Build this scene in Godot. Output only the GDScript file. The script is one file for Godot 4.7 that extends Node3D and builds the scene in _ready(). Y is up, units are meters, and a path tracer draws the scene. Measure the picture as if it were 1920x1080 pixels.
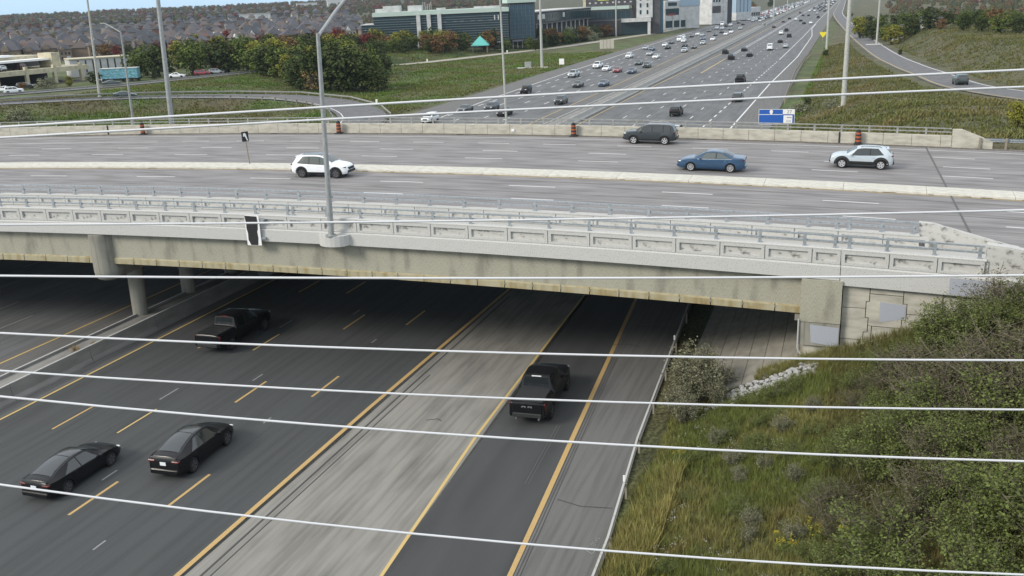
extends Node3D

# ---------------------------------------------------------------- mesh builder
class MB:
	var v := PackedVector3Array()
	var c := PackedColorArray()
	var col := Color(1, 1, 1)
	var tinted := false
	func tri(a: Vector3, b: Vector3, d: Vector3) -> void:
		v.append(a); v.append(b); v.append(d)
		c.append(col); c.append(col); c.append(col)
	func quad(a: Vector3, b: Vector3, d: Vector3, e: Vector3) -> void:
		tri(a, b, d); tri(a, d, e)
	func quad_out(a: Vector3, b: Vector3, d: Vector3, e: Vector3, out: Vector3) -> void:
		var n := (d - a).cross(b - a) + (e - a).cross(d - a)
		if n.dot(out) >= 0.0:
			quad(a, b, d, e)
		else:
			quad(e, d, b, a)
	func tri_out(a: Vector3, b: Vector3, d: Vector3, out: Vector3) -> void:
		if (d - a).cross(b - a).dot(out) >= 0.0:
			tri(a, b, d)
		else:
			tri(d, b, a)
	func box(at: Vector3, size: Vector3, ba := Basis()) -> void:
		var h := size * 0.5
		for ax in 3:
			var i := (ax + 1) % 3
			var j := (ax + 2) % 3
			for s in [-1.0, 1.0]:
				var p := []
				for k in [[-1, -1], [1, -1], [1, 1], [-1, 1]]:
					var q := Vector3()
					q[ax] = h[ax] * s
					q[i] = h[i] * k[0]
					q[j] = h[j] * k[1]
					p.append(at + ba * q)
				var o := Vector3()
				o[ax] = s
				quad_out(p[0], p[1], p[2], p[3], ba * o)
	# box with bevelled long edges: chamfered in its own x-y-z
	func cbox(at: Vector3, size: Vector3, b: float, ba := Basis()) -> void:
		var h := size * 0.5
		var ring := func(y: float, k: float) -> PackedVector3Array:
			var r := PackedVector3Array()
			var x := h.x - k
			var z := h.z - k
			for q in [[-x, -z + b], [-x + b, -z], [x - b, -z], [x, -z + b], [x, z - b], [x - b, z], [-x + b, z], [-x, z - b]]:
				r.append(at + ba * Vector3(q[0], y, q[1]))
			return r
		loft([ring.call(-h.y, b), ring.call(-h.y + b, 0.0), ring.call(h.y - b, 0.0), ring.call(h.y, b)], true)
	func bar(a: Vector3, b: Vector3, w: float, h: float) -> void:
		var x := b - a
		var l := x.length()
		if l < 1e-5:
			return
		x /= l
		var up := Vector3.UP if absf(x.y) < 0.95 else Vector3.RIGHT
		var z := x.cross(up).normalized()
		box((a + b) * 0.5, Vector3(l, h, w), Basis(x, z.cross(x), z))
	func tube(a: Vector3, b: Vector3, r0: float, r1: float, n := 8, caps := true) -> void:
		var x := (b - a).normalized()
		var up := Vector3.UP if absf(x.y) < 0.95 else Vector3.RIGHT
		var z := x.cross(up).normalized()
		var y := z.cross(x)
		for i in n:
			var t0 := TAU * i / n
			var t1 := TAU * (i + 1) / n
			var d0 := y * cos(t0) + z * sin(t0)
			var d1 := y * cos(t1) + z * sin(t1)
			quad_out(a + d0 * r0, a + d1 * r0, b + d1 * r1, b + d0 * r1, d0 + d1)
			if caps:
				tri_out(a, a + d0 * r0, a + d1 * r0, -x)
				tri_out(b, b + d0 * r1, b + d1 * r1, x)
	func tube_path(p: PackedVector3Array, r: float, n := 6) -> void:
		var rings := []
		for i in p.size():
			var x := (p[mini(i + 1, p.size() - 1)] - p[maxi(i - 1, 0)]).normalized()
			var up := Vector3.UP if absf(x.y) < 0.95 else Vector3.RIGHT
			var z := x.cross(up).normalized()
			var y := z.cross(x)
			var ring := PackedVector3Array()
			for k in n:
				ring.append(p[i] + (y * cos(TAU * k / n) + z * sin(TAU * k / n)) * r)
			rings.append(ring)
		loft(rings, true)
	# rings of equal size, closed around; flips itself so that it faces outwards
	func loft(rings: Array, caps: bool) -> void:
		var from := v.size()
		var n: int = rings[0].size()
		for i in rings.size() - 1:
			var a: PackedVector3Array = rings[i]
			var b: PackedVector3Array = rings[i + 1]
			for k in n:
				var l := (k + 1) % n
				quad(a[k], a[l], b[l], b[k])
		if caps:
			for e in [0, rings.size() - 1]:
				var a: PackedVector3Array = rings[e]
				var m := Vector3()
				for q in a:
					m += q
				m /= n
				for k in n:
					var l := (k + 1) % n
					if e == 0:
						tri(m, a[l], a[k])
					else:
						tri(m, a[k], a[l])
		var vol := 0.0
		for i in range(from, v.size(), 3):
			vol += v[i].dot(v[i + 2].cross(v[i + 1]))
		if vol < 0.0:
			for i in range(from, v.size(), 3):
				var q := v[i + 1]
				v[i + 1] = v[i + 2]
				v[i + 2] = q
	func prism(poly: PackedVector2Array, f: Transform3D, depth: float) -> void:
		# polygon in f's x-y, extruded along f's -z..0
		var idx := Geometry2D.triangulate_polygon(poly)
		var zf: Vector3 = f.basis.z
		for i in range(0, idx.size(), 3):
			var a := Vector3(poly[idx[i]].x, poly[idx[i]].y, 0)
			var b := Vector3(poly[idx[i + 1]].x, poly[idx[i + 1]].y, 0)
			var d := Vector3(poly[idx[i + 2]].x, poly[idx[i + 2]].y, 0)
			tri_out(f * a, f * b, f * d, zf)
			var k := Vector3(0, 0, -depth)
			tri_out(f * (a + k), f * (b + k), f * (d + k), -zf)
		var cc := Geometry2D.is_polygon_clockwise(poly)
		for i in poly.size():
			var p := poly[i]
			var q := poly[(i + 1) % poly.size()]
			var o := Vector2(q.y - p.y, p.x - q.x) * (-1.0 if cc else 1.0)
			quad_out(f * Vector3(p.x, p.y, 0), f * Vector3(q.x, q.y, 0), f * Vector3(q.x, q.y, -depth), f * Vector3(p.x, p.y, -depth), f.basis * Vector3(o.x, o.y, 0))
	func lathe(prof: PackedVector2Array, n: int, xf: Transform3D) -> void:
		var rings := []
		for p in prof:
			var r := PackedVector3Array()
			for k in n:
				r.append(xf * Vector3(p.x * cos(TAU * k / n), p.y, p.x * sin(TAU * k / n)))
			rings.append(r)
		loft(rings, true)
	func add(o: MB, xf: Transform3D) -> void:
		for i in o.v.size():
			v.append(xf * o.v[i])
			c.append(o.c[i])
	func arrays(angle := 0.0) -> Array:
		var nn := PackedVector3Array()
		nn.resize(v.size())
		var fn := PackedVector3Array()
		for i in range(0, v.size(), 3):
			fn.append((v[i + 2] - v[i]).cross(v[i + 1] - v[i]))
		if angle <= 0.0:
			for i in v.size():
				nn[i] = fn[i / 3].normalized()
		else:
			var at := {}
			for i in v.size():
				var k := Vector3i((v[i] * 1000.0).round())
				if not at.has(k):
					at[k] = PackedInt32Array()
				at[k].append(i / 3)
			var lim := cos(deg_to_rad(angle))
			for i in v.size():
				var me := fn[i / 3].normalized()
				var s := Vector3()
				for t in at[Vector3i((v[i] * 1000.0).round())]:
					if fn[t].normalized().dot(me) > lim:
						s += fn[t]
				nn[i] = s.normalized() if s.length() > 1e-12 else me
		var a := []
		a.resize(Mesh.ARRAY_MAX)
		a[Mesh.ARRAY_VERTEX] = v
		a[Mesh.ARRAY_NORMAL] = nn
		if tinted:
			a[Mesh.ARRAY_COLOR] = c
		return a
	func mesh(angle := 0.0, into: ArrayMesh = null, m: Material = null) -> ArrayMesh:
		var am := into if into else ArrayMesh.new()
		if v.size() == 0:
			return am
		am.add_surface_from_arrays(Mesh.PRIMITIVE_TRIANGLES, arrays(angle))
		if m:
			am.surface_set_material(am.get_surface_count() - 1, m)
		return am

# ---------------------------------------------------------------- naming
var used := {}
func numbered(parent: Node, called: String) -> String:
	var k := str(parent.get_instance_id()) + called
	var n: int = used.get(k, 0)
	used[k] = n + 1
	return called if n == 0 else "%s_%03d" % [called, n]

func put(called: String, m: Mesh, mt: Material, parent: Node = self, at := Transform3D()) -> MeshInstance3D:
	var o := MeshInstance3D.new()
	o.name = numbered(parent, called)
	o.mesh = m
	if mt:
		if m.get_surface_count() == 1 or true:
			o.material_override = mt
	o.transform = at
	parent.add_child(o, true)
	return o

func tag(o: Node, label: String, category: String, group := "") -> void:
	o.set_meta("label", label)
	o.set_meta("category", category)
	if group:
		o.set_meta("group", group)

func thing(called: String, label: String, category: String, at := Transform3D(), group := "") -> Node3D:
	var o := Node3D.new()
	o.name = numbered(self, called)
	o.transform = at
	add_child(o, true)
	tag(o, label, category, group)
	return o

func struct(called: String, m: Mesh, mt: Material) -> MeshInstance3D:
	var o := put(called, m, mt)
	o.set_meta("kind", "structure")
	return o

func copy_of(o: Node3D, at: Transform3D, label: String, group := "", parent: Node = self) -> Node3D:
	var r: Node3D = o.duplicate()
	var base := String(o.name)
	if base.length() > 4 and base[base.length() - 4] == "_" and base.substr(base.length() - 3).is_valid_int():
		base = base.substr(0, base.length() - 4)
	r.name = numbered(parent, base)
	r.transform = at
	parent.add_child(r, true)
	r.set_meta("label", label)
	if group:
		r.set_meta("group", group)
	return r

# ---------------------------------------------------------------- materials
var M := {}
func noise_tex(seed_: int, freq: float, ramp: Array, oct := 4, kind := FastNoiseLite.TYPE_SIMPLEX_SMOOTH, size := 512) -> NoiseTexture2D:
	var n := FastNoiseLite.new()
	n.seed = seed_
	n.noise_type = kind
	n.frequency = freq
	n.fractal_octaves = oct
	var g := Gradient.new()
	g.offsets = PackedFloat32Array()
	g.colors = PackedColorArray()
	var offs := PackedFloat32Array()
	var cols := PackedColorArray()
	for r in ramp:
		offs.append(r[0])
		cols.append(Color(r[1], r[1], r[1]) if r[1] is float else r[1])
	g.offsets = offs
	g.colors = cols
	var t := NoiseTexture2D.new()
	t.width = size
	t.height = size
	t.seamless = true
	t.noise = n
	t.color_ramp = g
	return t

func lin(r: float, g: float, b: float) -> Color:
	return Color(r, g, b).linear_to_srgb()

func mat(key: String, c: Color, rough := 0.8, tex: Texture2D = null, sc := Vector3.ONE, tex2: Texture2D = null, sc2 := Vector3.ONE) -> StandardMaterial3D:
	var m := StandardMaterial3D.new()
	m.resource_name = key
	m.albedo_color = c
	m.roughness = rough
	if tex:
		m.albedo_texture = tex
		m.uv1_triplanar = true
		m.uv1_world_triplanar = true
		m.uv1_scale = sc
	if tex2:
		m.detail_enabled = true
		m.detail_albedo = tex2
		m.detail_blend_mode = BaseMaterial3D.BLEND_MODE_MUL
		m.detail_uv_layer = BaseMaterial3D.DETAIL_UV_2
		m.uv2_triplanar = true
		m.uv2_world_triplanar = true
		m.uv2_scale = sc2
	M[key] = m
	return m

func paint(key: String, c: Color, rough := 0.35, metal := 0.0) -> StandardMaterial3D:
	var m := mat(key, c, rough)
	m.metallic = metal
	m.clearcoat_enabled = true
	m.clearcoat = 0.7
	m.clearcoat_roughness = 0.12
	return m

var T := {}
func make_materials() -> void:
	T.fine = noise_tex(1, 0.09, [[0.0, 0.72], [0.5, 0.9], [1.0, 1.0]])
	T.blotch = noise_tex(2, 0.012, [[0.0, 0.62], [0.45, 0.86], [1.0, 1.0]], 5)
	T.soft = noise_tex(3, 0.01, [[0.0, 0.78], [0.5, 0.92], [1.0, 1.0]], 3)
	T.patch = noise_tex(4, 0.01, [[0.0, 0.5], [0.2, 0.74], [0.32, 0.92], [0.45, 0.97], [1.0, 1.0]], 6)
	T.streak = noise_tex(5, 0.02, [[0.0, 0.83], [0.4, 0.93], [0.6, 0.97], [1.0, 1.0]], 4)
	T.stain = noise_tex(15, 0.016, [[0.0, 0.74], [0.25, 0.88], [0.45, 0.97], [1.0, 1.0]], 5)
	T.spots = noise_tex(6, 0.05, [[0.0, 0.5], [0.18, 0.7], [0.24, 0.97], [1.0, 1.0]], 3)
	T.bark = noise_tex(7, 0.05, [[0.0, 0.5], [1.0, 1.0]], 4)
	T.grass = noise_tex(8, 0.03, [[0.0, 0.42], [0.4, 0.72], [0.7, 0.95], [1.0, 1.0]], 5)
	T.rust = noise_tex(9, 0.015, [[0.0, Color(0.76, 0.66, 0.5)], [0.3, Color(0.88, 0.84, 0.74)], [0.55, Color(0.96, 0.95, 0.92)], [1.0, Color(1, 1, 1)]], 5)
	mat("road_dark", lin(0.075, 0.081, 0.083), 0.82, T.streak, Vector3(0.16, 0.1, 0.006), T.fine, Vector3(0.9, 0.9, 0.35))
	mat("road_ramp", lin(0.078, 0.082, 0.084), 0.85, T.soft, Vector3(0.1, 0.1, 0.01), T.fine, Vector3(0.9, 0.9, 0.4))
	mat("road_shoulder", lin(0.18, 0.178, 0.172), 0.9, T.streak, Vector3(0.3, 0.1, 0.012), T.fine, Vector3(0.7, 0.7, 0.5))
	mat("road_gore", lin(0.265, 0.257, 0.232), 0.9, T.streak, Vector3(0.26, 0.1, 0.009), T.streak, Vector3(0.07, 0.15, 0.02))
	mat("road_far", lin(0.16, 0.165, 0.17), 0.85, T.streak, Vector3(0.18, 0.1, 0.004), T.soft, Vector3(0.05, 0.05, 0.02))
	mat("road_deck", lin(0.29, 0.278, 0.278), 0.9, T.streak, Vector3(0.012, 0.1, 0.22), T.soft, Vector3(0.035, 0.1, 0.16))
	mat("asphalt_local", lin(0.15, 0.15, 0.155), 0.9, T.soft, Vector3(0.08, 0.08, 0.08))
	mat("seam", lin(0.03, 0.03, 0.03), 0.9)
	mat("tar", lin(0.055, 0.055, 0.055), 0.8)
	mat("white_line", lin(0.85, 0.85, 0.85), 0.7, T.fine, Vector3(2, 2, 2), T.spots, Vector3(0.8, 0.8, 0.8))
	mat("faded_line", lin(0.3, 0.3, 0.3), 0.8, T.spots, Vector3(1, 1, 1), T.streak, Vector3(1.2, 1, 0.3))
	mat("amber_line", lin(0.62, 0.42, 0.17), 0.7, T.fine, Vector3(2, 2, 2), T.spots, Vector3(0.8, 0.8, 0.5))
	mat("yellow_line", lin(0.68, 0.5, 0.2), 0.7, T.fine, Vector3(2, 2, 2))
	mat("concrete", lin(0.68, 0.68, 0.655), 0.9, T.fine, Vector3(1.2, 1.2, 1.2), T.spots, Vector3(0.5, 0.5, 0.5))
	mat("concrete_panel", lin(0.68, 0.675, 0.64), 0.9, T.patch, Vector3(0.42, 0.5, 0.42), T.fine, Vector3(1.1, 1.1, 1.1))
	mat("concrete_girder", lin(0.47, 0.455, 0.365), 0.9, T.stain, Vector3(0.1, 0.03, 0.1), T.fine, Vector3(0.8, 0.12, 0.8))
	mat("concrete_flange", lin(0.52, 0.48, 0.34), 0.9, T.rust, Vector3(0.2, 0.06, 0.2), T.fine, Vector3(0.8, 0.8, 0.8))
	mat("concrete_pier", lin(0.34, 0.33, 0.28), 0.9, T.stain, Vector3(0.6, 0.02, 0.6), T.soft, Vector3(0.15, 0.1, 0.15))
	mat("concrete_warm", lin(0.70, 0.67, 0.57), 0.9, T.soft, Vector3(0.12, 0.4, 0.12), T.fine, Vector3(0.9, 0.9, 0.9))
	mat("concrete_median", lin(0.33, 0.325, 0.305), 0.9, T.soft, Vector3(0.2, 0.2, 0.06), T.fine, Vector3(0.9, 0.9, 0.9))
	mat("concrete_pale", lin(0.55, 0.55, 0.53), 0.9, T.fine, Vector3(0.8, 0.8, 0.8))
	mat("slab", lin(0.42, 0.40, 0.34), 0.9, T.soft, Vector3(0.3, 0.3, 0.15), T.fine, Vector3(0.9, 0.9, 0.9))
	mat("kerb", lin(0.68, 0.665, 0.59), 0.9, T.soft, Vector3(0.2, 1, 1), T.spots, Vector3(0.5, 0.5, 0.5))
	mat("cover_paint", lin(0.46, 0.49, 0.55), 0.85, T.fine, Vector3(0.5, 0.5, 0.5))
	mat("galvanized", lin(0.42, 0.46, 0.49), 0.5, T.soft, Vector3(0.8, 0.8, 0.8))
	M.galvanized.metallic = 0.4
	mat("steel_pole", lin(0.42, 0.44, 0.44), 0.5, T.soft, Vector3(0.6, 0.3, 0.6))
	M.steel_pole.metallic = 0.3
	mat("pole_pale", lin(0.5, 0.51, 0.47), 0.6, T.soft, Vector3(0.6, 0.3, 0.6))
	mat("rail_weathered", lin(0.33, 0.335, 0.32), 0.6, T.soft, Vector3(0.3, 0.5, 0.3))
	mat("wire", lin(0.62, 0.63, 0.65), 0.5)
	mat("dirt", lin(0.19, 0.17, 0.145), 0.95, T.blotch, Vector3(0.3, 0.3, 0.3))
	mat("black", lin(0.012, 0.012, 0.014), 0.6)
	mat("sign_black", lin(0.015, 0.015, 0.017), 0.7)
	mat("white", lin(0.8, 0.8, 0.8), 0.5)
	mat("sign_blue", lin(0.015, 0.1, 0.42), 0.5)
	mat("sign_yellow", lin(0.75, 0.62, 0.02), 0.5)
	mat("orange", lin(0.36, 0.085, 0.03), 0.6)
	mat("wood", lin(0.28, 0.25, 0.2), 0.8, T.streak, Vector3(3, 0.3, 3))
	mat("plywood", lin(0.55, 0.53, 0.45), 0.8, T.soft, Vector3(0.4, 0.4, 0.4))
	mat("rock", lin(0.5, 0.5, 0.5), 0.9, T.blotch, Vector3(1.5, 1.5, 1.5))
	mat("bark", lin(0.1, 0.085, 0.065), 0.95, T.bark, Vector3(2, 0.5, 2))
	mat("twig", lin(0.15, 0.125, 0.1), 0.95)
	mat("ground", lin(1, 1, 1), 1.0, T.grass, Vector3(0.22, 0.22, 0.22), T.blotch, Vector3(0.02, 0.02, 0.02))
	M.ground.vertex_color_use_as_albedo = true
	for k in ["leaf", "blade", "tint"]:
		mat(k, Color(1, 1, 1), 0.75)
		M[k].vertex_color_use_as_albedo = true
	M.leaf.metallic_specular = 0.2
	M.blade.metallic_specular = 0.2
	M.leaf.backlight_enabled = true
	M.leaf.backlight = Color(0.35, 0.4, 0.25)
	# vehicles
	paint("paint_white", lin(0.80, 0.83, 0.85))
	paint("paint_silver", lin(0.42, 0.46, 0.48), 0.35, 0.3)
	paint("paint_iceblue", lin(0.5, 0.56, 0.6), 0.35, 0.2)
	paint("paint_grey", lin(0.03, 0.037, 0.04), 0.35, 0.2)
	paint("paint_black", lin(0.006, 0.0065, 0.008), 0.4)
	M.paint_black.metallic_specular = 0.3
	M.paint_black.clearcoat = 0.35
	mat("glass_sky", lin(0.03, 0.036, 0.04), 0.1)
	M.glass_sky.metallic_specular = 1.0
	paint("paint_blue", lin(0.028, 0.075, 0.15), 0.3, 0.25)
	paint("paint_teal", lin(0.045, 0.065, 0.065), 0.35, 0.2)
	paint("paint_red", lin(0.25, 0.03, 0.04), 0.35)
	paint("paint_maroon", lin(0.05, 0.018, 0.02), 0.35)
	paint("paint_deepblue", lin(0.04, 0.075, 0.13), 0.35)
	mat("glass", lin(0.02, 0.026, 0.028), 0.06)
	M.glass.metallic_specular = 0.75
	mat("glass_clear", lin(0.07, 0.09, 0.09), 0.08)
	M.glass_clear.metallic_specular = 0.7
	mat("glass_dark", lin(0.008, 0.01, 0.01), 0.15)
	M.glass_dark.metallic_specular = 0.3
	mat("tyre", lin(0.012, 0.012, 0.012), 0.85)
	mat("trim", lin(0.018, 0.019, 0.02), 0.7)
	mat("alloy", lin(0.62, 0.62, 0.63), 0.35)
	M.alloy.metallic = 0.6
	mat("alloy_dark", lin(0.12, 0.12, 0.13), 0.35)
	M.alloy_dark.metallic = 0.6
	mat("chrome", lin(0.75, 0.76, 0.78), 0.15)
	M.chrome.metallic = 0.9
	mat("lamp_clear", lin(0.75, 0.77, 0.78), 0.15)
	mat("lamp_red", lin(0.10, 0.008, 0.008), 0.2)
	mat("plate", lin(0.75, 0.77, 0.8), 0.5)

# ---------------------------------------------------------------- the place
const UPV := Vector3.UP
# overpass: s along it to the east, n across it to the north
const Z0 := -60.4345
const HEAD := 0.017615
const KAP := 0.002485
func deck_h(s: float) -> float:
	return 7.45018 - 0.028396 * s - 0.00019 * s * s
func bp(s: float, n: float, dy := 0.0) -> Vector3:
	var th := HEAD + KAP * s
	var x := (sin(th) - sin(HEAD)) / KAP
	var z := -(cos(th) - cos(HEAD)) / KAP
	return Vector3(x + n * sin(th), deck_h(s) + dy, Z0 + z - n * cos(th))
func bframe(s: float, n: float, dy := 0.0) -> Transform3D:
	# x along +s, y up, z towards the south (outward on the near side)
	var th := HEAD + KAP * s
	var x := Vector3(cos(th), 0, sin(th))
	return Transform3D(Basis(x, UPV, x.cross(UPV)), bp(s, n, dy))

func ss(a: float, b: float, x: float) -> float:
	var t := clampf((x - a) / (b - a), 0.0, 1.0)
	return t * t * (3.0 - 2.0 * t)

var RAMP := PackedVector3Array([Vector3(-12.5, 0.1, -1300), Vector3(-11.0, 0.2, -900), Vector3(-9.4, 0.3, -701), Vector3(0.6, 0.5, -450), Vector3(8.0, 1.3, -296), Vector3(12.1, 2.2, -234), Vector3(14.8, 3.0, -201), Vector3(16.9, 4.0, -169), Vector3(19.2, 5.0, -149), Vector3(24, 6.0, -128), Vector3(34, 6.8, -108)])
var LOOP := PackedVector3Array([Vector3(-176, 5.2, -118), Vector3(-171, 4.6, -138), Vector3(-165.0, 4.0, -151.5), Vector3(-158.5, 3.6, -160.5), Vector3(-150.5, 3.2, -168), Vector3(-141.5, 2.6, -175.5), Vector3(-130.7, 2.0, -181), Vector3(-117.8, 1.5, -182.5), Vector3(-103.8, 1.0, -177), Vector3(-92.1, 0.6, -166.6), Vector3(-84.5, 0.3, -155.5), Vector3(-80.0, 0.15, -142), Vector3(-78.5, 0.1, -120)])
var SERV := PackedVector3Array([Vector3(-232, 3.2, -140), Vector3(-215, 3.0, -160), Vector3(-197.5, 3.0, -179.6), Vector3(-189, 3.0, -190), Vector3(-180.5, 3.0, -201), Vector3(-176.5, 3.0, -212), Vector3(-173.0, 3.0, -222), Vector3(-168, 3.0, -236), Vector3(-163, 3.0, -252)])
var PATH := PackedVector3Array([Vector3(-146, 0.7, -286), Vector3(-137.7, 0.6, -302.7), Vector3(-122.6, 0.5, -348.7), Vector3(-113.4, 0.5, -374.8), Vector3(-105.0, 0.5, -421.6), Vector3(-92.6, 0.4, -527.8), Vector3(-84.0, 0.3, -834.8)])
var hn := FastNoiseLite.new()

func near_on(line: PackedVector3Array, x: float, z: float) -> Array:
	var best := 1e9
	var h := 0.0
	var p := Vector2(x, z)
	for i in line.size() - 1:
		var a := Vector2(line[i].x, line[i].z)
		var b := Vector2(line[i + 1].x, line[i + 1].z)
		var ab := b - a
		var t := clampf((p - a).dot(ab) / ab.length_squared(), 0.0, 1.0)
		var d := p.distance_to(a + ab * t)
		if d < best:
			best = d
			h = lerpf(line[i].y, line[i + 1].y, t)
	return [best, h]

func ramp_at(z: float) -> Vector2:
	for i in RAMP.size() - 1:
		if z <= RAMP[i + 1].z:
			var t := clampf((z - RAMP[i].z) / (RAMP[i + 1].z - RAMP[i].z), 0.0, 1.0)
			return Vector2(lerpf(RAMP[i].x, RAMP[i + 1].x, t), lerpf(RAMP[i].y, RAMP[i + 1].y, t))
	return Vector2(34, 6.8)

func ground(x: float, z: float) -> float:
	var h := 0.0
	var d := -z
	if x < -82.0:
		h = 3.0 * ss(110.0, 165.0, -x) + 0.35 * hn.get_noise_2d(x * 2.0, z * 2.0) * ss(-82.0, -92.0, x)
		for ln in [LOOP, SERV, PATH]:
			if x > ln[0].x - 60.0 and z < 0.0 and z > -860.0:
				var nr := near_on(ln, x, z)
				if nr[0] < 16.0:
					h = lerpf(nr[1] - 0.08, h, ss(5.5, 15.0, nr[0]))
		h += 27.0 * ss(620.0, 2400.0, -0.345 * x + 0.94 * d) * ss(90.0, 330.0, -x)
	elif x > -7.6:
		if z > -46.0:
			h = minf(0.43 * (x + 7.4), 7.3) * (1.0 - 0.25 * ss(-25.0, 5.0, z))
			h += 0.22 * hn.get_noise_2d(x * 9.0, z * 9.0) * ss(-7.0, -5.0, x)
		elif z < -86.0:
			var r := ramp_at(z)
			h = (r.y - 0.04) * ss(-9.0, minf(r.x - 7.0, 8.0), x) if x < r.x else r.y - 0.04
			h += (4.6 + 1.2 * hn.get_noise_2d(x * 1.5, z * 1.5)) * ss(r.x + 6.5, r.x + 18.0, x) * ss(520.0, 300.0, d)
			h += 22.0 * ss(900.0, 2600.0, d) * ss(20.0, 200.0, x)
			h += 0.3 * hn.get_noise_2d(x * 3.0, z * 3.0) * ss(-8.0, -4.0, x) * ss(7.0, 12.0, absf(x - r.x))
		else:
			h = -0.3
	# approach embankments
	var s := x
	var dk := deck_h(clampf(s, -100.0, 25.0)) - 0.35
	var th := HEAD + KAP * s
	var n := (Z0 - z - (cos(th) - cos(HEAD)) / KAP)
	if x > -3.0 and z > -260.0 and z < -40.0:
		var out := maxf(0.0, n - 25.0) + maxf(0.0, 1.0 - s) * 1.2
		if n > -13.9 and (n > 24.2 or x > 0.4):
			h = maxf(h, dk - 0.45 * out)
	elif x < -88.0 and z > -260.0:
		var out2 := maxf(0.0, maxf(n - 27.0, -16.0 - n)) + maxf(0.0, s + 93.0) * 1.0
		h = maxf(h, dk - 0.45 * out2)
	return h

func on_ground(x: float, z: float, dy := 0.0) -> Vector3:
	return Vector3(x, ground(x, z) + dy, z)

func _ready() -> void:
	var cam := Camera3D.new()
	cam.name = "camera"
	cam.transform = Transform3D(Basis(Vector3(0.943297, -0.042316, -0.329243), Vector3(-0.059231, 0.954468, -0.292373), Vector3(0.326624, 0.295296, 0.89784)).orthonormalized(), Vector3(0, 20.338, 0))
	cam.fov = 34.232
	cam.near = 0.2
	cam.far = 9000.0
	add_child(cam)
	var env := Environment.new()
	env.background_mode = Environment.BG_SKY
	var sky := Sky.new()
	var sm := ProceduralSkyMaterial.new()
	sm.sky_top_color = Color(0.75, 0.765, 0.785)
	sm.sky_horizon_color = Color(0.57, 0.665, 0.735)
	sm.sky_curve = 0.2
	sm.ground_horizon_color = Color(0.55, 0.57, 0.57)
	sm.ground_bottom_color = Color(0.2, 0.2, 0.19)
	sm.sun_angle_max = 40.0
	sm.sun_curve = 0.1
	sm.sky_cover = noise_tex(31, 0.008, [[0.0, Color(0, 0, 0, 0)], [0.4, Color(0.0, 0.0, 0.0, 0.0)], [0.62, Color(0.2, 0.185, 0.17, 1.0)], [1.0, Color(0.3, 0.28, 0.26, 1.0)]], 5)
	sky.sky_material = sm
	env.sky = sky
	env.background_energy_multiplier = 1.15
	env.tonemap_mode = Environment.TONE_MAPPER_LINEAR
	env.tonemap_exposure = 1.8
	env.sdfgi_enabled = true
	env.ssao_enabled = true
	env.ssil_enabled = true
	env.fog_enabled = true
	env.fog_density = 0.00007
	env.fog_light_color = Color(0.70, 0.76, 0.82)
	var we := WorldEnvironment.new()
	we.name = "environment"
	we.environment = env
	add_child(we)
	var sun := DirectionalLight3D.new()
	sun.name = "sun"
	sun.light_color = Color(1.0, 0.97, 0.925)
	sun.light_energy = 0.5
	sun.light_angular_distance = 18.0
	sun.shadow_enabled = true
	add_child(sun)
	sun.look_at_from_position(Vector3(-48, 44, 52), Vector3.ZERO)
	hn.seed = 11
	hn.frequency = 0.012
	hn.fractal_octaves = 3
	make_materials()
	build_ground()
	build_freeway()
	build_overpass()
	build_abutment()
	build_vehicles()
	build_poles_and_signs()
	build_wires()
	build_buildings()
	build_plants()

# ---------------------------------------------------------------- ground
func steps(marks: Array) -> PackedFloat32Array:
	# [from, to, step, to, step ...]
	var r := PackedFloat32Array([marks[0]])
	for i in range(1, marks.size(), 2):
		var a := r[r.size() - 1]
		var b: float = marks[i]
		var n := maxi(1, int(round(absf(b - a) / marks[i + 1])))
		for k in n:
			r.append(lerpf(a, b, float(k + 1) / n))
	return r

func ground_tint(x: float, z: float) -> Color:
	var a := hn.get_noise_2d(x * 5.0 + 300.0, z * 5.0) * 0.5 + 0.5
	var b := hn.get_noise_2d(x * 1.7 - 500.0, z * 1.7 + 90.0) * 0.5 + 0.5
	var green := Color(0.145, 0.22, 0.05)
	var olive := Color(0.19, 0.195, 0.075)
	var tan := Color(0.25, 0.20, 0.11)
	var c := green.lerp(olive, ss(0.3, 0.7, a)).lerp(tan, ss(0.55, 0.85, b) * 0.6)
	var d := -0.345 * x - 0.94 * z
	if x > -7.0 and z > -46.0:
		c = Color(0.12, 0.14, 0.05).lerp(Color(0.16, 0.145, 0.075), ss(0.35, 0.75, a))
	elif x > -7.0:
		c = Color(0.17, 0.175, 0.075).lerp(tan, ss(0.4, 0.8, a) * 0.7)
	elif d > 560.0:
		c = c.lerp(Color(0.14, 0.12, 0.085), 0.6)
	elif x < -86.0 and z > -190.0:
		c = c.lerp(Color(0.19, 0.15, 0.08), ss(0.45, 0.7, b) * 0.7)
	return c

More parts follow.
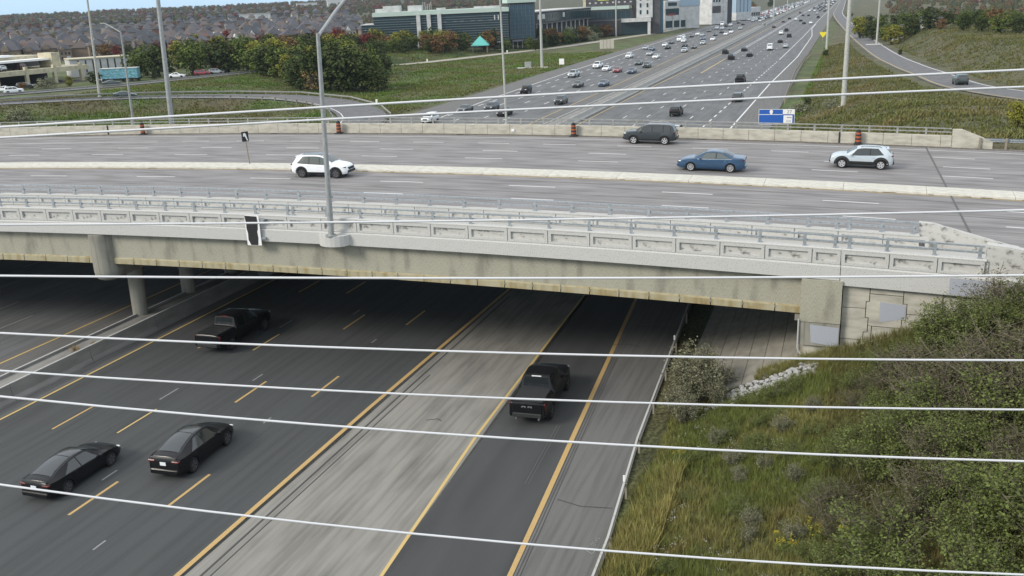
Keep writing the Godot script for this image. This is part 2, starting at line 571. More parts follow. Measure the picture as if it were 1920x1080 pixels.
func build_ground() -> void:
	var xs := steps([-4200.0, -900.0, 110.0, -430.0, 40.0, -240.0, 12.0, -82.0, 4.0, -81.0, 1.0, -7.6, 12.0, 16.0, 0.8, 60.0, 3.0, 160.0, 12.0, 900.0, 60.0, 4200.0, 200.0])
	var zs := steps([60.0, -4.0, 5.0, -46.0, 1.0, -46.6, 0.6, -85.0, 4.0, -86.4, 0.7, -260.0, 4.0, -480.0, 7.0, -900.0, 20.0, -2600.0, 90.0, -5200.0, 260.0])
	var nx := xs.size()
	var nz := zs.size()
	var v := PackedVector3Array()
	var c := PackedColorArray()
	for j in nz:
		for i in nx:
			var h := ground(xs[i], zs[j])
			if xs[i] > -81.5 and xs[i] < -7.5:
				h = -0.12
			v.append(Vector3(xs[i], h, zs[j]))
			c.append(ground_tint(xs[i], zs[j]))
	var idx := PackedInt32Array()
	var nn := PackedVector3Array()
	nn.resize(v.size())
	for j in nz - 1:
		for i in nx - 1:
			var a := j * nx + i
			for t in [[a, a + nx, a + nx + 1], [a, a + nx + 1, a + 1]]:
				# zs run northwards (down), so this order faces up
				var f := (v[t[2]] - v[t[0]]).cross(v[t[1]] - v[t[0]])
				var q: Array = t
				if f.y < 0.0:
					q = [t[0], t[2], t[1]]
					f = -f
				for k in q:
					idx.append(k)
					nn[k] += f
	for i in nn.size():
		nn[i] = nn[i].normalized()
	var arr := []
	arr.resize(Mesh.ARRAY_MAX)
	arr[Mesh.ARRAY_VERTEX] = v
	arr[Mesh.ARRAY_NORMAL] = nn
	arr[Mesh.ARRAY_COLOR] = c
	arr[Mesh.ARRAY_INDEX] = idx
	var am := ArrayMesh.new()
	am.add_surface_from_arrays(Mesh.PRIMITIVE_TRIANGLES, arr)
	struct("ground", am, M.ground)

# flat strip through points (x, z) with a width, lying at height y
func strip(mb: MB, pts: Array, w: float, y: float) -> void:
	for i in pts.size() - 1:
		var a := Vector3(pts[i].x, y, pts[i].y)
		var b := Vector3(pts[i + 1].x, y, pts[i + 1].y)
		var s := (b - a).cross(UPV).normalized() * w * 0.5
		mb.quad_out(a - s, a + s, b + s, b - s, UPV)

func poly_strip(left: Array, right: Array, y: float) -> MB:
	var mb := MB.new()
	for i in left.size() - 1:
		mb.quad_out(Vector3(left[i].x, y, left[i].y), Vector3(right[i].x, y, right[i].y), Vector3(right[i + 1].x, y, right[i + 1].y), Vector3(left[i + 1].x, y, left[i + 1].y), UPV)
	return mb

func ribbon(line: PackedVector3Array, half: float, lift: float, off := 0.0) -> MB:
	var mb := MB.new()
	var cv := Curve3D.new()
	for i in line.size():
		var t := (line[mini(i + 1, line.size() - 1)] - line[maxi(i - 1, 0)]) / 6.0
		cv.add_point(line[i], -t, t)
	var len := cv.get_baked_length()
	var n := int(len / 5.0)
	var pl := Vector3()
	var pr := Vector3()
	for i in n + 1:
		var d := len * i / n
		var p := cv.sample_baked(d)
		var q := cv.sample_baked(minf(d + 0.5, len)) - cv.sample_baked(maxf(d - 0.5, 0.0))
		q.y = 0
		var s := q.cross(UPV).normalized()
		var l := p + s * (off - half) + UPV * lift
		var r := p + s * (off + half) + UPV * lift
		if i > 0:
			mb.quad_out(pl, pr, r, l, UPV)
		pl = l
		pr = r
	return mb

const LANES_NEAR := [-37.96, -34.2, -30.46, -26.7]

func dashes(parent: Node, called: String, x0: float, z0: float, x1: float, z1: float, cycle: float, len: float, w: float, m: Material, y := 0.012) -> void:
	var a := Vector2(x0, z0)
	var b := Vector2(x1, z1)
	var l := a.distance_to(b)
	var n := int(l / cycle) + 1
	var mb := MB.new()
	strip(mb, [Vector2(0, 0), (b - a).normalized() * len], w, 0)
	var me := mb.mesh()
	for i in n:
		var p := a + (b - a).normalized() * cycle * i
		put(called, me, m, parent, Transform3D(Basis(), Vector3(p.x, y, p.y)))

func line(parent: Node, called: String, pts: Array, w: float, m: Material, y := 0.012) -> void:
	var mb := MB.new()
	strip(mb, pts, w, y)
	put(called, mb.mesh(), m, parent)

func build_freeway() -> void:
	var V := func(x: float, z: float) -> Vector2: return Vector2(x, z)
	# shoulders and the whole paved bed
	struct("freeway_shoulder", poly_strip([V.call(-79.2, 20), V.call(-79.2, -10), V.call(-79.2, -30.2), V.call(-79.2, -38.6), V.call(-79.2, -51.7), V.call(-79.2, -62), V.call(-79.2, -160), V.call(-81.5, -300), V.call(-82, -700), V.call(-70, -1600)], [V.call(-6.6, 20), V.call(-7.0, -10), V.call(-7.65, -30.2), V.call(-8.3, -38.6), V.call(-8.85, -51.7), V.call(-9.2, -62), V.call(-11, -160), V.call(-12.4, -300), V.call(-13, -700), V.call(-8, -1600)], 0.0).mesh(), M.road_shoulder)
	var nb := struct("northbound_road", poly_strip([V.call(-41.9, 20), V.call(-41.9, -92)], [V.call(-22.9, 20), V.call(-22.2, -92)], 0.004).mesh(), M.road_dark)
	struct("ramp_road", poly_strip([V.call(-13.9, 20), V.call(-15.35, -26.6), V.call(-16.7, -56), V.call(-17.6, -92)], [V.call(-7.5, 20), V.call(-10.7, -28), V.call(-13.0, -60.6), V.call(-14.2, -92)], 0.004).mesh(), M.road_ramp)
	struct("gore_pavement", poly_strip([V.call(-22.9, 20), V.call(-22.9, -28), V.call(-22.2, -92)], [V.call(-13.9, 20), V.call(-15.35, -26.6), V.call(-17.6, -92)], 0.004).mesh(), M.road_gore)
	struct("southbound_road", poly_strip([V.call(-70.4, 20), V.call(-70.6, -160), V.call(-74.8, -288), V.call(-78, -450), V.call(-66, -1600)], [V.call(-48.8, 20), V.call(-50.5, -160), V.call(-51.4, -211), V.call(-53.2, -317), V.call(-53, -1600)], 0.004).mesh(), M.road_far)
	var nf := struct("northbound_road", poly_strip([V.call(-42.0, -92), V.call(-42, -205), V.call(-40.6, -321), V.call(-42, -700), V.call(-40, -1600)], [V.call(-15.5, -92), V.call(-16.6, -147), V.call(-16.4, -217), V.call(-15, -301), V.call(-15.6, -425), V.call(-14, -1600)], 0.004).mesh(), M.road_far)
	var south := nb
	# paint: near
	line(south, "edge_line", [V.call(-41.75, 20), V.call(-41.75, -92)], 0.16, M.yellow_line)
	line(south, "gore_line", [V.call(-22.93, 20), V.call(-22.9, -40), V.call(-22.2, -92)], 0.24, M.amber_line)
	line(south, "ramp_edge_line", [V.call(-13.9, 20), V.call(-15.35, -26.6), V.call(-16.16, -38.5), V.call(-16.7, -56), V.call(-17.6, -92)], 0.15, M.yellow_line)
	line(south, "ramp_shoulder_line", [V.call(-8.3, 20), V.call(-10.72, -28), V.call(-11.55, -39.4), V.call(-13.05, -60.6), V.call(-14.2, -92)], 0.23, M.amber_line)
	dashes(south, "lane_dash", -30.46, -2.9, -30.46, -92, 12.0, 3.0, 0.15, M.amber_line)
	dashes(south, "lane_dash", -26.7, -4.6, -26.7, -92, 12.0, 3.0, 0.15, M.amber_line)
	dashes(south, "lane_dash", -34.2, -10.1, -34.2, -92, 12.0, 3.0, 0.11, M.yellow_line)
	dashes(south, "lane_dash", -37.96, -9.6, -37.96, -92, 12.0, 3.0, 0.13, M.amber_line)
	dashes(south, "old_lane_mark", -31.3, -29.8, -31.3, -60, 12.0, 1.0, 0.09, M.faded_line)
	dashes(south, "old_lane_mark", -27.4, -25.0, -27.4, -60, 12.0, 0.7, 0.09, M.faded_line)
	dashes(south, "old_lane_mark", -34.9, -38.2, -34.9, -60, 12.0, 1.6, 0.09, M.faded_line)
	for x in [-12.35, -12.2]:
		line(south, "tyre_mark", [V.call(x, -34.5), V.call(x - 0.3, -40.5)], 0.025, M.road_shoulder, 0.014)
	for k in [[-19.3, -39.4, 0.5], [-12.6, -52, 1.0], [-11.9, -55.5, 1.2]]:
		line(south, "pavement_crack", [V.call(k[0], k[1]), V.call(k[0] + k[2], k[1] - 0.3), V.call(k[0] + k[2] * 1.6, k[1] - 0.1)], 0.06, M.tar, 0.014)
	line(south, "pavement_crack", [V.call(-10.6, -33.6), V.call(-9.5, -33.3), V.call(-8.2, -33.5)], 0.05, M.tar, 0.014)
	for k in [[-22.0, 20, -22.0, -60, 0.1], [-21.7, 5, -21.6, -45, 0.06], [-41.2, 20, -41.0, -70, 0.12]]:
		line(south, "pavement_seam", [V.call(k[0], k[1]), V.call(k[2], k[3])], k[4], M.tar, 0.013)
	for k in 3:
		line(south, "pavement_seam", [V.call(-10.35 + 0.13 * k, -24), V.call(-12.1 + 0.13 * k, -50)], 0.03, M.tar, 0.013)
	# paint: north of the overpass, northbound
	line(nf, "edge_line", [V.call(-41.7, -92), V.call(-41.9, -205), V.call(-40.2, -321), V.call(-41.5, -700), V.call(-39.6, -1600)], 0.18, M.yellow_line)
	dashes(nf, "lane_dash", -36.1, -96, -36.1, -238, 12.5, 3.2, 0.17, M.white_line)
	line(nf, "express_lane_line", [V.call(-36.0, -248), V.call(-36.1, -300)], 0.3, M.yellow_line)
	line(nf, "express_lane_line", [V.call(-36.4, -312), V.call(-36.1, -456), V.call(-36.9, -757), V.call(-35.5, -1600)], 0.2, M.white_line)
	line(nf, "express_lane_line", [V.call(-35.5, -320), V.call(-35.2, -456), V.call(-35.9, -757), V.call(-34.5, -1600)], 0.2, M.white_line)
	dashes(nf, "lane_dash", -32.3, -97, -32.2, -700, 12.6, 3.2, 0.18, M.white_line)
	dashes(nf, "lane_dash", -28.6, -98, -27.6, -700, 12.8, 3.2, 0.18, M.white_line)
	dashes(nf, "lane_dash", -24.7, -96, -23.6, -700, 12.4, 3.2, 0.18, M.white_line)
	dashes(nf, "merge_dash", -21.6, -94, -19.6, -283, 6.0, 3.0, 0.26, M.white_line)
	line(nf, "merge_line", [V.call(-19.5, -290), V.call(-19.1, -420), V.call(-19.4, -690), V.call(-17.5, -1600)], 0.22, M.white_line)
	line(nf, "shoulder_line", [V.call(-15.4, -92), V.call(-16.64, -147), V.call(-16.4, -217), V.call(-15.0, -301), V.call(-15.4, -380), V.call(-15.7, -425), V.call(-18.6, -498), V.call(-19.0, -560)], 0.26, M.white_line)
	# southbound
	var sb := get_node("southbound_road")
	line(sb, "edge_line", [V.call(-48.8, 20), V.call(-48.8, -80), V.call(-50.7, -160), V.call(-51.4, -211), V.call(-53.2, -317), V.call(-53, -1600)], 0.17, M.yellow_line)
	for k in [[-54.5, -9.6, -54.5, -80], [-58.3, -12, -58.3, -80], [-62.2, -14, -62.2, -80], [-66.2, -11, -66.2, -80]]:
		dashes(sb, "lane_dash", k[0], k[1], k[2], k[3], 12.0, 3.0, 0.14, M.faded_line)
	for k in [[-56.9, -95, -57.5, -330], [-61.7, -97, -62.3, -470], [-65.9, -93, -66.6, -520]]:
		dashes(sb, "lane_dash", k[0], k[1], k[2], k[3], 12.2, 3.6, 0.24, M.white_line)
	dashes(sb, "merge_dash", -70.0, -92, -70.6, -330, 7.8, 3.4, 0.3, M.white_line)
	line(sb, "shoulder_line", [V.call(-70.7, 20), V.call(-70.6, -160), V.call(-72.3, -190), V.call(-75.0, -288), V.call(-78, -449), V.call(-66, -1600)], 0.3, M.white_line)
	# median: two walls with a fill between
	build_median()
	# ramps
	struct("entry_ramp_road", ribbon(RAMP, 3.6, 0.09).mesh(), M.asphalt_local)
	var ram := get_node("entry_ramp_road")
	put("edge_line", ribbon(RAMP, 0.12, 0.105, -3.0).mesh(), M.white_line, ram)
	put("edge_line", ribbon(RAMP, 0.1, 0.105, 3.0).mesh(), M.yellow_line, ram)
	struct("loop_ramp_road", ribbon(LOOP, 4.6, 0.07).mesh(), M.asphalt_local)
	put("edge_line", ribbon(LOOP, 0.1, 0.085, 3.6).mesh(), M.white_line, get_node("loop_ramp_road"))
	struct("service_road", ribbon(SERV, 4.5, 0.07).mesh(), M.asphalt_local)
	struct("gravel_path", ribbon(PATH, 3.2, 0.07).mesh(), mat("gravel_pale", lin(0.42, 0.39, 0.33), 0.95, T.fine, Vector3(0.5, 0.5, 0.5)))
	build_guards()

func build_median() -> void:
	var t := thing("median_barrier", "double concrete median wall with rubble fill between the two carriageways", "barrier")
	var xr := func(z: float) -> float: return -43.2 if z > -90.0 else lerpf(-43.2, -47.5, ss(-200.0, -900.0, z))
	var xl := func(z: float) -> float: return -44.65 if z > -90.0 else xr.call(z) - lerpf(1.45, 2.35, ss(-90.0, -140.0, z))
	var zs := []
	var z := 18.0
	while z > -560.0:
		zs.append(z)
		z -= 6.0 if z > -240.0 else 20.0
	for side in [0, 1]:
		for i in zs.size() - 1:
			var za: float = zs[i] - 0.01
			var zb: float = zs[i + 1] + 0.01
			var mb := MB.new()
			var rings := []
			for zz in [za, zb]:
				var x: float = xr.call(zz) if side == 0 else xl.call(zz)
				var k := 1.0 if side == 0 else -1.0
				rings.append(PackedVector3Array([Vector3(x + 0.34 * k, 0.0, zz), Vector3(x + 0.32 * k, 0.09, zz), Vector3(x + 0.16 * k, 0.3, zz), Vector3(x + 0.08 * k, 1.0, zz), Vector3(x - 0.08 * k, 1.0, zz), Vector3(x - 0.1 * k, 0.0, zz)]))
			mb.loft(rings, true)
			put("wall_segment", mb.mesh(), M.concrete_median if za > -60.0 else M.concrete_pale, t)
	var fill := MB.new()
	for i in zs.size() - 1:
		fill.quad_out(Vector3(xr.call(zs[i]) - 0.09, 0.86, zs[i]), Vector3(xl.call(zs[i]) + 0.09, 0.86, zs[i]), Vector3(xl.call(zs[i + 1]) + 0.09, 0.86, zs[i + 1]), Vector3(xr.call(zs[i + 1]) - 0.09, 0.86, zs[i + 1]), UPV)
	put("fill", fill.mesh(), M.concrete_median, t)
	# capped pale edges that catch the light
	for side in [0, 1]:
		var cap := MB.new()
		for i in zs.size() - 1:
			var xa: float = xr.call(zs[i]) if side == 0 else xl.call(zs[i])
			var xb: float = xr.call(zs[i + 1]) if side == 0 else xl.call(zs[i + 1])
			cap.bar(Vector3(xa, 1.015, zs[i]), Vector3(xb, 1.015, zs[i + 1]), 0.1, 0.03)
		put("cap_strip", cap.mesh(), M.concrete, t)
	# the far run, too distant to tell its segments apart
	var far := MB.new()
	for i in 20:
		var za := -560.0 - 50.0 * i
		for xx in [0.0, -2.35]:
			far.bar(Vector3(xr.call(za) + xx, 0.5, za), Vector3(xr.call(za - 50.0) + xx, 0.5, za - 50.0), 0.3, 1.0)
	put("far_run", far.mesh(), M.concrete_pale, t)

func w_beam(mb: MB, a: Vector3, b: Vector3, out: Vector3) -> void:
	# corrugated steel beam between a and b, facing out
	var prof := [[0.0, -0.155], [0.075, -0.1], [0.075, -0.06], [0.01, -0.02], [0.01, 0.02], [0.075, 0.06], [0.075, 0.1], [0.0, 0.155]]
	for i in prof.size() - 1:
		var p0: Vector3 = out * prof[i][0] + UPV * prof[i][1]
		var p1: Vector3 = out * prof[i + 1][0] + UPV * prof[i + 1][1]
		mb.quad_out(a + p0, b + p0, b + p1, a + p1, out)
		mb.quad_out(a + p0 - out * 0.006, b + p0 - out * 0.006, b + p1 - out * 0.006, a + p1 - out * 0.006, -out)

func guard(label: String, pts: Array, every: float, side: float, m: Material) -> void:
	var t := thing("guard_rail", label, "guardrail")
	var beam := MB.new()
	var post := MB.new()
	post.box(Vector3(0, 0.3, 0), Vector3(0.14, 1.0, 0.18))
	var pm := post.mesh()
	var carry := 0.0
	for i in pts.size() - 1:
		var a: Vector3 = pts[i]
		var b: Vector3 = pts[i + 1]
		var d := (b - a).normalized()
		var out := d.cross(UPV).normalized() * side
		w_beam(beam, a + UPV * 0.62, b + UPV * 0.62, out)
		var l := a.distance_to(b)
		var q := carry
		while q < l:
			var p := a + d * q - out * 0.1
			put("post", pm, M.wood, t, Transform3D(Basis(d, UPV, d.cross(UPV)).orthonormalized(), p))
			q += every
		carry = q - l
	put("beam", beam.mesh(), m, t)

func build_guards() -> void:
	# thin steel rail at the foot of the near slope
	var t := thing("guard_rail", "low pale steel rail along the foot of the brush-covered embankment", "guardrail")
	var mb := MB.new()
	var post := MB.new()
	post.box(Vector3(0, 0.36, 0), Vector3(0.09, 0.72, 0.09))
	var pm := post.mesh()
	var pts := [Vector3(-7.0, 0.72, -10), Vector3(-7.57, 0.72, -30.2), Vector3(-8.22, 0.72, -38.6), Vector3(-8.76, 0.72, -51.7), Vector3(-9.2, 0.72, -62), Vector3(-10.2, 0.72, -90)]
	for i in pts.size() - 1:
		mb.bar(pts[i], pts[i + 1], 0.09, 0.12)
		var n := int(pts[i].distance_to(pts[i + 1]) / 3.8)
		for k in n:
			put("post", pm, M.wood, t, Transform3D(Basis(), (pts[i] as Vector3).lerp(pts[i + 1], float(k) / n) * Vector3(1, 0, 1) + Vector3(0.08, 0, 0)))
	put("beam", mb.mesh(), M.concrete_pale, t)
	var rf := MB.new()
	rf.box(Vector3(0, 0, 0), Vector3(0.09, 0.28, 0.03))
	for p in [Vector3(-7.9, 0.95, -34.4), Vector3(-8.75, 0.98, -51.5)]:
		put("reflector", rf.mesh(), M.white, t, Transform3D(Basis(), p))
	guard("weathered guardrail curving along the off-ramp gore north of the overpass", [Vector3(-11.0, 0, -180), Vector3(-11.6, 0, -205), Vector3(-12.6, 0, -245), Vector3(-12.4, 0, -285), Vector3(-11.6, 0, -310)], 4.0, -1.0, M.rail_weathered)
	for w in [[1.0, "guardrail on the outer side of the curved loop ramp"], [-1.0, "guardrail on the grassy inner side of the curved loop ramp"]]:
		var r := []
		for i in range(1, LOOP.size() - 1):
			var q := LOOP[i + 1] - LOOP[i - 1]
			q.y = 0
			r.append(LOOP[i] - q.cross(UPV).normalized() * w[0] * 5.3)
		guard(w[1], r, 3.8, w[0], M.rail_weathered)
	var g2 := []
	for q in [[9.3, 23.5], [12.0, 23.6], [15.0, 24.0], [20.0, 24.6], [28.0, 26.0]]:
		g2.append(bp(q[0], q[1], 0.1))
	guard("steel guardrail carrying on from the east end of the far parapet", g2, 1.9, -1.0, M.galvanized)
	var ser := []
	for i in SERV.size():
		var q := SERV[mini(i + 1, SERV.size() - 1)] - SERV[maxi(i - 1, 0)]
		q.y = 0
		ser.append(SERV[i] + q.cross(UPV).normalized() * 5.2)
	guard("guardrail along the service road below the parking deck", ser, 4.0, 1.0, M.rail_weathered)

# ---------------------------------------------------------------- overpass
func blong(mb: MB, prof: Array, s0: float, s1: float, every := 3.0) -> void:
	# closed profile of [n, dy] swept along the bridge
	var k := maxi(1, int(ceil(absf(s1 - s0) / every)))
	var rings := []
	for i in k + 1:
		var s := lerpf(s0, s1, float(i) / k)
		var r := PackedVector3Array()
		for p in prof:
			r.append(bp(s, p[0], p[1]))
		rings.append(r)
	mb.loft(rings, true)

func bsheet(mb: MB, n0: float, n1: float, dy: float, s0: float, s1: float, every := 3.0) -> void:
	var k := maxi(1, int(ceil(absf(s1 - s0) / every)))
	for i in k:
		var a := lerpf(s0, s1, float(i) / k)
		var b := lerpf(s0, s1, float(i + 1) / k)
		mb.quad_out(bp(a, n0, dy), bp(a, n1, dy), bp(b, n1, dy), bp(b, n0, dy), UPV)

func bdash(parent: Node, called: String, list: Array, n: float, len: float, m: Material, w := 0.17) -> void:
	for s in list:
		var mb := MB.new()
		bsheet(mb, n - w * 0.5, n + w * 0.5, 0.012, s, s + len, 2.0)
		put(called, mb.mesh(), m, parent)

func frame_panel(s0: float, s1: float, n: float, y0: float, y1: float, lip: float, sunk: float, face: float) -> MB:
	# recessed panel: a frame standing proud of the wall face, on the side given by face
	var mb := MB.new()
	var b := 0.17
	var nn := [n, n + face * sunk]
	for p in [[s0, s1, y0, y0 + b * 0.7], [s0, s1, y1 - b, y1], [s0, s0 + b, y0 + b * 0.7, y1 - b], [s1 - b, s1, y0 + b * 0.7, y1 - b]]:
		var prof := [[nn[0], p[2]], [nn[1], p[2]], [nn[1], p[3]], [nn[0], p[3]]]
		blong(mb, prof, p[0], p[1], 3.0)
	return mb

var PANELS := PackedFloat32Array([-64.0, -61.9, -59.8, -57.7, -55.6, -53.5, -51.4, -49.9, -47.9, -45.9, -43.85, -41.74, -39.63, -37.5, -35.3, -33.1, -30.85, -28.6, -26.33, -24.0, -21.7, -19.42, -17.1, -14.78, -12.42, -10.1, -7.78, -5.5, -3.25, -0.95, 0.42, 2.65, 4.8, 6.85])

func railing(parent: Node, called: String, n: float, base: float, s0: float, s1: float, posts: Array, m: Material) -> void:
	var rails := MB.new()
	for y in [base + 0.56, base + 0.27]:
		blong(rails, [[n - 0.05, y - 0.04], [n + 0.05, y - 0.04], [n + 0.05, y + 0.04], [n - 0.05, y + 0.04]], s0, s1, 3.0)
	var r := put(called, rails.mesh(), m, parent)
	var pm := MB.new()
	pm.box(Vector3(0, 0.01, 0), Vector3(0.2, 0.03, 0.2))
	pm.box(Vector3(0, 0.27, -0.02), Vector3(0.07, 0.52, 0.05))
	pm.box(Vector3(0, 0.27, 0.05), Vector3(0.16, 0.5, 0.012))
	var me := pm.mesh()
	for s in posts:
		put("post", me, m, r, bframe(s, n - 0.06 if n < 0 else n, base))

func post_list(a: float, b: float) -> Array:
	var r := []
	var s := a
	while s < b:
		r.append(s)
		s += lerpf(2.02, 2.26, ss(-45.0, -22.0, s))
	return r

func build_overpass() -> void:
	var t := thing("overpass_bridge", "long grey concrete road overpass crossing above the freeway", "bridge")
	var W := -100.0
	var deck := MB.new()
	blong(deck, [[-14.45, -0.12], [-14.45, -0.5], [-14.0, -0.72], [23.6, -0.72], [24.2, -0.5], [24.2, -0.12]], W, 0.4, 4.0)
	put("deck_slab", deck.mesh(), M.concrete_girder, t)
	# sidewalk behind the outer parapet
	var side := MB.new()
	blong(side, [[-14.4, -0.12], [-14.4, 0.14], [-10.85, 0.14], [-10.85, -0.12]], W, 40.0, 4.0)
	put("sidewalk", side.mesh(), M.concrete_pale, t)
	# girders; the near face carries a bottom flange poured in segments
	var near := MB.new()
	blong(near, [[-14.32, -0.72], [-14.32, -2.35], [-13.5, -2.35], [-13.5, -0.72]], W, -1.25, 4.0)
	var g0 := put("girder", near.mesh(), M.concrete_girder, t)
	var s := W
	while s < -1.5:
		var l := minf(1.62, -1.28 - s)
		var f := MB.new()
		blong(f, [[-14.28, -2.24], [-14.42, -2.34], [-14.42, -2.66], [-13.2, -2.72], [-13.2, -2.35]], s + 0.012, s + l - 0.012, 4.0)
		put("flange_segment", f.mesh(), M.concrete_flange, g0)
		var notch := MB.new()
		blong(notch, [[-14.44, -2.36], [-14.44, -2.5], [-14.3, -2.5], [-14.3, -2.36]], s - 0.03, s + 0.03, 1.0)
		put("form_joint", notch.mesh(), M.concrete_pier, g0)
		s += 1.65
	for i in 9:
		var n0 := -9.6 + 4.1 * i
		var g := MB.new()
		blong(g, [[n0, -0.72], [n0, -2.7], [n0 + 0.75, -2.7], [n0 + 0.75, -0.72]], W, -1.25, 6.0)
		put("girder", g.mesh(), M.concrete_girder, t)
	# outer parapet: wall, coping, fascia and recessed panels
	var wall := MB.new()
	blong(wall, [[-14.4, -0.1], [-14.62, -0.1], [-14.62, 0.78], [-14.4, 0.78]], W, 0.42, 4.0)
	var op := put("outer_parapet", wall.mesh(), M.concrete_panel, t)
	var cop := MB.new()
	blong(cop, [[-14.36, 0.78], [-14.74, 0.78], [-14.74, 0.83], [-14.70, 0.87], [-14.40, 0.87], [-14.36, 0.83]], W, 0.42, 4.0)
	put("coping", cop.mesh(), M.concrete, op)
	var fas := MB.new()
	blong(fas, [[-14.4, 0.06], [-14.68, 0.06], [-14.8, -0.02], [-14.8, -0.70], [-14.4, -0.74]], W, 0.42, 4.0)
	put("fascia", fas.mesh(), M.concrete, op)
	for i in PANELS.size() - 1:
		var a := PANELS[i]
		var b := PANELS[i + 1]
		if b < 0.6:
			put("parapet_panel", frame_panel(a + 0.02, b - 0.02, -14.62, 0.07, 0.775, 0.16, 0.11, -1.0).mesh(), M.concrete, op)
	railing(t, "outer_railing", -14.5, 0.87, -66.0, 6.8, post_list(-65.5, -30.0) + [-30.45, -28.25, -26.07, -23.82, -21.56, -19.29, -16.98, -14.72, -12.46, -10.17, -7.89, -5.72, -3.52, -1.34, 0.11, 0.78, 2.51, 4.63, 6.6], M.galvanized)
	# inner parapet between road and sidewalk
	var iw := MB.new()
	blong(iw, [[-10.85, 0.0], [-10.85, 0.8], [-10.55, 0.8], [-10.4, 0.0]], W, 4.1, 4.0)
	var ip := put("inner_parapet", iw.mesh(), M.concrete_panel, t)
	var ic := MB.new()
	blong(ic, [[-10.98, 0.8], [-10.98, 0.86], [-10.5, 0.86], [-10.5, 0.8]], W, 4.1, 4.0)
	put("coping", ic.mesh(), M.concrete, ip)
	s = -62.0
	while s < 3.0:
		var l := 2.22 if s > -30.0 else 2.08
		put("parapet_panel", frame_panel(s + 0.02, s + l - 0.02, -10.85, 0.16, 0.795, 0.15, 0.1, -1.0).mesh(), M.concrete, ip)
		s += l
	railing(t, "inner_railing", -10.66, 0.86, -66.0, 4.0, post_list(-65.0, -33.0) + [-32.2, -29.97, -27.78, -25.59, -23.39, -21.15, -18.93, -16.72, -14.48, -12.25, -10.01, -7.86, -5.71, -3.52, -1.41, 0.04, 0.64, 2.25, 3.77], M.galvanized)
	var ie := MB.new()
	ie.prism(PackedVector2Array([Vector2(0, -0.1), Vector2(4.6, -0.1), Vector2(4.6, 0.34), Vector2(4.2, 0.4), Vector2(0.7, 1.36), Vector2(0, 1.42)]), bframe(4.05, -10.5), 0.36)
	put("end_block", ie.mesh(), M.concrete_panel, ip)
	# far parapet, cast in plain lengths
	var fb := MB.new()
	blong(fb, [[23.62, -0.1], [23.62, 0.9], [23.85, 0.9], [23.85, -0.1]], W, 7.4, 4.0)
	var fp := put("far_parapet", fb.mesh(), M.concrete_warm, t)
	s = -99.0
	while s < 6.9:
		var seg := MB.new()
		blong(seg, [[23.62, 0.0], [23.48, 0.02], [23.5, 0.9], [23.62, 0.93], [23.9, 0.93], [23.9, 0.0]], s + 0.014, minf(s + 2.07, 7.35) - 0.014, 3.0)
		put("parapet_segment", seg.mesh(), M.concrete_warm, fp)
		s += 2.07
	var fe := MB.new()
	fe.prism(PackedVector2Array([Vector2(0, -0.1), Vector2(3.0, -0.1), Vector2(3.0, 0.5), Vector2(0.7, 1.45), Vector2(0, 1.45)]), bframe(7.37, 23.5), 0.42)
	put("end_block", fe.mesh(), M.concrete_warm, fp)
	var fposts := []
	for i in 52:
		fposts.append(-98.0 + 2.07 * i)
	railing(t, "far_railing", 23.72, 0.93, W, 7.3, fposts, M.rail_weathered)
	for sj in [-69.6, -0.9]:
		var j := MB.new()
		blong(j, [[23.44, 0.0], [23.44, 0.95], [23.52, 0.95], [23.52, 0.0]], sj, sj + 0.12, 1.0)
		put("joint_strip", j.mesh(), M.trim, fp)
	var pl := MB.new()
	pl.box(Vector3(0, 0.42, 0), Vector3(0.3, 0.24, 0.05))
	put("access_plate", pl.mesh(), M.white, fp, bframe(-28.3, 23.43))
	# pier: rounded cap and round columns in the median
	var sp := -44.5
	var cap := MB.new()
	var prof := func(k: float) -> Array:
		var r := []
		for i in 13:
			var a := PI * i / 12.0
			r.append(Vector2(cos(a) * (0.86 - k), -14.1 - sin(a) * (0.86 - k)))
		r.append(Vector2(-(0.86 - k), 23.5))
		r.append(Vector2(0.86 - k, 23.5))
		return r
	var rings := []
	for q in [[-3.75, 0.42], [-3.62, 0.16], [-3.4, 0.03], [-3.1, 0.0], [-0.74, 0.0]]:
		var ring := PackedVector3Array()
		for p in prof.call(q[1]):
			ring.append(bp(sp + p.x, p.y, q[0]))
		rings.append(ring)
	cap.loft(rings, true)
	var pc := put("pier_cap", cap.mesh(40.0), M.concrete_pier, t)
	for i in 7:
		var c := MB.new()
		var z := -48.5 - 5.13 * i
		c.tube(Vector3(-44.7, 0.6, z), Vector3(-44.55, 4.75, z), 0.49, 0.54, 20, true)
		put("column", c.mesh(40.0), M.concrete_pier, pc)
	# pad and pole base
	var pad := MB.new()
	var pr := PackedVector2Array()
	for i in 11:
		var a := PI * i / 10.0
		pr.append(Vector2(cos(a) * 0.95, sin(a) * 0.75))
	pr.append(Vector2(-0.95, -0.1))
	pr.append(Vector2(0.95, -0.1))
	var pf := bframe(-27.75, -14.75, 0.0)
	pad.prism(pr, Transform3D(Basis(pf.basis.x, pf.basis.z, -UPV), pf.origin + UPV * -0.66), 0.6)
	put("lamp_pad", pad.mesh(), M.concrete, t)

	# roadway on top with its paint
	var rd := MB.new()
	blong(rd, [[-10.42, -0.14], [-10.42, 0.0], [23.6, 0.0], [23.6, -0.14]], -150.0, 70.0, 3.0)
	var road := struct("overpass_roadway", rd.mesh(), M.road_deck)
	bdash(road, "lane_dash", [-82, -71, -61.2, -51.7, -42.0, -31.5, -21.8, -11.2, -1.1, 9.2, 19], 0.0, 3.3, M.white_line)
	bdash(road, "lane_dash", [-70, -60.3, -50.8, -41.0, -31.0, -20.4, -10.5, 0.2, 8.8, 19], -4.02, 2.9, M.white_line)
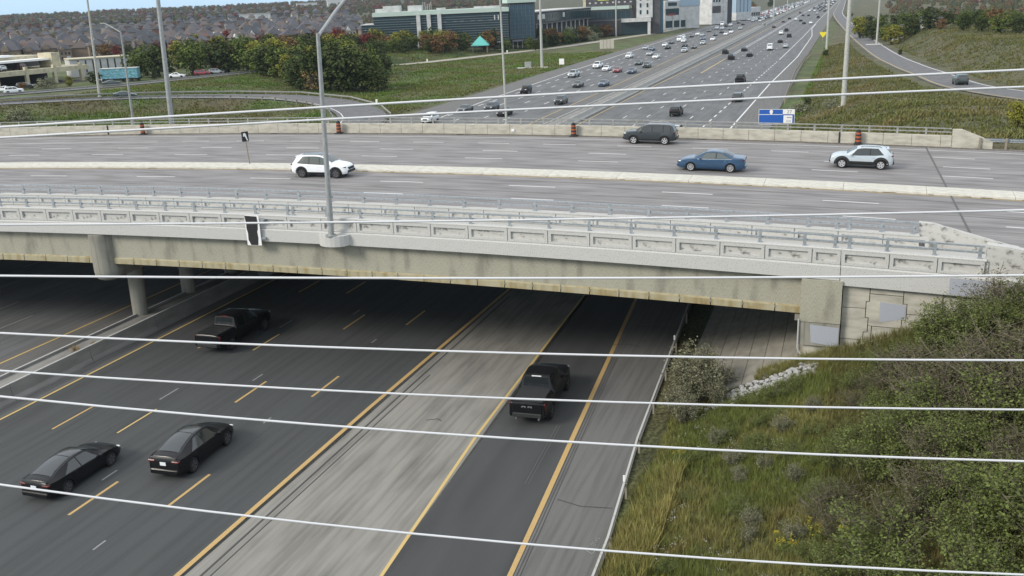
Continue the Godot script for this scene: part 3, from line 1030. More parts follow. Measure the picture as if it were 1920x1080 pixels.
	bdash(road, "lane_dash", [-87.6, -79.4, -71.2, -62.9, -54.8, -46.2, -37.5, -28.6, -19.4, -10.8, -2.3, 6.2, 14.8], 10.37, 3.1, M.white_line)
	bdash(road, "lane_dash", [-86.6, -78.4, -70.5, -62.7, -54.4, -46.1, -37.4, -28.3, -19.4, -11.0, -1.6, 6.4, 15], 14.1, 3.0, M.white_line)
	bdash(road, "lane_dash", [-58.6, -53.1, -47.6, -41.9, -35.9, -30.0, -24.2, -17.9, -11.8, -5.7, 5.9, 12.0], 18.15, 2.8, M.white_line)
	bdash(road, "edge_line", [-150], 21.5, 210.0, M.white_line, 0.15)
	bdash(road, "edge_line", [-120], 17.8, 59.1, M.white_line, 0.14)
	bdash(road, "edge_line", [-150], 3.36, 210.0, M.yellow_line, 0.12)
	bdash(road, "edge_line", [6.6], -8.9, 60.0, M.white_line, 0.16)
	bdash(road, "edge_line", [-150], -10.1, 154.0, M.faded_line, 0.1)
	for q in [[22.75, 23.46, "gutter_dirt"], [-10.38, -10.15, "gutter_dirt"], [3.44, 3.6, "gutter_dirt"]]:
		var gd := MB.new()
		bsheet(gd, q[0], q[1], 0.006, -120.0, 40.0, 3.0)
		put(q[2], gd.mesh(), M.dirt, road)
	for n in [1.75, 12.3, 16.2, -2.0, 7.6]:
		bdash(road, "paving_seam", [-130], n, 180.0, M.road_shoulder, 0.045)
	for s2 in [-52.0, -33.5, -12.0]:
		var dr := MB.new()
		bsheet(dr, 22.9, 23.3, 0.012, s2, s2 + 0.7, 1.0)
		put("drain_grate", dr.mesh(), M.seam, road)
	var joint := MB.new()
	for k in [[23.4, 5.5, 5.72], [-10.3, 7.0, 7.22]]:
		pass
	joint.quad_out(bp(5.48, 23.4, 0.014), bp(5.60, 23.4, 0.014), bp(7.12, -10.3, 0.014), bp(7.0, -10.3, 0.014), UPV)
	put("expansion_joint", joint.mesh(), mat("joint_grey", lin(0.10, 0.10, 0.10), 0.9), road)
	# raised median island in poured lengths
	s = -140.0
	while s < 60.0:
		var k := MB.new()
		blong(k, [[3.62, 0.0], [3.66, 0.13], [3.72, 0.16], [5.58, 0.16], [5.64, 0.13], [5.68, 0.0]], s + 0.012, s + 4.988, 2.5)
		put("median_slab", k.mesh(), M.kerb, road)
		s += 5.0
	var grit := MB.new()
	var rg := RandomNumberGenerator.new()
	rg.seed = 3
	for i in 60:
		var q := rg.randf_range(-60, 20)
		var p := bp(q, 3.55 - rg.randf() * 0.12, 0.02)
		grit.box(p, Vector3(rg.randf_range(0.05, 0.5), 0.03, rg.randf_range(0.03, 0.08)), Basis(UPV, rg.randf_range(-0.2, 0.2)))
	var gr := put("gutter_litter", grit.mesh(), M.bark, road)
	gr.set_meta("kind", "stuff")

func build_abutment() -> void:
	var ab := thing("abutment", "concrete bridge abutment with a stained square pillar beside the earth slope", "abutment")
	var wall := MB.new()
	blong(wall, [[-14.0, -0.3], [23.6, -0.3], [23.6, -6.8], [-14.0, -6.8]], -1.25, 0.45, 1.0)
	put("wall", wall.mesh(), M.concrete_girder, ab)
	var P := func(poly: Array, n: float, depth: float) -> ArrayMesh:
		var mb := MB.new()
		var f := bframe(0, n)
		f.origin.y = 0.0
		mb.prism(PackedVector2Array(poly), f, depth)
		return mb.mesh()
	var V := func(a: float, b: float) -> Vector2: return Vector2(a, b)
	put("pillar", P.call([V.call(-1.33, 4.57), V.call(0.56, 4.57), V.call(0.56, 6.72), V.call(-1.33, 6.75)], -14.92, 0.9), M.concrete_girder, ab)
	put("pillar_base", P.call([V.call(-1.33, 3.36), V.call(0.55, 3.34), V.call(0.55, 4.54), V.call(-1.33, 4.54)], -14.9, 0.9), M.concrete_pier, ab)
	put("footing", P.call([V.call(-1.1, 1.6), V.call(0.3, 1.6), V.call(0.3, 3.34), V.call(-1.1, 3.34)], -14.75, 0.7), M.concrete_warm, ab)
	put("paint_patch", P.call([V.call(-0.75, 3.52), V.call(0.1, 3.42), V.call(0.5, 3.42), V.call(0.52, 4.36), V.call(-0.1, 4.4), V.call(-0.84, 4.44)], -14.913, 0.006), M.cover_paint, ab)
	put("bearing_shelf", P.call([V.call(-1.6, 4.4), V.call(-1.27, 4.4), V.call(-1.27, 4.75), V.call(-1.6, 4.75)], -14.3, 1.0), M.concrete_pier, ab)
	var pipe := MB.new()
	var pth := PackedVector3Array()
	for q in [[-1.42, 4.7, -14.95], [-1.42, 3.2, -14.95], [-1.36, 3.0, -14.98], [-1.05, 2.75, -15.0], [-1.0, 2.55, -15.0], [-1.0, 1.9, -15.0]]:
		var w := bp(q[0], q[2])
		w.y = q[1]
		pth.append(w)
	pipe.tube_path(pth, 0.045, 8)
	put("drain_pipe", pipe.mesh(40), M.concrete_pale, ab)
	# wing parapet that carries on past the bridge
	var wing := MB.new()
	blong(wing, [[-14.4, -0.95], [-14.62, -0.95], [-14.62, 0.78], [-14.4, 0.78]], 0.45, 7.0, 2.0)
	var wp := put("wing_parapet", wing.mesh(), M.concrete_panel, ab)
	var cop := MB.new()
	blong(cop, [[-14.36, 0.78], [-14.74, 0.78], [-14.74, 0.83], [-14.70, 0.87], [-14.40, 0.87], [-14.36, 0.83]], 0.45, 6.9, 2.0)
	put("coping", cop.mesh(), M.concrete, wp)
	var fas := MB.new()
	blong(fas, [[-14.4, 0.06], [-14.68, 0.06], [-14.8, -0.02], [-14.8, -0.93], [-14.4, -0.95]], 0.45, 24.0, 2.0)
	put("fascia", fas.mesh(), M.concrete, wp)
	for i in PANELS.size() - 1:
		if PANELS[i] > 0.0:
			put("parapet_panel", frame_panel(PANELS[i] + 0.02, PANELS[i + 1] - 0.02, -14.62, 0.07, 0.775, 0.16, 0.11, -1.0).mesh(), M.concrete, wp)
	var eb := MB.new()
	eb.prism(PackedVector2Array([V.call(0, -0.9), V.call(8, -1.1), V.call(8, 0.1), V.call(5.5, 0.5), V.call(0.9, 1.34), V.call(0, 1.42)]), bframe(6.9, -14.55), 0.4)
	put("end_block", eb.mesh(), M.concrete_panel, wp)
	var cr := MB.new()
	cr.prism(PackedVector2Array([V.call(5.5, 0.5), V.call(8, 0.1), V.call(8, 0.2), V.call(5.5, 0.6), V.call(0.9, 1.44), V.call(0, 1.52), V.call(0, 1.425), V.call(0.9, 1.345)]), bframe(6.9, -14.5), 0.5)
	put("coping", cr.mesh(), M.concrete, wp)
	var pp := MB.new()
	blong(pp, [[-14.803, -0.1], [-14.81, -0.1], [-14.81, -0.9], [-14.803, -0.9]], 5.4, 7.2, 2.0)
	put("paint_patch", pp.mesh(), M.cover_paint, wp)
	# retaining wall of interlocking panels
	var rw := thing("retaining_wall", "retaining wall of interlocking buff concrete panels beside the bridge pillar", "retaining wall")
	var back := MB.new()
	blong(back, [[-14.42, -1.0], [-13.6, -1.0], [-13.6, -6.5], [-14.42, -6.5]], 0.5, 16.0, 2.0)
	put("backing", back.mesh(), M.seam, rw)
	var panels := [
		[[0.6, 5.36], [1.66, 5.36], [1.66, 5.72], [1.80, 5.72], [1.80, 6.75], [0.6, 6.75]],
		[[0.6, 3.74], [1.62, 3.74], [1.62, 4.16], [1.80, 4.16], [1.80, 4.86], [1.66, 4.86], [1.66, 5.325], [0.6, 5.325]],
		[[0.6, 1.5], [1.98, 1.5], [1.98, 4.45], [1.835, 4.47], [1.835, 4.125], [1.655, 4.12], [1.655, 3.705], [0.6, 3.705]],
		[[1.835, 6.12], [3.30, 6.08], [3.30, 6.6], [1.835, 6.62]],
		[[1.835, 4.5], [1.98, 4.48], [3.30, 4.46], [3.30, 4.9], [3.48, 4.9], [3.48, 5.66], [3.30, 5.66], [3.30, 6.04], [1.835, 6.08], [1.835, 5.68], [1.695, 5.68], [1.695, 4.9], [1.835, 4.9]],
		[[2.015, 1.5], [3.4, 1.5], [3.4, 4.42], [2.015, 4.44]],
		[[3.335, 5.7], [3.515, 5.7], [3.515, 5.2], [4.85, 5.2], [4.85, 5.6], [5.02, 5.6], [5.02, 6.6], [3.335, 6.6]],
		[[3.335, 3.0], [4.95, 3.0], [4.95, 5.16], [3.515, 5.16], [3.515, 4.86], [3.335, 4.86]],
		[[5.055, 6.2], [6.5, 6.15], [6.5, 6.6], [5.055, 6.6]],
		[[4.985, 3.0], [6.5, 3.0], [6.5, 6.11], [5.055, 6.16], [5.055, 5.57], [4.885, 5.57], [4.885, 5.2], [4.985, 5.19]],
		[[6.535, 3.0], [9.0, 3.0], [9.0, 6.5], [6.535, 6.5]],
	]
	for q in panels:
		var poly := []
		for k in q:
			poly.append(V.call(k[0], k[1]))
		put("panel", P.call(poly, -14.55, 0.14), M.concrete_warm, rw)
	put("paint_patch", P.call([V.call(2.32, 4.7), V.call(3.43, 4.93), V.call(3.45, 5.62), V.call(2.3, 5.72)], -14.56, 0.005), M.cover_paint, rw)
	# slope paving under the bridge, in long strips
	var sl := thing("slope_paving", "sloping concrete paving in long strips beneath the end of the overpass", "slope paving")
	for i in 8:
		var mb := MB.new()
		var x0 := -7.6 + 0.86 * i
		var rings := []
		for z in [-44.3 + 0.05 * i, -50.0, -60.0, -72.0, -84.0]:
			var ya := 0.06 + 0.37 * i
			rings.append(PackedVector3Array([Vector3(x0 + 0.012, ya, z), Vector3(x0 + 0.848, ya + 0.362, z), Vector3(x0 + 0.848, ya - 0.7, z), Vector3(x0 + 0.012, ya - 0.7, z)]))
		mb.loft(rings, true)
		put("slab", mb.mesh(), M.slab, sl)
	var under := MB.new()
	under.prism(PackedVector2Array([V.call(-7.7, -0.3), V.call(-0.8, -0.3), V.call(-0.8, 2.7), V.call(-7.7, -0.1)]), Transform3D(Basis(), Vector3(0, 0, -45.0)), 39.0)
	put("base", under.mesh(), M.tar, sl)

# ---------------------------------------------------------------- vehicles
class Car:
	# profile keys: [x, belt height, top height, half width at belt, half width at top]; x runs from the tail to the nose
	var keys: Array
	var sill := 0.28
	var wheels: Array   # x of rear and front axle
	var r := 0.34
	var xs := PackedFloat32Array()
	var arch := 1.13
	var taper := 0.13
	func prof(x: float) -> Array:
		var o := []
		var n := keys.size()
		var done := false
		for i in n - 1:
			if x <= keys[i + 1][0]:
				var t := clampf((x - keys[i][0]) / (keys[i + 1][0] - keys[i][0]), 0.0, 1.0)
				var a: Array = keys[maxi(i - 1, 0)]
				var d: Array = keys[mini(i + 2, n - 1)]
				var span: float = keys[i + 1][0] - keys[i][0]
				for k in range(1, 5):
					var lo: float = keys[i][k]
					var hi: float = keys[i + 1][k]
					var ma: float = (hi - a[k]) / maxf(keys[i + 1][0] - a[0], 0.01) * span
					var mb: float = (d[k] - lo) / maxf(d[0] - keys[i][0], 0.01) * span
					# keep the curve from overshooting
					var step := hi - lo
					if absf(step) < 0.004:
						ma = 0.0
						mb = 0.0
					else:
						ma = clampf(ma / step, 0.0, 2.2) * step
						mb = clampf(mb / step, 0.0, 2.2) * step
					var t2 := t * t
					var t3 := t2 * t
					o.append(lo * (2 * t3 - 3 * t2 + 1) + ma * (t3 - 2 * t2 + t) + hi * (3 * t2 - 2 * t3) + mb * (t3 - t2))
				done = true
				break
		if not done:
			var e: Array = keys[n - 1]
			o = [e[1], e[2], e[3], e[4]]
		# the plan draws in towards both ends
		var e0: float = keys[0][0]
		var e1: float = keys[n - 1][0]
		var f0 := clampf((e0 + 0.55 - x) / 0.55, 0.0, 1.0)
		var f1 := clampf((x - e1 + 0.75) / 0.75, 0.0, 1.0)
		var k2 := 1.0 - taper * 0.6 * f0 * f0 - taper * f1 * f1
		o[2] *= k2
		o[3] *= k2
		return o
	func low(x: float) -> float:
		var y := sill
		for w in wheels:
			var d := absf(x - w)
			var q := r * arch
			if d < q:
				y = maxf(y, r + sqrt(q * q - d * d))
		# overhangs rise a little
		var e0: float = keys[0][0]
		var e1: float = keys[keys.size() - 1][0]
		y += 0.10 * clampf((e0 + 0.35 - x) / 0.35, 0.0, 1.0) + 0.06 * clampf((x - e1 + 0.3) / 0.3, 0.0, 1.0)
		return y
	func half(x: float) -> PackedVector2Array:
		# (z, y) from the underside to the roof's middle
		var p := prof(x)
		var b: float = p[0]
		var tp: float = p[1]
		var wb: float = p[2]
		var wt: float = p[3]
		var y0 := low(x)
		var mid := maxf(sill + (b - sill) * 0.52, y0)
		var y1 := maxf(sill + 0.14, y0)
		b = maxf(b, y0 + 0.03)
		tp = maxf(tp, b + 0.02)
		var edge := minf(0.07, (tp - b) * 0.4)
		return PackedVector2Array([Vector2(0, y0), Vector2(wb * 0.9, y0), Vector2(wb * 0.985, y1), Vector2(wb, mid), Vector2(wb * 0.965, b), Vector2(wt, tp - edge), Vector2(wt * 0.9, tp - edge * 0.3), Vector2(wt * 0.5, tp), Vector2(0, tp + 0.012)])
	func ring(x: float) -> PackedVector3Array:
		var h := half(x)
		var o := PackedVector3Array()
		for q in h:
			o.append(Vector3(x, q.y, q.x))
		for i in range(h.size() - 2, 0, -1):
			o.append(Vector3(x, h[i].y, -h[i].x))
		return o
	func stations(fine: int) -> void:
		var s := []
		for k in keys:
			s.append(k[0])
		for w in wheels:
			for i in range(-fine, fine + 1):
				s.append(w + r * arch * sin(PI * 0.5 * i / fine))
			s.append(w - r * arch - 0.005)
			s.append(w + r * arch + 0.005)
		if fine > 5:
			var q: float = keys[0][0]
			while q < keys[keys.size() - 1][0]:
				s.append(q)
				q += 0.13
		s.append(keys[0][0] + 0.35)
		s.append(keys[keys.size() - 1][0] - 0.3)
		s.sort()
		xs = PackedFloat32Array()
		for q in s:
			if xs.size() == 0 or q - xs[xs.size() - 1] > 0.003:
				xs.append(q)
	func body() -> MB:
		var mb := MB.new()
		var rings := []
		for x in xs:
			rings.append(ring(x))
		mb.loft(rings, true)
		return mb
	func side(x: float, y: float) -> float:
		# outer half width at a height
		var h := half(x)
		for i in range(1, 5):
			if y <= h[i + 1].y:
				var t := clampf((y - h[i].y) / maxf(h[i + 1].y - h[i].y, 1e-4), 0.0, 1.0)
				return lerpf(h[i].x, h[i + 1].x, t)
		return h[5].x
	func top(x: float, z: float) -> float:
		var h := half(x)
		var a := absf(z)
		for i in range(8, 5, -1):
			if a <= h[i - 1].x:
				var t := clampf((a - h[i].x) / maxf(h[i - 1].x - h[i].x, 1e-4), 0.0, 1.0)
				return lerpf(h[i].y, h[i - 1].y, t)
		return h[5].y
	# patch on the side, corners given as (x, y): low-rear, low-front, high-front, high-rear
	func side_patch(mb: MB, sgn: float, c: Array, nx: int, ny: int, off: float) -> void:
		var g := []
		for j in ny + 1:
			var row := []
			for i in nx + 1:
				var u := float(i) / nx
				var w := float(j) / ny
				var lo := Vector2(c[0][0], c[0][1]).lerp(Vector2(c[1][0], c[1][1]), u)
				var hi := Vector2(c[3][0], c[3][1]).lerp(Vector2(c[2][0], c[2][1]), u)
				var p := lo.lerp(hi, w)
				row.append(Vector3(p.x, p.y, sgn * (side(p.x, p.y) + off)))
			g.append(row)
		for j in ny:
			for i in nx:
				mb.quad_out(g[j][i], g[j][i + 1], g[j + 1][i + 1], g[j + 1][i], Vector3(0, 0.2, sgn))
	func glass_side(mb: MB, sgn: float, xa0: float, xa1: float, xb0: float, xb1: float, v0 := 0.06, v1 := 0.9, n := 5, off := 0.012) -> void:
		# between belt and roof edge: bottom from xa0 to xa1, top from xb0 to xb1
		var g := []
		for j in 3:
			var row := []
			for i in n + 1:
				var u := float(i) / n
				var w := lerpf(v0, v1, j / 2.0)
				var x := lerpf(lerpf(xa0, xa1, u), lerpf(xb0, xb1, u), j / 2.0)
				var h := half(x)
				var q := h[4].lerp(h[5], w)
				row.append(Vector3(x, q.y, sgn * (q.x + off)))
			g.append(row)
		for j in 2:
			for i in n:
				mb.quad_out(g[j][i], g[j][i + 1], g[j + 1][i + 1], g[j + 1][i], Vector3(0, 0.2, sgn))
	func top_patch(mb: MB, x0: float, x1: float, k0: float, k1: float, off := 0.012, nx := 6, nz := 8) -> void:
		# across the top from x0 to x1, k0..k1 the share of the top's half width used at each end
		var g := []
		for i in nx + 1:
			var row := []
			var u := float(i) / nx
			var x := lerpf(x0, x1, u)
			var wt: float = half(x)[5].x * lerpf(k0, k1, u)
			for j in nz + 1:
				var z := lerpf(-wt, wt, float(j) / nz)
				row.append(Vector3(x, top(x, z) + off, z))
			g.append(row)
		for i in nx:
			for j in nz:
				mb.quad_out(g[i][j], g[i + 1][j], g[i + 1][j + 1], g[i][j + 1], UPV_)
	const UPV_ := Vector3(0, 1, 0)
	func arch_patch(mb: MB, sgn: float, w: float, r0: float, r1: float, off: float, a0 := -0.15, a1 := PI + 0.15) -> void:
		var n := 14
		for i in n:
			var p := []
			for q in [[i, r0], [i + 1, r0], [i + 1, r1], [i, r1]]:
				var a := lerpf(a0, a1, float(q[0]) / n)
				var x: float = w + cos(a) * q[1]
				var y: float = r + sin(a) * q[1]
				p.append(Vector3(x, y, sgn * (side(x, maxf(y, low(x) + 0.01)) + off)))
			mb.quad_out(p[0], p[1], p[2], p[3], Vector3(0, 0, sgn))

func car_spec(kind: String) -> Car:
	var c := Car.new()
	match kind:
		"suv":      # rounded mid-size sport utility
			c.keys = [[-2.26, 0.78, 0.82, 0.80, 0.74], [-2.22, 0.95, 1.0, 0.86, 0.76], [-2.1, 1.05, 1.12, 0.90, 0.74], [-1.85, 1.08, 1.48, 0.92, 0.66], [-1.6, 1.06, 1.60, 0.93, 0.66], [-1.1, 1.03, 1.655, 0.93, 0.67], [-0.3, 1.0, 1.67, 0.93, 0.67], [0.25, 0.98, 1.60, 0.93, 0.66], [0.75, 0.98, 1.33, 0.93, 0.70], [1.12, 0.99, 1.09, 0.92, 0.78], [1.3, 0.96, 1.06, 0.92, 0.78], [1.85, 0.88, 0.98, 0.90, 0.72], [2.12, 0.78, 0.87, 0.85, 0.66], [2.26, 0.62, 0.70, 0.74, 0.60]]
			c.wheels = [-1.36, 1.39]
			c.r = 0.37
			c.sill = 0.3
		"boxy_suv":
			c.keys = [[-2.28, 0.82, 0.86, 0.84, 0.76], [-2.24, 1.02, 1.08, 0.88, 0.76], [-2.12, 1.1, 1.28, 0.91, 0.72], [-1.92, 1.1, 1.60, 0.92, 0.68], [-1.6, 1.08, 1.68, 0.93, 0.68], [-0.8, 1.05, 1.70, 0.93, 0.68], [0.1, 1.03, 1.69, 0.93, 0.68], [0.5, 1.03, 1.58, 0.93, 0.68], [0.95, 1.05, 1.30, 0.92, 0.72], [1.2, 1.06, 1.14, 0.92, 0.80], [1.5, 1.02, 1.12, 0.92, 0.80], [2.0, 0.95, 1.05, 0.90, 0.76], [2.2, 0.8, 0.9, 0.84, 0.68], [2.28, 0.64, 0.72, 0.78, 0.62]]
			c.wheels = [-1.36, 1.33]
			c.r = 0.36
			c.sill = 0.32
		"crossover":
			c.keys = [[-2.16, 0.76, 0.8, 0.78, 0.72], [-2.12, 0.95, 1.0, 0.85, 0.74], [-2.0, 1.06, 1.12, 0.89, 0.74], [-1.78, 1.1, 1.40, 0.90, 0.66], [-1.5, 1.06, 1.52, 0.91, 0.65], [-0.9, 1.0, 1.575, 0.91, 0.66], [-0.2, 0.98, 1.58, 0.91, 0.66], [0.3, 0.96, 1.50, 0.91, 0.65], [0.8, 0.97, 1.24, 0.91, 0.70], [1.1, 0.97, 1.04, 0.90, 0.78], [1.5, 0.93, 1.02, 0.90, 0.76], [1.9, 0.82, 0.93, 0.88, 0.70], [2.1, 0.68, 0.80, 0.80, 0.62], [2.17, 0.56, 0.62, 0.72, 0.56]]
			c.wheels = [-1.33, 1.33]
			c.r = 0.35
			c.sill = 0.29
		"sedan":
			c.keys = [[-2.42, 0.72, 0.78, 0.78, 0.72], [-2.38, 0.93, 0.98, 0.84, 0.76], [-2.2, 1.0, 1.06, 0.88, 0.76], [-1.85, 0.99, 1.08, 0.90, 0.75], [-1.55, 0.98, 1.14, 0.91, 0.70], [-1.1, 0.97, 1.33, 0.92, 0.62], [-0.6, 0.96, 1.44, 0.92, 0.62], [-0.1, 0.94, 1.475, 0.92, 0.62], [0.35, 0.93, 1.42, 0.92, 0.62], [0.8, 0.92, 1.20, 0.92, 0.67], [1.25, 0.92, 0.98, 0.91, 0.76], [1.5, 0.9, 0.96, 0.91, 0.76], [2.0, 0.8, 0.88, 0.88, 0.70], [2.3, 0.68, 0.76, 0.80, 0.62], [2.43, 0.55, 0.6, 0.68, 0.54]]
			c.wheels = [-1.42, 1.43]
			c.r = 0.335
			c.sill = 0.22
		"fastback":
			c.keys = [[-2.45, 0.70, 0.76, 0.80, 0.72], [-2.42, 0.86, 0.94, 0.86, 0.72], [-2.3, 0.95, 1.07, 0.90, 0.70], [-2.0, 0.96, 1.12, 0.95, 0.68], [-1.5, 0.95, 1.27, 0.97, 0.62], [-0.9, 0.93, 1.40, 0.97, 0.57], [-0.3, 0.90, 1.455, 0.96, 0.55], [0.15, 0.88, 1.44, 0.95, 0.55], [0.6, 0.87, 1.29, 0.95, 0.60], [1.1, 0.88, 1.02, 0.96, 0.70], [1.4, 0.87, 0.93, 0.97, 0.72], [1.8, 0.80, 0.87, 0.95, 0.66], [2.15, 0.68, 0.77, 0.90, 0.58], [2.38, 0.55, 0.62, 0.80, 0.5], [2.46, 0.44, 0.48, 0.70, 0.44]]
			c.wheels = [-1.46, 1.46]
			c.r = 0.35
			c.sill = 0.2
		"pickup":
			c.keys = [[-2.95, 0.95, 1.22, 0.98, 0.92], [-2.9, 1.1, 1.29, 1.0, 0.92], [-1.2, 1.1, 1.29, 1.01, 0.92], [-1.12, 1.12, 1.36, 1.01, 0.80], [-0.95, 1.14, 1.86, 1.01, 0.72], [-0.7, 1.14, 1.93, 1.01, 0.73], [0.2, 1.12, 1.95, 1.01, 0.74], [0.65, 1.12, 1.88, 1.01, 0.73], [1.2, 1.13, 1.42, 1.0, 0.80], [1.42, 1.15, 1.24, 1.0, 0.88], [1.6, 1.15, 1.25, 1.0, 0.88], [2.5, 1.1, 1.2, 0.98, 0.85], [2.75, 0.98, 1.08, 0.95, 0.80], [2.88, 0.7, 0.8, 0.90, 0.7]]
			c.wheels = [-1.78, 1.88]
			c.r = 0.41
			c.sill = 0.42
		"jeep":
			c.keys = [[-2.1, 0.9, 1.1, 0.84, 0.78], [-2.07, 1.1, 1.72, 0.88, 0.74], [-1.9, 1.1, 1.80, 0.89, 0.75], [0.2, 1.08, 1.80, 0.89, 0.75], [0.42, 1.08, 1.75, 0.89, 0.74], [0.68, 1.1, 1.2, 0.88, 0.76], [1.2, 1.08, 1.16, 0.86, 0.72], [1.95, 1.02, 1.1, 0.82, 0.68], [2.1, 0.7, 0.75, 0.8, 0.66]]
			c.wheels = [-1.22, 1.25]
			c.r = 0.4
			c.sill = 0.42
		"van":
			c.keys = [[-2.7, 0.8, 1.4, 0.92, 0.86], [-2.66, 1.15, 2.1, 0.97, 0.82], [-2.4, 1.15, 2.2, 0.98, 0.82], [0.6, 1.12, 2.2, 0.98, 0.82], [1.0, 1.12, 2.08, 0.98, 0.80], [1.75, 1.12, 1.35, 0.96, 0.80], [1.95, 1.08, 1.18, 0.95, 0.82], [2.5, 0.92, 1.0, 0.9, 0.74], [2.7, 0.6, 0.7, 0.82, 0.66]]
			c.wheels = [-1.65, 1.75]
			c.r = 0.36
			c.sill = 0.32
	return c

func car_glass(kind: String, c: Car, mb: MB, which := "all") -> void:
	# windshield, rear window, side windows
	var w := {
		"suv": [1.02, 0.32, -2.02, -1.72, [[-1.66, -0.75, -1.25, -0.78], [-0.68, 0.12, -0.70, 0.08], [0.18, 0.86, 0.14, 0.40]]],
		"boxy_suv": [1.14, 0.55, -2.12, -1.95, [[-1.85, -1.25, -1.75, -1.25], [-1.18, -0.3, -1.18, -0.3], [-0.22, 0.86, -0.22, 0.5]]],
		"crossover": [1.06, 0.38, -1.94, -1.6, [[-1.45, -0.6, -1.05, -0.6], [-0.53, 0.75, -0.53, 0.3]]],
		"sedan": [1.2, 0.42, -1.55, -0.85, [[-1.45, -0.42, -0.85, -0.42], [-0.35, 0.85, -0.35, 0.38]]],
		"fastback": [1.02, 0.25, -1.95, -0.62, [[-1.45, -0.45, -0.85, -0.45], [-0.38, 0.75, -0.38, 0.3]]],
		"pickup": [1.36, 0.72, -1.1, -0.96, [[-0.88, -0.12, -0.82, -0.12], [-0.04, 1.1, -0.04, 0.68]]],
		"jeep": [0.64, 0.45, -2.095, -2.075, [[-1.95, -1.2, -1.9, -1.2], [-1.1, -0.3, -1.1, -0.3], [-0.2, 0.45, -0.2, 0.36]]],
		"van": [1.7, 1.05, -2.69, -2.67, [[0.2, 1.5, 0.2, 0.98]]],
	}[kind] as Array
	if which == "all" or which == "windshield":
		c.top_patch(mb, w[0], w[1], 0.88, 0.92, 0.014, 5, 6)
	if which == "all" or which == "rear":
		var kk := 0.96 if kind == "fastback" else 0.86
		c.top_patch(mb, w[2], w[3], kk, kk, 0.014, 6, 6)
	if which == "all" or which.begins_with("side"):
		for i in w[4].size():
			var q: Array = w[4][i]
			for sg in [-1.0, 1.0]:
				if which == "all" or which == "side%d%d" % [i, int(sg)]:
					c.glass_side(mb, sg, q[0], q[1], q[2], q[3], 0.08, 0.93, 4)

func n_sides(kind: String) -> int:
	return {"suv": 3, "boxy_suv": 3, "crossover": 2, "sedan": 2, "fastback": 2, "pickup": 2, "jeep": 3, "van": 1}[kind]

func c_sides(kind: String) -> Array:
	return {"suv": [[-1.66, -0.75, -1.25, -0.78], [-0.68, 0.12, -0.70, 0.08], [0.18, 0.86, 0.14, 0.40]], "boxy_suv": [[-1.85, -1.25, -1.75, -1.25], [-0.22, 0.86, -0.22, 0.5]], "crossover": [[-1.45, -0.6, -1.05, -0.6], [-0.53, 0.75, -0.53, 0.3]], "sedan": [[-1.45, -0.42, -0.85, -0.42], [-0.35, 0.85, -0.35, 0.38]], "fastback": [[-1.45, -0.45, -0.85, -0.45], [-0.38, 0.75, -0.38, 0.3]], "pickup": [[-0.88, -0.12, -0.82, -0.12], [-0.04, 1.1, -0.04, 0.68]]}[kind]

func wheel_meshes(r: float, style: int) -> Array:
	var ty := MB.new()
	var xf := Transform3D(Basis(Vector3.RIGHT, PI / 2), Vector3())
	ty.lathe(PackedVector2Array([Vector2(r * 0.66, -0.10), Vector2(r * 0.93, -0.115), Vector2(r, -0.085), Vector2(r, 0.085), Vector2(r * 0.93, 0.115), Vector2(r * 0.66, 0.10)]), 26, xf)
	var ri := MB.new()
	var q := r * 0.68
	# barrel ring and spokes, facing +z
	for i in 26:
		var a := TAU * i / 26
		var b := TAU * (i + 1) / 26
		var da := Vector3(cos(a), sin(a), 0)
		var db := Vector3(cos(b), sin(b), 0)
		ri.quad_out(da * q + Vector3(0, 0, 0.108), db * q + Vector3(0, 0, 0.108), db * q * 0.87 + Vector3(0, 0, 0.1), da * q * 0.87 + Vector3(0, 0, 0.1), Vector3(0, 0, 1))
	var ns := 5 if style != 1 else 10
	for i in ns:
		var a := TAU * i / ns + 0.3
		var d := Vector3(cos(a), sin(a), 0)
		var p := Vector3(-sin(a), cos(a), 0)
		var w0 := q * (0.2 if ns == 5 else 0.07)
		var w1 := q * (0.32 if style == 2 else 0.17 if ns == 5 else 0.09)
		ri.quad_out(d * 0.03 + p * w0 + Vector3(0, 0, 0.1), d * 0.03 - p * w0 + Vector3(0, 0, 0.1), d * q * 0.9 - p * w1 + Vector3(0, 0, 0.105), d * q * 0.9 + p * w1 + Vector3(0, 0, 0.105), Vector3(0, 0, 1))
	return [ty.mesh(35), ri.mesh()]

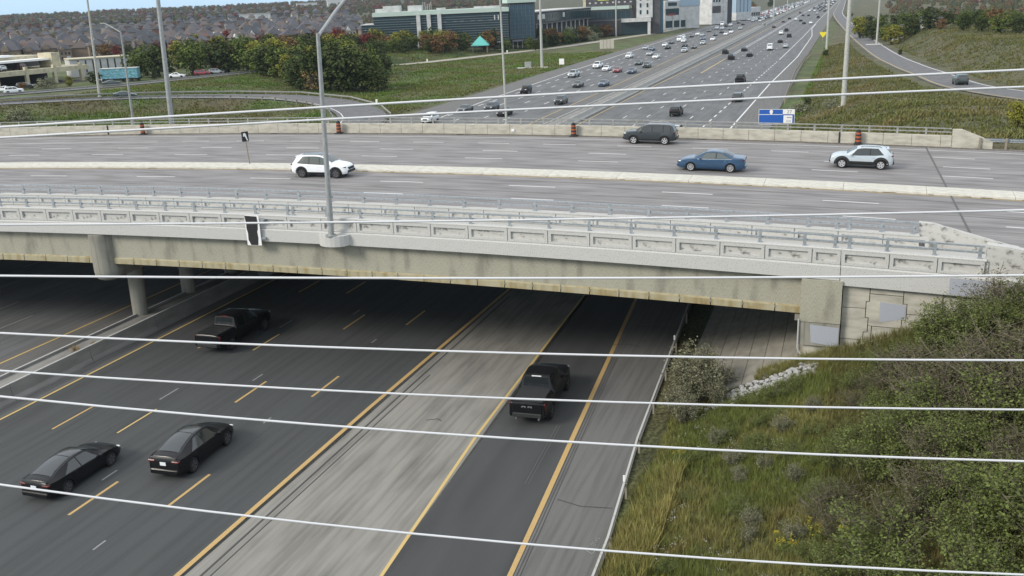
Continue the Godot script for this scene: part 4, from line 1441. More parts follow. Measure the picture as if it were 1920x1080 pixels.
func hero_car(called: String, kind: String, label: String, cat: String, pnt: Material, at: Transform3D, o := {}) -> Node3D:
	var c := car_spec(kind)
	c.stations(8)
	var t := thing(called, label, cat, at, o.get("group", ""))
	var L0: float = c.keys[0][0]
	var L1: float = c.keys[c.keys.size() - 1][0]
	put("body", c.body().mesh(38), pnt, t)
	# dark tub so that the arches and the underside read as hollow
	var tub := MB.new()
	tub.box(Vector3((L0 + L1) * 0.5, c.sill + 0.13, 0), Vector3(L1 - L0 - 0.5, 0.3, 1.3))
	for w in c.wheels:
		tub.box(Vector3(w, c.r + 0.12, 0), Vector3(c.r * 2.1, c.r * 1.3, 1.15))
	put("underbody", tub.mesh(), M.black, t)
	for w in ["windshield", "rear"]:
		var g := MB.new()
		car_glass(kind, c, g, w)
		put("windshield" if w == "windshield" else "rear_window", g.mesh(30), o.get("rear_glass", M.glass) if w == "rear" else o.get("front_glass", M.glass), t)
	for i in n_sides(kind):
		for sg in [1, -1]:
			var g := MB.new()
			car_glass(kind, c, g, "side%d%d" % [i, sg])
			put("side_window", g.mesh(30), o.get("side_glass", M.glass), t)
	for sg in [1.0, -1.0]:
		var q: Array = c_sides(kind)
		var tm := MB.new()
		c.glass_side(tm, sg, q[0][0] - 0.06, q[q.size() - 1][1] + 0.06, q[0][2] - 0.04, q[q.size() - 1][3] + 0.04, 0.02, 0.97, 10, 0.006)
		put("window_trim", tm.mesh(30), M.trim, t)
	# doors
	var belt := 0.02
	for sg in [1.0, -1.0]:
		for d in o.get("doors", [[-0.95, -0.02], [0.0, 0.95]]):
			var m := MB.new()
			var y1: float = c.prof((d[0] + d[1]) * 0.5)[0] - belt
			var y0 := c.sill + 0.16
			c.side_patch(m, sg, [[maxf(d[0], c.wheels[0] + c.r * 1.15 + 0.1) if d[0] < -0.5 else d[0], y0], [minf(d[1], c.wheels[1] - c.r * 1.15 - 0.1), y0], [d[1], y1], [d[0], y1]], 4, 4, 0.007)
			var dn := put("door", m.mesh(30), pnt, t)
			var hd := MB.new()
			var hx: float = d[0] + 0.16
			hd.box(Vector3(hx, y1 - 0.12, sg * (c.side(hx, y1 - 0.12) + 0.02)), Vector3(0.16, 0.03, 0.03))
			put("handle", hd.mesh(), o.get("handle", pnt), dn)
		var mi := MB.new()
		var mx: float = o.get("mirror_x", 0.72)
		var my: float = c.prof(mx)[0] + 0.06
		mi.cbox(Vector3(mx, my, sg * (c.side(mx, my - 0.06) + 0.1)), Vector3(0.14, 0.14, 0.2), 0.03)
		put("mirror", mi.mesh(30), o.get("mirror", pnt), t)
		# cladding
		if o.has("cladding"):
			var cl := MB.new()
			var wid: float = o.cladding
			c.side_patch(cl, sg, [[c.wheels[0] + c.r, c.sill], [c.wheels[1] - c.r, c.sill], [c.wheels[1] - c.r - 0.1, c.sill + wid * 1.6], [c.wheels[0] + c.r + 0.1, c.sill + wid * 1.6]], 6, 2, 0.012)
			for w in c.wheels:
				c.arch_patch(cl, sg, w, c.r * 1.12, c.r * 1.12 + wid, 0.013)
			put("cladding", cl.mesh(30), M.trim, t)
	# bumpers, lamps and plates
	var bu := MB.new()
	bu.cbox(Vector3(L0 + 0.03, c.sill + 0.2, 0), Vector3(0.2, 0.24, 1.5), 0.04)
	put("rear_bumper", bu.mesh(30), o.get("bumper", M.trim), t)
	var bf := MB.new()
	bf.cbox(Vector3(L1 - 0.05, c.sill + 0.18, 0), Vector3(0.2, 0.2, 1.3), 0.04)
	put("front_bumper", bf.mesh(30), o.get("bumper", M.trim), t)
	var gr := MB.new()
	var gy: float = c.prof(L1 - 0.12)[0] - 0.02
	gr.cbox(Vector3(L1 - 0.1, gy - 0.06, 0), Vector3(0.24, 0.2, 1.0), 0.04)
	put("grille", gr.mesh(30), M.trim, t)
	for sg in [1.0, -1.0]:
		var hl := MB.new()
		var hx := L1 - 0.24
		var hy: float = c.prof(hx)[0] + o.get("lamp_dy", -0.03)
		hl.cbox(Vector3(hx + 0.01, hy, sg * (c.prof(hx)[2] - 0.15)), Vector3(0.26, 0.08, 0.24), 0.03, Basis(UPV, sg * 0.35))
		put("headlight", hl.mesh(30), o.get("front_lamp", M.lamp_clear), t)
		var tl := MB.new()
		var ty: float = o.get("tail_y", c.prof(L0 + 0.1)[0] - 0.06)
		var ts: Vector3 = o.get("tail_size", Vector3(0.24, 0.1, 0.34))
		tl.cbox(Vector3(L0 + 0.12, ty, sg * (c.side(L0 + 0.12, ty) - ts.z * 0.5 + 0.015)), ts, 0.025)
		put("tail_light", tl.mesh(30), M.lamp_red, t)
	var pl := MB.new()
	pl.box(Vector3(L0 - 0.03, o.get("plate_y", 0.72), o.get("plate_z", 0.0)), Vector3(0.02, 0.155, 0.31))
	put("licence_plate", pl.mesh(), M.plate, t)
	var wm := wheel_meshes(c.r, o.get("spokes", 0))
	for w in c.wheels:
		for sg in [1.0, -1.0]:
			var zz: float = c.prof(w)[2] - 0.12
			var wn := put("wheel", wm[0], M.tyre, t, Transform3D(Basis() if sg > 0 else Basis(UPV, PI), Vector3(w, c.r, sg * zz)))
			put("rim", wm[1], o.get("rim", M.alloy), wn)
	return t

func car_frame(p: Vector3, dirv: Vector3) -> Transform3D:
	var x := dirv.normalized()
	var z := x.cross(UPV).normalized()
	return Transform3D(Basis(x, z.cross(x), z), p)

func on_deck(s: float, n: float, sgn: float) -> Transform3D:
	var p := bp(s, n, 0.0)
	return car_frame(p, (bp(s + 1.0, n) - bp(s - 1.0, n)) * sgn)

func small_car(kind: String, pnt: String) -> ArrayMesh:
	# whole car in one mesh for traffic too far off to show its parts
	var key := "small_" + kind + pnt
	if M.has(key):
		return M[key]
	var c := car_spec(kind)
	c.stations(4)
	var am := ArrayMesh.new()
	c.body().mesh(38, am, M[pnt])
	var g := MB.new()
	car_glass(kind, c, g)
	g.mesh(30, am, M.glass)
	var d := MB.new()
	var L0: float = c.keys[0][0]
	var L1: float = c.keys[c.keys.size() - 1][0]
	for w in c.wheels:
		for sg in [1.0, -1.0]:
			var z: float = c.prof(w)[2]
			d.tube(Vector3(w, c.r, sg * (z - 0.22)), Vector3(w, c.r, sg * (z - 0.01)), c.r, c.r * 0.97, 10)
		d.box(Vector3(w, c.r + 0.1, 0), Vector3(c.r * 2, c.r * 1.2, 1.1))
	d.box(Vector3(0, c.sill + 0.1, 0), Vector3(L1 - L0 - 0.6, 0.25, 1.3))
	d.cbox(Vector3(L1 - 0.08, c.prof(L1 - 0.12)[0] - 0.12, 0), Vector3(0.22, 0.22, 0.9), 0.03)
	d.cbox(Vector3(L0 + 0.04, c.sill + 0.2, 0), Vector3(0.18, 0.22, 1.4), 0.03)
	d.mesh(0, am, M.trim)
	var hl := MB.new()
	var tl := MB.new()
	for sg in [1.0, -1.0]:
		hl.cbox(Vector3(L1 - 0.2, c.prof(L1 - 0.22)[0] - 0.03, sg * (c.prof(L1 - 0.2)[2] - 0.16)), Vector3(0.3, 0.13, 0.3), 0.03)
		tl.cbox(Vector3(L0 + 0.1, c.prof(L0 + 0.1)[0] - 0.08, sg * (c.prof(L0 + 0.1)[2] - 0.14)), Vector3(0.24, 0.14, 0.28), 0.03)
	hl.mesh(0, am, M.lamp_clear)
	tl.mesh(0, am, M.lamp_red)
	M[key] = am
	return am

const KIND := {"s": "sedan", "u": "boxy_suv", "v": "van", "p": "pickup", "j": "jeep"}
const KIND_NAME := {"s": "sedan", "u": "sport utility", "v": "van", "p": "pickup", "j": "boxy off-roader"}
const PAINT := {"w": ["paint_white", "white"], "s": ["paint_silver", "silver"], "g": ["paint_grey", "dark grey"], "k": ["paint_black", "black"], "b": ["paint_deepblue", "dark blue"], "t": ["paint_teal", "grey-green"], "r": ["paint_red", "red"], "m": ["paint_maroon", "maroon"]}
const ORD := ["nearest", "second", "third", "fourth", "fifth", "sixth", "seventh", "eighth", "ninth", "tenth", "eleventh", "twelfth"]

func traffic(list: String, south: bool) -> void:
	var seen := {}
	for e in list.split(";"):
		var q := e.split(" ")
		var x := float(q[0])
		var z := float(q[1])
		var key := q[2] + q[3]
		var lane := ""
		if south:
			lane = "in the lane beside the median" if x > -56.8 else "in the second lane from the median" if x > -61.8 else "in the third lane from the median" if x > -66.3 else "in the lane beside the grass"
		else:
			lane = "in the lane beside the median" if x < -35.5 else "just right of the express line" if x < -31.0 else "in the middle lane" if x < -26.5 else "in the outer lane"
			lane = lane.replace("right of", "outside")
		var k := key + lane
		var i: int = seen.get(k, 0)
		seen[k] = i + 1
		var o := put("distant_pickup" if q[3] == "p" else "distant_van" if q[3] == "v" else "distant_car", small_car(KIND[q[3]], PAINT[q[2]][0]), null, self, car_frame(Vector3(x, 0.006, z), Vector3(0, 0, 1 if south else -1)))
		var what: String = PAINT[q[2]][1] + " " + KIND_NAME[q[3]]
		var lab := what + (" driving towards the overpass " if south else " driving away from the overpass ") + lane
		if i > 0:
			lab = ORD[mini(i, 11)] + " " + lab
		else:
			lab = "nearest " + lab
		tag(o, lab, "pickup" if q[3] == "p" else "van" if q[3] == "v" else "car", "traffic on the freeway beyond the overpass")

func build_vehicles() -> void:
	# on the overpass
	var a := hero_car("white_suv", "suv", "white sport utility with black cladding heading east on the overpass", "car", M.paint_white, on_deck(-36.65, 1.45, 1.0), {"cladding": 0.09, "rim": M.alloy_dark, "spokes": 2, "front_lamp": M.trim, "front_glass": M.glass_clear, "side_glass": M.glass_clear, "tail_y": 0.98, "mirror": M.paint_white})
	var c := car_spec("suv")
	c.stations(4)
	var rf := MB.new()
	c.top_patch(rf, 0.22, -1.45, 0.78, 0.78, 0.016, 8, 6)
	put("black_roof", rf.mesh(30), M.glass, a)
	var sp := MB.new()
	sp.cbox(Vector3(-1.80, 1.53, 0), Vector3(0.3, 0.05, 1.15), 0.02)
	put("spoiler", sp.mesh(30), M.paint_white, a)
	var b := hero_car("grey_suv", "boxy_suv", "dark grey sport utility passing the far parapet of the overpass", "car", M.paint_grey, on_deck(-15.55, 20.35, -1.0), {"cladding": 0.07, "rim": M.alloy, "spokes": 0})
	for sg in [-1.0, 1.0]:
		var rr := MB.new()
		rr.tube_path(PackedVector3Array([Vector3(-1.5, 1.66, sg * 0.6), Vector3(-1.4, 1.74, sg * 0.6), Vector3(0.0, 1.75, sg * 0.6), Vector3(0.2, 1.67, sg * 0.6)]), 0.022, 6)
		put("roof_rail", rr.mesh(40), M.alloy, b)
	var d := hero_car("blue_sedan", "sedan", "dark blue four-door sedan heading west beside the median island", "car", M.paint_blue, on_deck(-9.1, 8.7, -1.0), {"rim": M.alloy, "spokes": 1, "side_glass": M.glass_clear, "front_glass": M.glass_clear, "bumper": M.paint_blue})
	var cs := car_spec("sedan")
	cs.stations(4)
	for sg in [-1.0, 1.0]:
		var tr := MB.new()
		cs.side_patch(tr, sg, [[-1.5, 0.955], [0.95, 0.905], [0.95, 0.93], [-1.5, 0.98]], 10, 1, 0.018)
		put("chrome_strip", tr.mesh(), M.chrome, d)
	var e := hero_car("silver_crossover", "crossover", "pale silver crossover with thick black wheel arches heading west", "car", M.paint_iceblue, on_deck(0.95, 12.5, -1.0), {"cladding": 0.17, "rim": M.alloy, "spokes": 2, "tail_y": 1.0})
	var sp2 := MB.new()
	sp2.cbox(Vector3(-1.68, 1.47, 0), Vector3(0.3, 0.05, 1.15), 0.02)
	put("spoiler", sp2.mesh(30), M.paint_iceblue, e)
	for sg in [-1.0, 1.0]:
		var rr := MB.new()
		rr.tube_path(PackedVector3Array([Vector3(-1.3, 1.55, sg * 0.58), Vector3(-1.2, 1.62, sg * 0.58), Vector3(-0.1, 1.63, sg * 0.58), Vector3(0.1, 1.56, sg * 0.58)]), 0.022, 6)
		put("roof_rail", rr.mesh(40), M.alloy_dark, e)
	# on the freeway below
	var nb := Vector3(0, 0, -1)
	for k in [["black glass-roofed fastback sedan beside the dashed amber line, hindmost on the freeway", -32.75, -29.75, -0.02], ["black glass-roofed fastback sedan nearer the solid amber gore line", -28.5, -32.95, -0.06]]:
		var f := hero_car("black_sedan", "fastback", k[0], "car", M.paint_black, car_frame(Vector3(k[1], 0.006, k[2]), Vector3(k[3], 0, -1)), {"group": "black sedans on the freeway", "rear_glass": M.glass_sky, "rim": M.alloy_dark, "spokes": 2, "plate_y": 0.78, "bumper": M.paint_black, "tail_size": Vector3(0.26, 0.09, 0.4)})
		var cf := car_spec("fastback")
		cf.stations(4)
		var gr := MB.new()
		cf.top_patch(gr, 0.2, -0.58, 0.94, 0.96, 0.014, 6, 6)
		put("glass_roof", gr.mesh(30), M.glass_sky, f)
		f.transform.basis = f.transform.basis.scaled(Vector3.ONE * 0.955 if k[1] < -30.0 else Vector3(0.97, 1.07, 0.96))
		var lip := MB.new()
		lip.cbox(Vector3(-2.36, 1.03, 0), Vector3(0.12, 0.03, 1.4), 0.012)
		put("spoiler_lip", lip.mesh(), M.paint_black, f)
	for k in [["pickup_truck", "black crew-cab pickup with ribbed bed cover in the shade under the overpass", -36.5, -47.7, nb, true], ["pickup_truck", "black pickup with covered bed driving along the entry ramp lane", -14.2, -42.9, Vector3(-0.055, 0, -1), false]]:
		var p := hero_car(k[0], "pickup", k[1], "pickup", M.paint_black, car_frame(Vector3(k[2], 0.006, k[3]), k[4]), {"rim": M.alloy_dark, "spokes": 0, "doors": [[-0.9, -0.08], [-0.04, 1.05]], "plate_y": 0.62, "tail_y": 1.05, "tail_size": Vector3(0.14, 0.36, 0.16), "mirror_x": 1.05, "rear_glass": M.glass_dark, "side_glass": M.glass_dark, "bumper": M.trim, "group": "black pickups on the freeway"})
		var tn := MB.new()
		tn.box(Vector3(-2.03, 1.312, 0), Vector3(1.62, 0.02, 1.56))
		var cv := put("bed_cover", tn.mesh(), M.trim, p)
		if k[5]:
			for i in 6:
				var rb := MB.new()
				rb.box(Vector3(-2.72 + 0.27 * i, 1.33, 0), Vector3(0.05, 0.02, 1.54))
				put("rib", rb.mesh(), M.paint_black, cv)
		var tg := MB.new()
		tg.cbox(Vector3(-2.95, 1.0, 0), Vector3(0.06, 0.5, 1.5), 0.02)
		var tail := put("tailgate", tg.mesh(30), M.paint_black, p)
		if not k[5]:
			var em := MB.new()
			for z in [-0.16, 0.16]:
				em.box(Vector3(-2.985, 1.1, z), Vector3(0.012, 0.05, 0.22))
				em.box(Vector3(-2.985, 1.06, z - 0.08), Vector3(0.012, 0.06, 0.05))
				em.box(Vector3(-2.985, 1.06, z + 0.08), Vector3(0.012, 0.06, 0.05))
			put("emblem", em.mesh(), M.chrome, tail)
			for z in [-0.55, 0.62]:
				var ex := MB.new()
				ex.tube(Vector3(-2.9, 0.5, z), Vector3(-3.08, 0.48, z), 0.05, 0.05, 10)
				put("exhaust_tip", ex.mesh(40), M.chrome, p)
		var st := MB.new()
		st.box(Vector3(-0.93, 1.89, 0), Vector3(0.04, 0.05, 0.5))
		put("brake_light", st.mesh(), M.lamp_clear if not k[5] else M.lamp_red, p)
	# traffic beyond the overpass
	traffic("-69.7 -153 w u;-68.7 -167.2 g s;-64.2 -169.6 g u;-59.0 -162.4 k s;-67.9 -201.4 k j;-53.6 -180.5 g u;-68.2 -242.1 s p;-59.5 -214.7 g s;-53.8 -216.5 b s;-69.1 -271.3 w p;-64.0 -261.1 w s;-59.5 -255.1 r s;-54.6 -250.8 b s;-54.4 -269.8 t u;-59.1 -280.8 t s;-58.9 -306.8 w s;-64.2 -323.3 s s;-68.8 -312 w u;-68.8 -350.1 b s;-72.6 -357.9 s s;-64.3 -357.6 k s;-68.6 -375.8 w s;-69.4 -394 t s;-69.2 -413 w v;-65.6 -401.8 w u;-59.8 -368.7 k s;-54.5 -335.8 s u;-54.4 -356.5 t s;-54.6 -379.9 s u;-59.9 -417.2 b s;-54.8 -410.1 w s;-59.5 -453.2 g s;-71.0 -433 w u;-69.1 -445 g s;-69.1 -463.8 w s;-65.3 -451.7 s s;-68.3 -495.8 t s;-68.4 -526.3 w u;-59.9 -479.2 k s;-65.3 -524.2 w s;-54.9 -455.3 w s;-54.8 -475.3 w s;-54.9 -516.2 s s;-59.9 -513.7 t s;-65.8 -566 w u;-72 -578.9 w v;-71.2 -612 w s;-67.4 -559.9 k s;-65.6 -605.5 t u;-60 -576.5 k s", true)
	traffic("-27.6 -162.3 k u;-23.6 -139 s u;-19.6 -183.4 g u;-23.2 -221.6 k p;-38.9 -322.8 k u;-33.8 -295.1 k u;-34.1 -334.6 k s;-29.6 -307.4 k s;-25.8 -337 w v;-21.4 -346.9 s s;-25.5 -381.2 k s;-24.6 -419.9 k u;-29.6 -445.4 w u;-29.2 -475.7 k u;-21.6 -559.9 w s;-25.4 -563.1 k s;-29.3 -607.4 k s;-33.2 -629.6 w s;-38.6 -524 m s;-38.8 -598.6 m s;-38.6 -653.9 k s;-33.1 -713.6 k s;-29.1 -709.1 k s;-21 -656 k u;-24.6 -741 s u;-38.7 -786 k s;-21.4 -807.9 k s;-29.8 -989.9 k s", false)
	# the distant queue, too far to name one by one
	var rg := RandomNumberGenerator.new()
	rg.seed = 21
	for lane in 4:
		var z := -600.0 - 14.0 * lane
		while z > -1350.0:
			z -= rg.randf_range(11.0, 24.0)
			var x := lerpf(-54.6 - 4.6 * lane, -54.2 - 3.6 * lane, ss(-500.0, -1500.0, z)) + rg.randf_range(-0.3, 0.3)
			var pk: String = ["paint_white", "paint_white", "paint_white", "paint_silver", "paint_silver", "paint_grey", "paint_black", "paint_red", "paint_teal"][rg.randi() % 9]
			var kd: String = ["sedan", "boxy_suv", "sedan", "van", "boxy_suv"][rg.randi() % 5]
			var o := put("distant_car", small_car(kd, pk), null, self, car_frame(Vector3(x, 0.006, z), Vector3(0, 0, 1)))
			tag(o, "small car in the far dense queue coming towards the overpass", "car", "cars in the distant queue")
	for lane in 4:
		var z := -760.0
		while z > -1350.0:
			z -= rg.randf_range(30.0, 80.0)
			var o := put("distant_car", small_car("sedan" if rg.randf() < 0.6 else "boxy_suv", ["paint_black", "paint_grey", "paint_white", "paint_silver"][rg.randi() % 4]), null, self, car_frame(Vector3(-33.5 + 4.0 * lane, 0.006, z), Vector3(0, 0, -1)))
			tag(o, "small far car driving away where the freeway narrows to a point", "car", "far cars driving away")
	# ramps and roads
	var rs := put("distant_car", small_car("boxy_suv", "paint_teal"), null, self, car_frame(Vector3(16.9, 4.08, -168.5), RAMP[6] - RAMP[8]))
	tag(rs, "lone dark sport utility climbing the entry ramp between grassy banks", "car")
	var ls := put("distant_car", small_car("sedan", "paint_teal"), null, self, car_frame(Vector3(-149.3, 3.2, -168.2), LOOP[5] - LOOP[3]))
	tag(ls, "dark green sedan on the curved loop ramp beside a lamp pole", "car")
	for k in [[-169.5, -143.5, "paint_black", "dark car entering the loop ramp at the edge of the view", LOOP[2] - LOOP[1]]]:
		var o := put("distant_car", small_car("sedan", k[2]), null, self, car_frame(on_ground(k[0], k[1], 0.1), k[4]))
		tag(o, k[3], "car")
	var sv := put("distant_car", small_car("sedan", "paint_teal"), null, self, car_frame(on_ground(-181.5, -200.5, 0.16), Vector3(8, 0, -10)))
	tag(sv, "grey-green sedan on the service road in front of the painted trailer", "car")
	var sw := put("distant_car", small_car("boxy_suv", "paint_white"), null, self, car_frame(on_ground(-195.8, -182.4, 0.16), Vector3(8, 0, -9)))
	tag(sw, "white car on the service road below the parking deck", "car")

# ---------------------------------------------------------------- poles, signs, wires
func lamp_pole(label: String, base: Vector3, h: float, d0: float, d1: float, lean: Vector3, arm: Vector3, m: Material) -> void:
	var t := thing("lamp_pole", label, "lamp pole", Transform3D(Basis(), base), "lamp poles around the freeway")
	var mb := MB.new()
	var top := Vector3(lean.x, h, lean.z)
	mb.tube(Vector3(0, -0.6, 0), top, d0 * 0.5, d1 * 0.5, 12)
	put("pole", mb.mesh(40), m, t)
	var f := MB.new()
	f.tube(Vector3(0, 0.0, 0), Vector3(0, 0.06, 0), d0 * 0.95, d0 * 0.95, 12)
	put("base_plate", f.mesh(40), m, t)
	if arm != Vector3.ZERO:
		var am := MB.new()
		var e := top + arm
		var mid := top.lerp(e, 0.5)
		am.tube_path(PackedVector3Array([top - UPV * 0.15, mid, e]), d1 * 0.42, 8)
		var a := put("arm", am.mesh(40), m, t)
		var lum := MB.new()
		var dd := Vector3(arm.x, 0, arm.z).normalized()
		lum.cbox(e + dd * 0.35, Vector3(0.85, 0.16, 0.32), 0.05, Basis(dd, UPV, dd.cross(UPV)))
		put("luminaire", lum.mesh(), M.pole_pale, a)

func post_sign(called: String, label: String, cat: String, base: Vector3, w: float, h: float, y0: float, face: Vector3, fm: Material, n_posts := 2, back: Material = null) -> Node3D:
	var z := Vector3(face.x, 0, face.z).normalized()
	var t := thing(called, label, cat, Transform3D(Basis(UPV.cross(z), UPV, z), base))
	var mb := MB.new()
	mb.box(Vector3(0, y0 + h * 0.5, 0), Vector3(w, h, 0.04))
	put("board", mb.mesh(), fm, t)
	for i in n_posts:
		var p := MB.new()
		var x := 0.0 if n_posts == 1 else lerpf(-w * 0.4, w * 0.4, float(i) / (n_posts - 1))
		p.box(Vector3(x, (y0 + h) * 0.5 - 0.2, -0.09), Vector3(0.11, y0 + h + 0.4, 0.11))
		put("post", p.mesh(), M.wood, t)
	return t

func text(parent: Node, called: String, s: String, size: float, at: Transform3D, m: Material, depth := 0.01) -> void:
	var f := SystemFont.new()
	f.font_names = PackedStringArray(["Droid Sans"])
	var tm := TextMesh.new()
	tm.text = s
	tm.font = f
	tm.font_size = 64
	tm.pixel_size = size / 46.0
	tm.depth = depth
	put(called, tm, m, parent, at)

func build_poles_and_signs() -> void:
	var b := bp(-27.75, -15.25, -0.06)
	lamp_pole("tall grey lamp pole on the overpass parapet, its arm reaching over the road", b, 11.0, 0.34, 0.2, Vector3(0.45, 0, 0), Vector3(-0.05, 2.1, -4.2), M.steel_pole)
	lamp_pole("thick grey lamp pole rising beside the guardrail of the overpass approach", Vector3(-74.1, 5.6, -90.2), 17.5, 0.64, 0.44, Vector3(0.8, 0, 0), Vector3.ZERO, M.steel_pole)
	lamp_pole("slender lamp pole with a short arm in the loop-ramp grass", on_ground(-126, -143), 17.0, 0.5, 0.28, Vector3(0.5, 0, 0), Vector3(-2.9, 1.6, 0.6), M.steel_pole)
	lamp_pole("pale lamp pole behind the dark green sedan on the loop ramp", on_ground(-158.5, -170.6), 27.0, 0.6, 0.34, Vector3(1.5, 0, 0), Vector3.ZERO, M.pole_pale)
	lamp_pole("slim lamp pole with a short arm standing on the southbound freeway shoulder", Vector3(-54.6, 0.0, -151), 21.0, 0.42, 0.26, Vector3(-0.2, 0, 0), Vector3(-2.6, 1.6, 0.3), M.pole_pale)
	var hm := [
		[Vector3(-88.7, 0, -279.3), 0.9, "high pale mast standing by the cabinet in the grass beside the glass office"],
		[Vector3(-110.8, 0, -472.5), 0.85, "high pale mast standing before the dark hotel"],
		[Vector3(-0.6, 0, -155.9), 0.78, "thickest and nearest high mast, on the grass beside the entry ramp"],
		[Vector3(-7.5, 0, -331.1), 0.75, "high mast at the gore beside the yellow sign"],
		[Vector3(7.8, 0, -335.6), 0.7, "high mast on a pale concrete pad beyond the entry ramp"],
		[Vector3(-84.9, 0, -686.5), 0.8, "far mast on the grass verge outside the southbound lanes"],
		[Vector3(-46.5, 0, -624.2), 0.75, "far mast in the median, nearer of the two there"],
		[Vector3(-48.3, 0, -785.5), 0.75, "far mast in the median, farther of the two there"]]
	for q in hm:
		var p: Vector3 = on_ground(q[0].x, q[0].z)
		if q[0].x > -70 and q[0].x < -40:
			p.y = 0.8
		lamp_pole(q[2], p, 34.0, q[1], q[1] * 0.45, Vector3(0.1, 0, 0), Vector3.ZERO, M.pole_pale)
	var pad := MB.new()
	pad.cbox(Vector3(0, 0.1, 0), Vector3(5.0, 0.3, 3.0), 0.05)
	tag(put("mast_pad", pad.mesh(), M.concrete_pale, self, Transform3D(Basis(), on_ground(7.0, -334.0))), "pale concrete pad at the foot of the mast beyond the entry ramp", "concrete pad")
	# sign seen from behind on the outer parapet
	var f := bframe(-33.05, -14.98)
	var t := thing("parapet_sign", "tall black sign with torn white edges bolted to the outer parapet", "sign", Transform3D(f.basis, f.origin))
	var mb := MB.new()
	mb.box(Vector3(0, -0.03, 0), Vector3(0.92, 1.78, 0.03))
	put("board", mb.mesh(), M.white, t)
	var bl := MB.new()
	bl.prism(PackedVector2Array([Vector2(-0.45, 0.84), Vector2(0.34, 0.8), Vector2(0.37, 0.45), Vector2(0.33, 0.05), Vector2(0.27, -0.1), Vector2(0.3, -0.45), Vector2(0.24, -0.9), Vector2(-0.22, -0.9), Vector2(-0.36, -0.6), Vector2(-0.34, -0.2), Vector2(-0.4, 0.1), Vector2(-0.38, 0.4)]), Transform3D(Basis(), Vector3(0, 0, 0.024)), 0.008)
	put("black_film", bl.mesh(), M.sign_black, t)
	for y in [0.55, -0.5]:
		var br := MB.new()
		br.box(Vector3(0.58, y, -0.12), Vector3(0.3, 0.12, 0.2))
		put("bracket", br.mesh(), M.galvanized, t)
	# keep-right board on the median island, seen obliquely
	var mp := bp(-44.9, 5.2, 0.16)
	var kt := thing("keep_right_sign", "small black and white keep-right board on a thin post in the median island", "sign", Transform3D(Basis(Vector3(0.42, 0, -0.9), UPV, Vector3(0.9, 0, 0.42)).orthonormalized(), mp))
	var pp := MB.new()
	pp.tube(Vector3(0, 0, 0), Vector3(-0.12, 2.0, 0), 0.05, 0.05, 8)
	put("post", pp.mesh(40), M.wood, kt)
	var bd := MB.new()
	bd.box(Vector3(-0.14, 2.2, 0.05), Vector3(0.6, 0.78, 0.02))
	put("board", bd.mesh(), M.sign_black, kt)
	var ar := MB.new()
	ar.prism(PackedVector2Array([Vector2(-0.3, 2.45), Vector2(-0.16, 2.5), Vector2(-0.06, 2.4), Vector2(0.02, 2.05), Vector2(0.08, 1.85), Vector2(-0.02, 1.86), Vector2(-0.1, 2.08), Vector2(-0.2, 2.24), Vector2(-0.32, 2.2)]), Transform3D(Basis(), Vector3(0, 0, 0.066)), 0.004)
	put("arrow", ar.mesh(), M.white, kt)
	# construction barrels along the far parapet
	var bs := [[-65.5, 0], [-45.0, 1], [-22.7, 2], [0.6, 3]]
	var what := ["orange and black banded drum by the far parapet, westernmost of four", "orange and black banded drum by the far parapet, just behind the white vehicle", "amber and black banded drum by the far parapet beside the dark vehicle", "reddish banded drum by the far parapet behind the pale crossover"]
	for q in bs:
		var o := thing("marker_drum", what[q[1]], "traffic drum", bframe(q[0], 23.05), "banded drums along the far parapet")
		var foot := MB.new()
		foot.cbox(Vector3(0, 0.05, 0), Vector3(0.7, 0.1, 0.7), 0.03)
		put("base", foot.mesh(), M.trim, o)
		for i in 7:
			var bn := MB.new()
			var r0 := lerpf(0.25, 0.2, i / 7.0)
			bn.tube(Vector3(0, 0.1 + 0.155 * i, 0), Vector3(0, 0.1 + 0.155 * (i + 1) - 0.003, 0), r0, r0 - 0.007, 14)
			put("band", bn.mesh(40), M.orange if i % 2 == 1 else M.trim, o)
		var hd := MB.new()
		hd.tube(Vector3(0, 1.18, 0), Vector3(0, 1.26, 0), 0.12, 0.1, 10)
		put("handle", hd.mesh(40), M.trim, o)
	# blue service sign facing the lanes
	var sg := post_sign("service_sign", "wide blue service sign with a white logo square and number tab", "sign", on_ground(-9.3, -137.5), 4.9, 2.1, 1.1, Vector3(0, 0, 1), M.sign_blue, 3)
	sg.position.y += 0.75
	var wt := MB.new()
	for q in [[0, 1.12, 4.84, 0.05], [0, 3.17, 4.84, 0.05], [-2.42, 2.15, 0.05, 2.1], [2.42, 2.15, 0.05, 2.1], [-0.8, 2.46, 3.2, 0.07]]:
		wt.box(Vector3(q[0], q[1], 0.026), Vector3(q[2], q[3], 0.012))
	put("border", wt.mesh(), M.white, sg)
	var tab := MB.new()
	tab.box(Vector3(1.62, 2.83, 0.026), Vector3(1.56, 0.66, 0.016))
	put("number_tab", tab.mesh(), M.white, sg)
	text(sg, "number", "27", 0.42, Transform3D(Basis(), Vector3(1.72, 2.83, 0.042)), M.trim)
	var lg := MB.new()
	lg.box(Vector3(1.55, 1.78, 0.026), Vector3(1.2, 1.14, 0.016))
	var lq := put("logo_panel", lg.mesh(), M.white, sg)
	var l2 := MB.new()
	l2.box(Vector3(1.72, 2.05, 0.04), Vector3(0.66, 0.16, 0.012))
	for i in 4:
		l2.box(Vector3(1.4 + 0.17 * i, 1.55, 0.04), Vector3(0.07, 0.34, 0.012))
	put("logo_mark", l2.mesh(), M.cover_paint, lq)
	var ic := MB.new()
	ic.prism(PackedVector2Array([Vector2(-0.86, 2.5), Vector2(-0.62, 2.5), Vector2(-0.5, 2.85), Vector2(-0.6, 3.1), Vector2(-0.88, 3.1), Vector2(-0.98, 2.85)]), Transform3D(Basis(), Vector3(0, 0, 0.032)), 0.012)
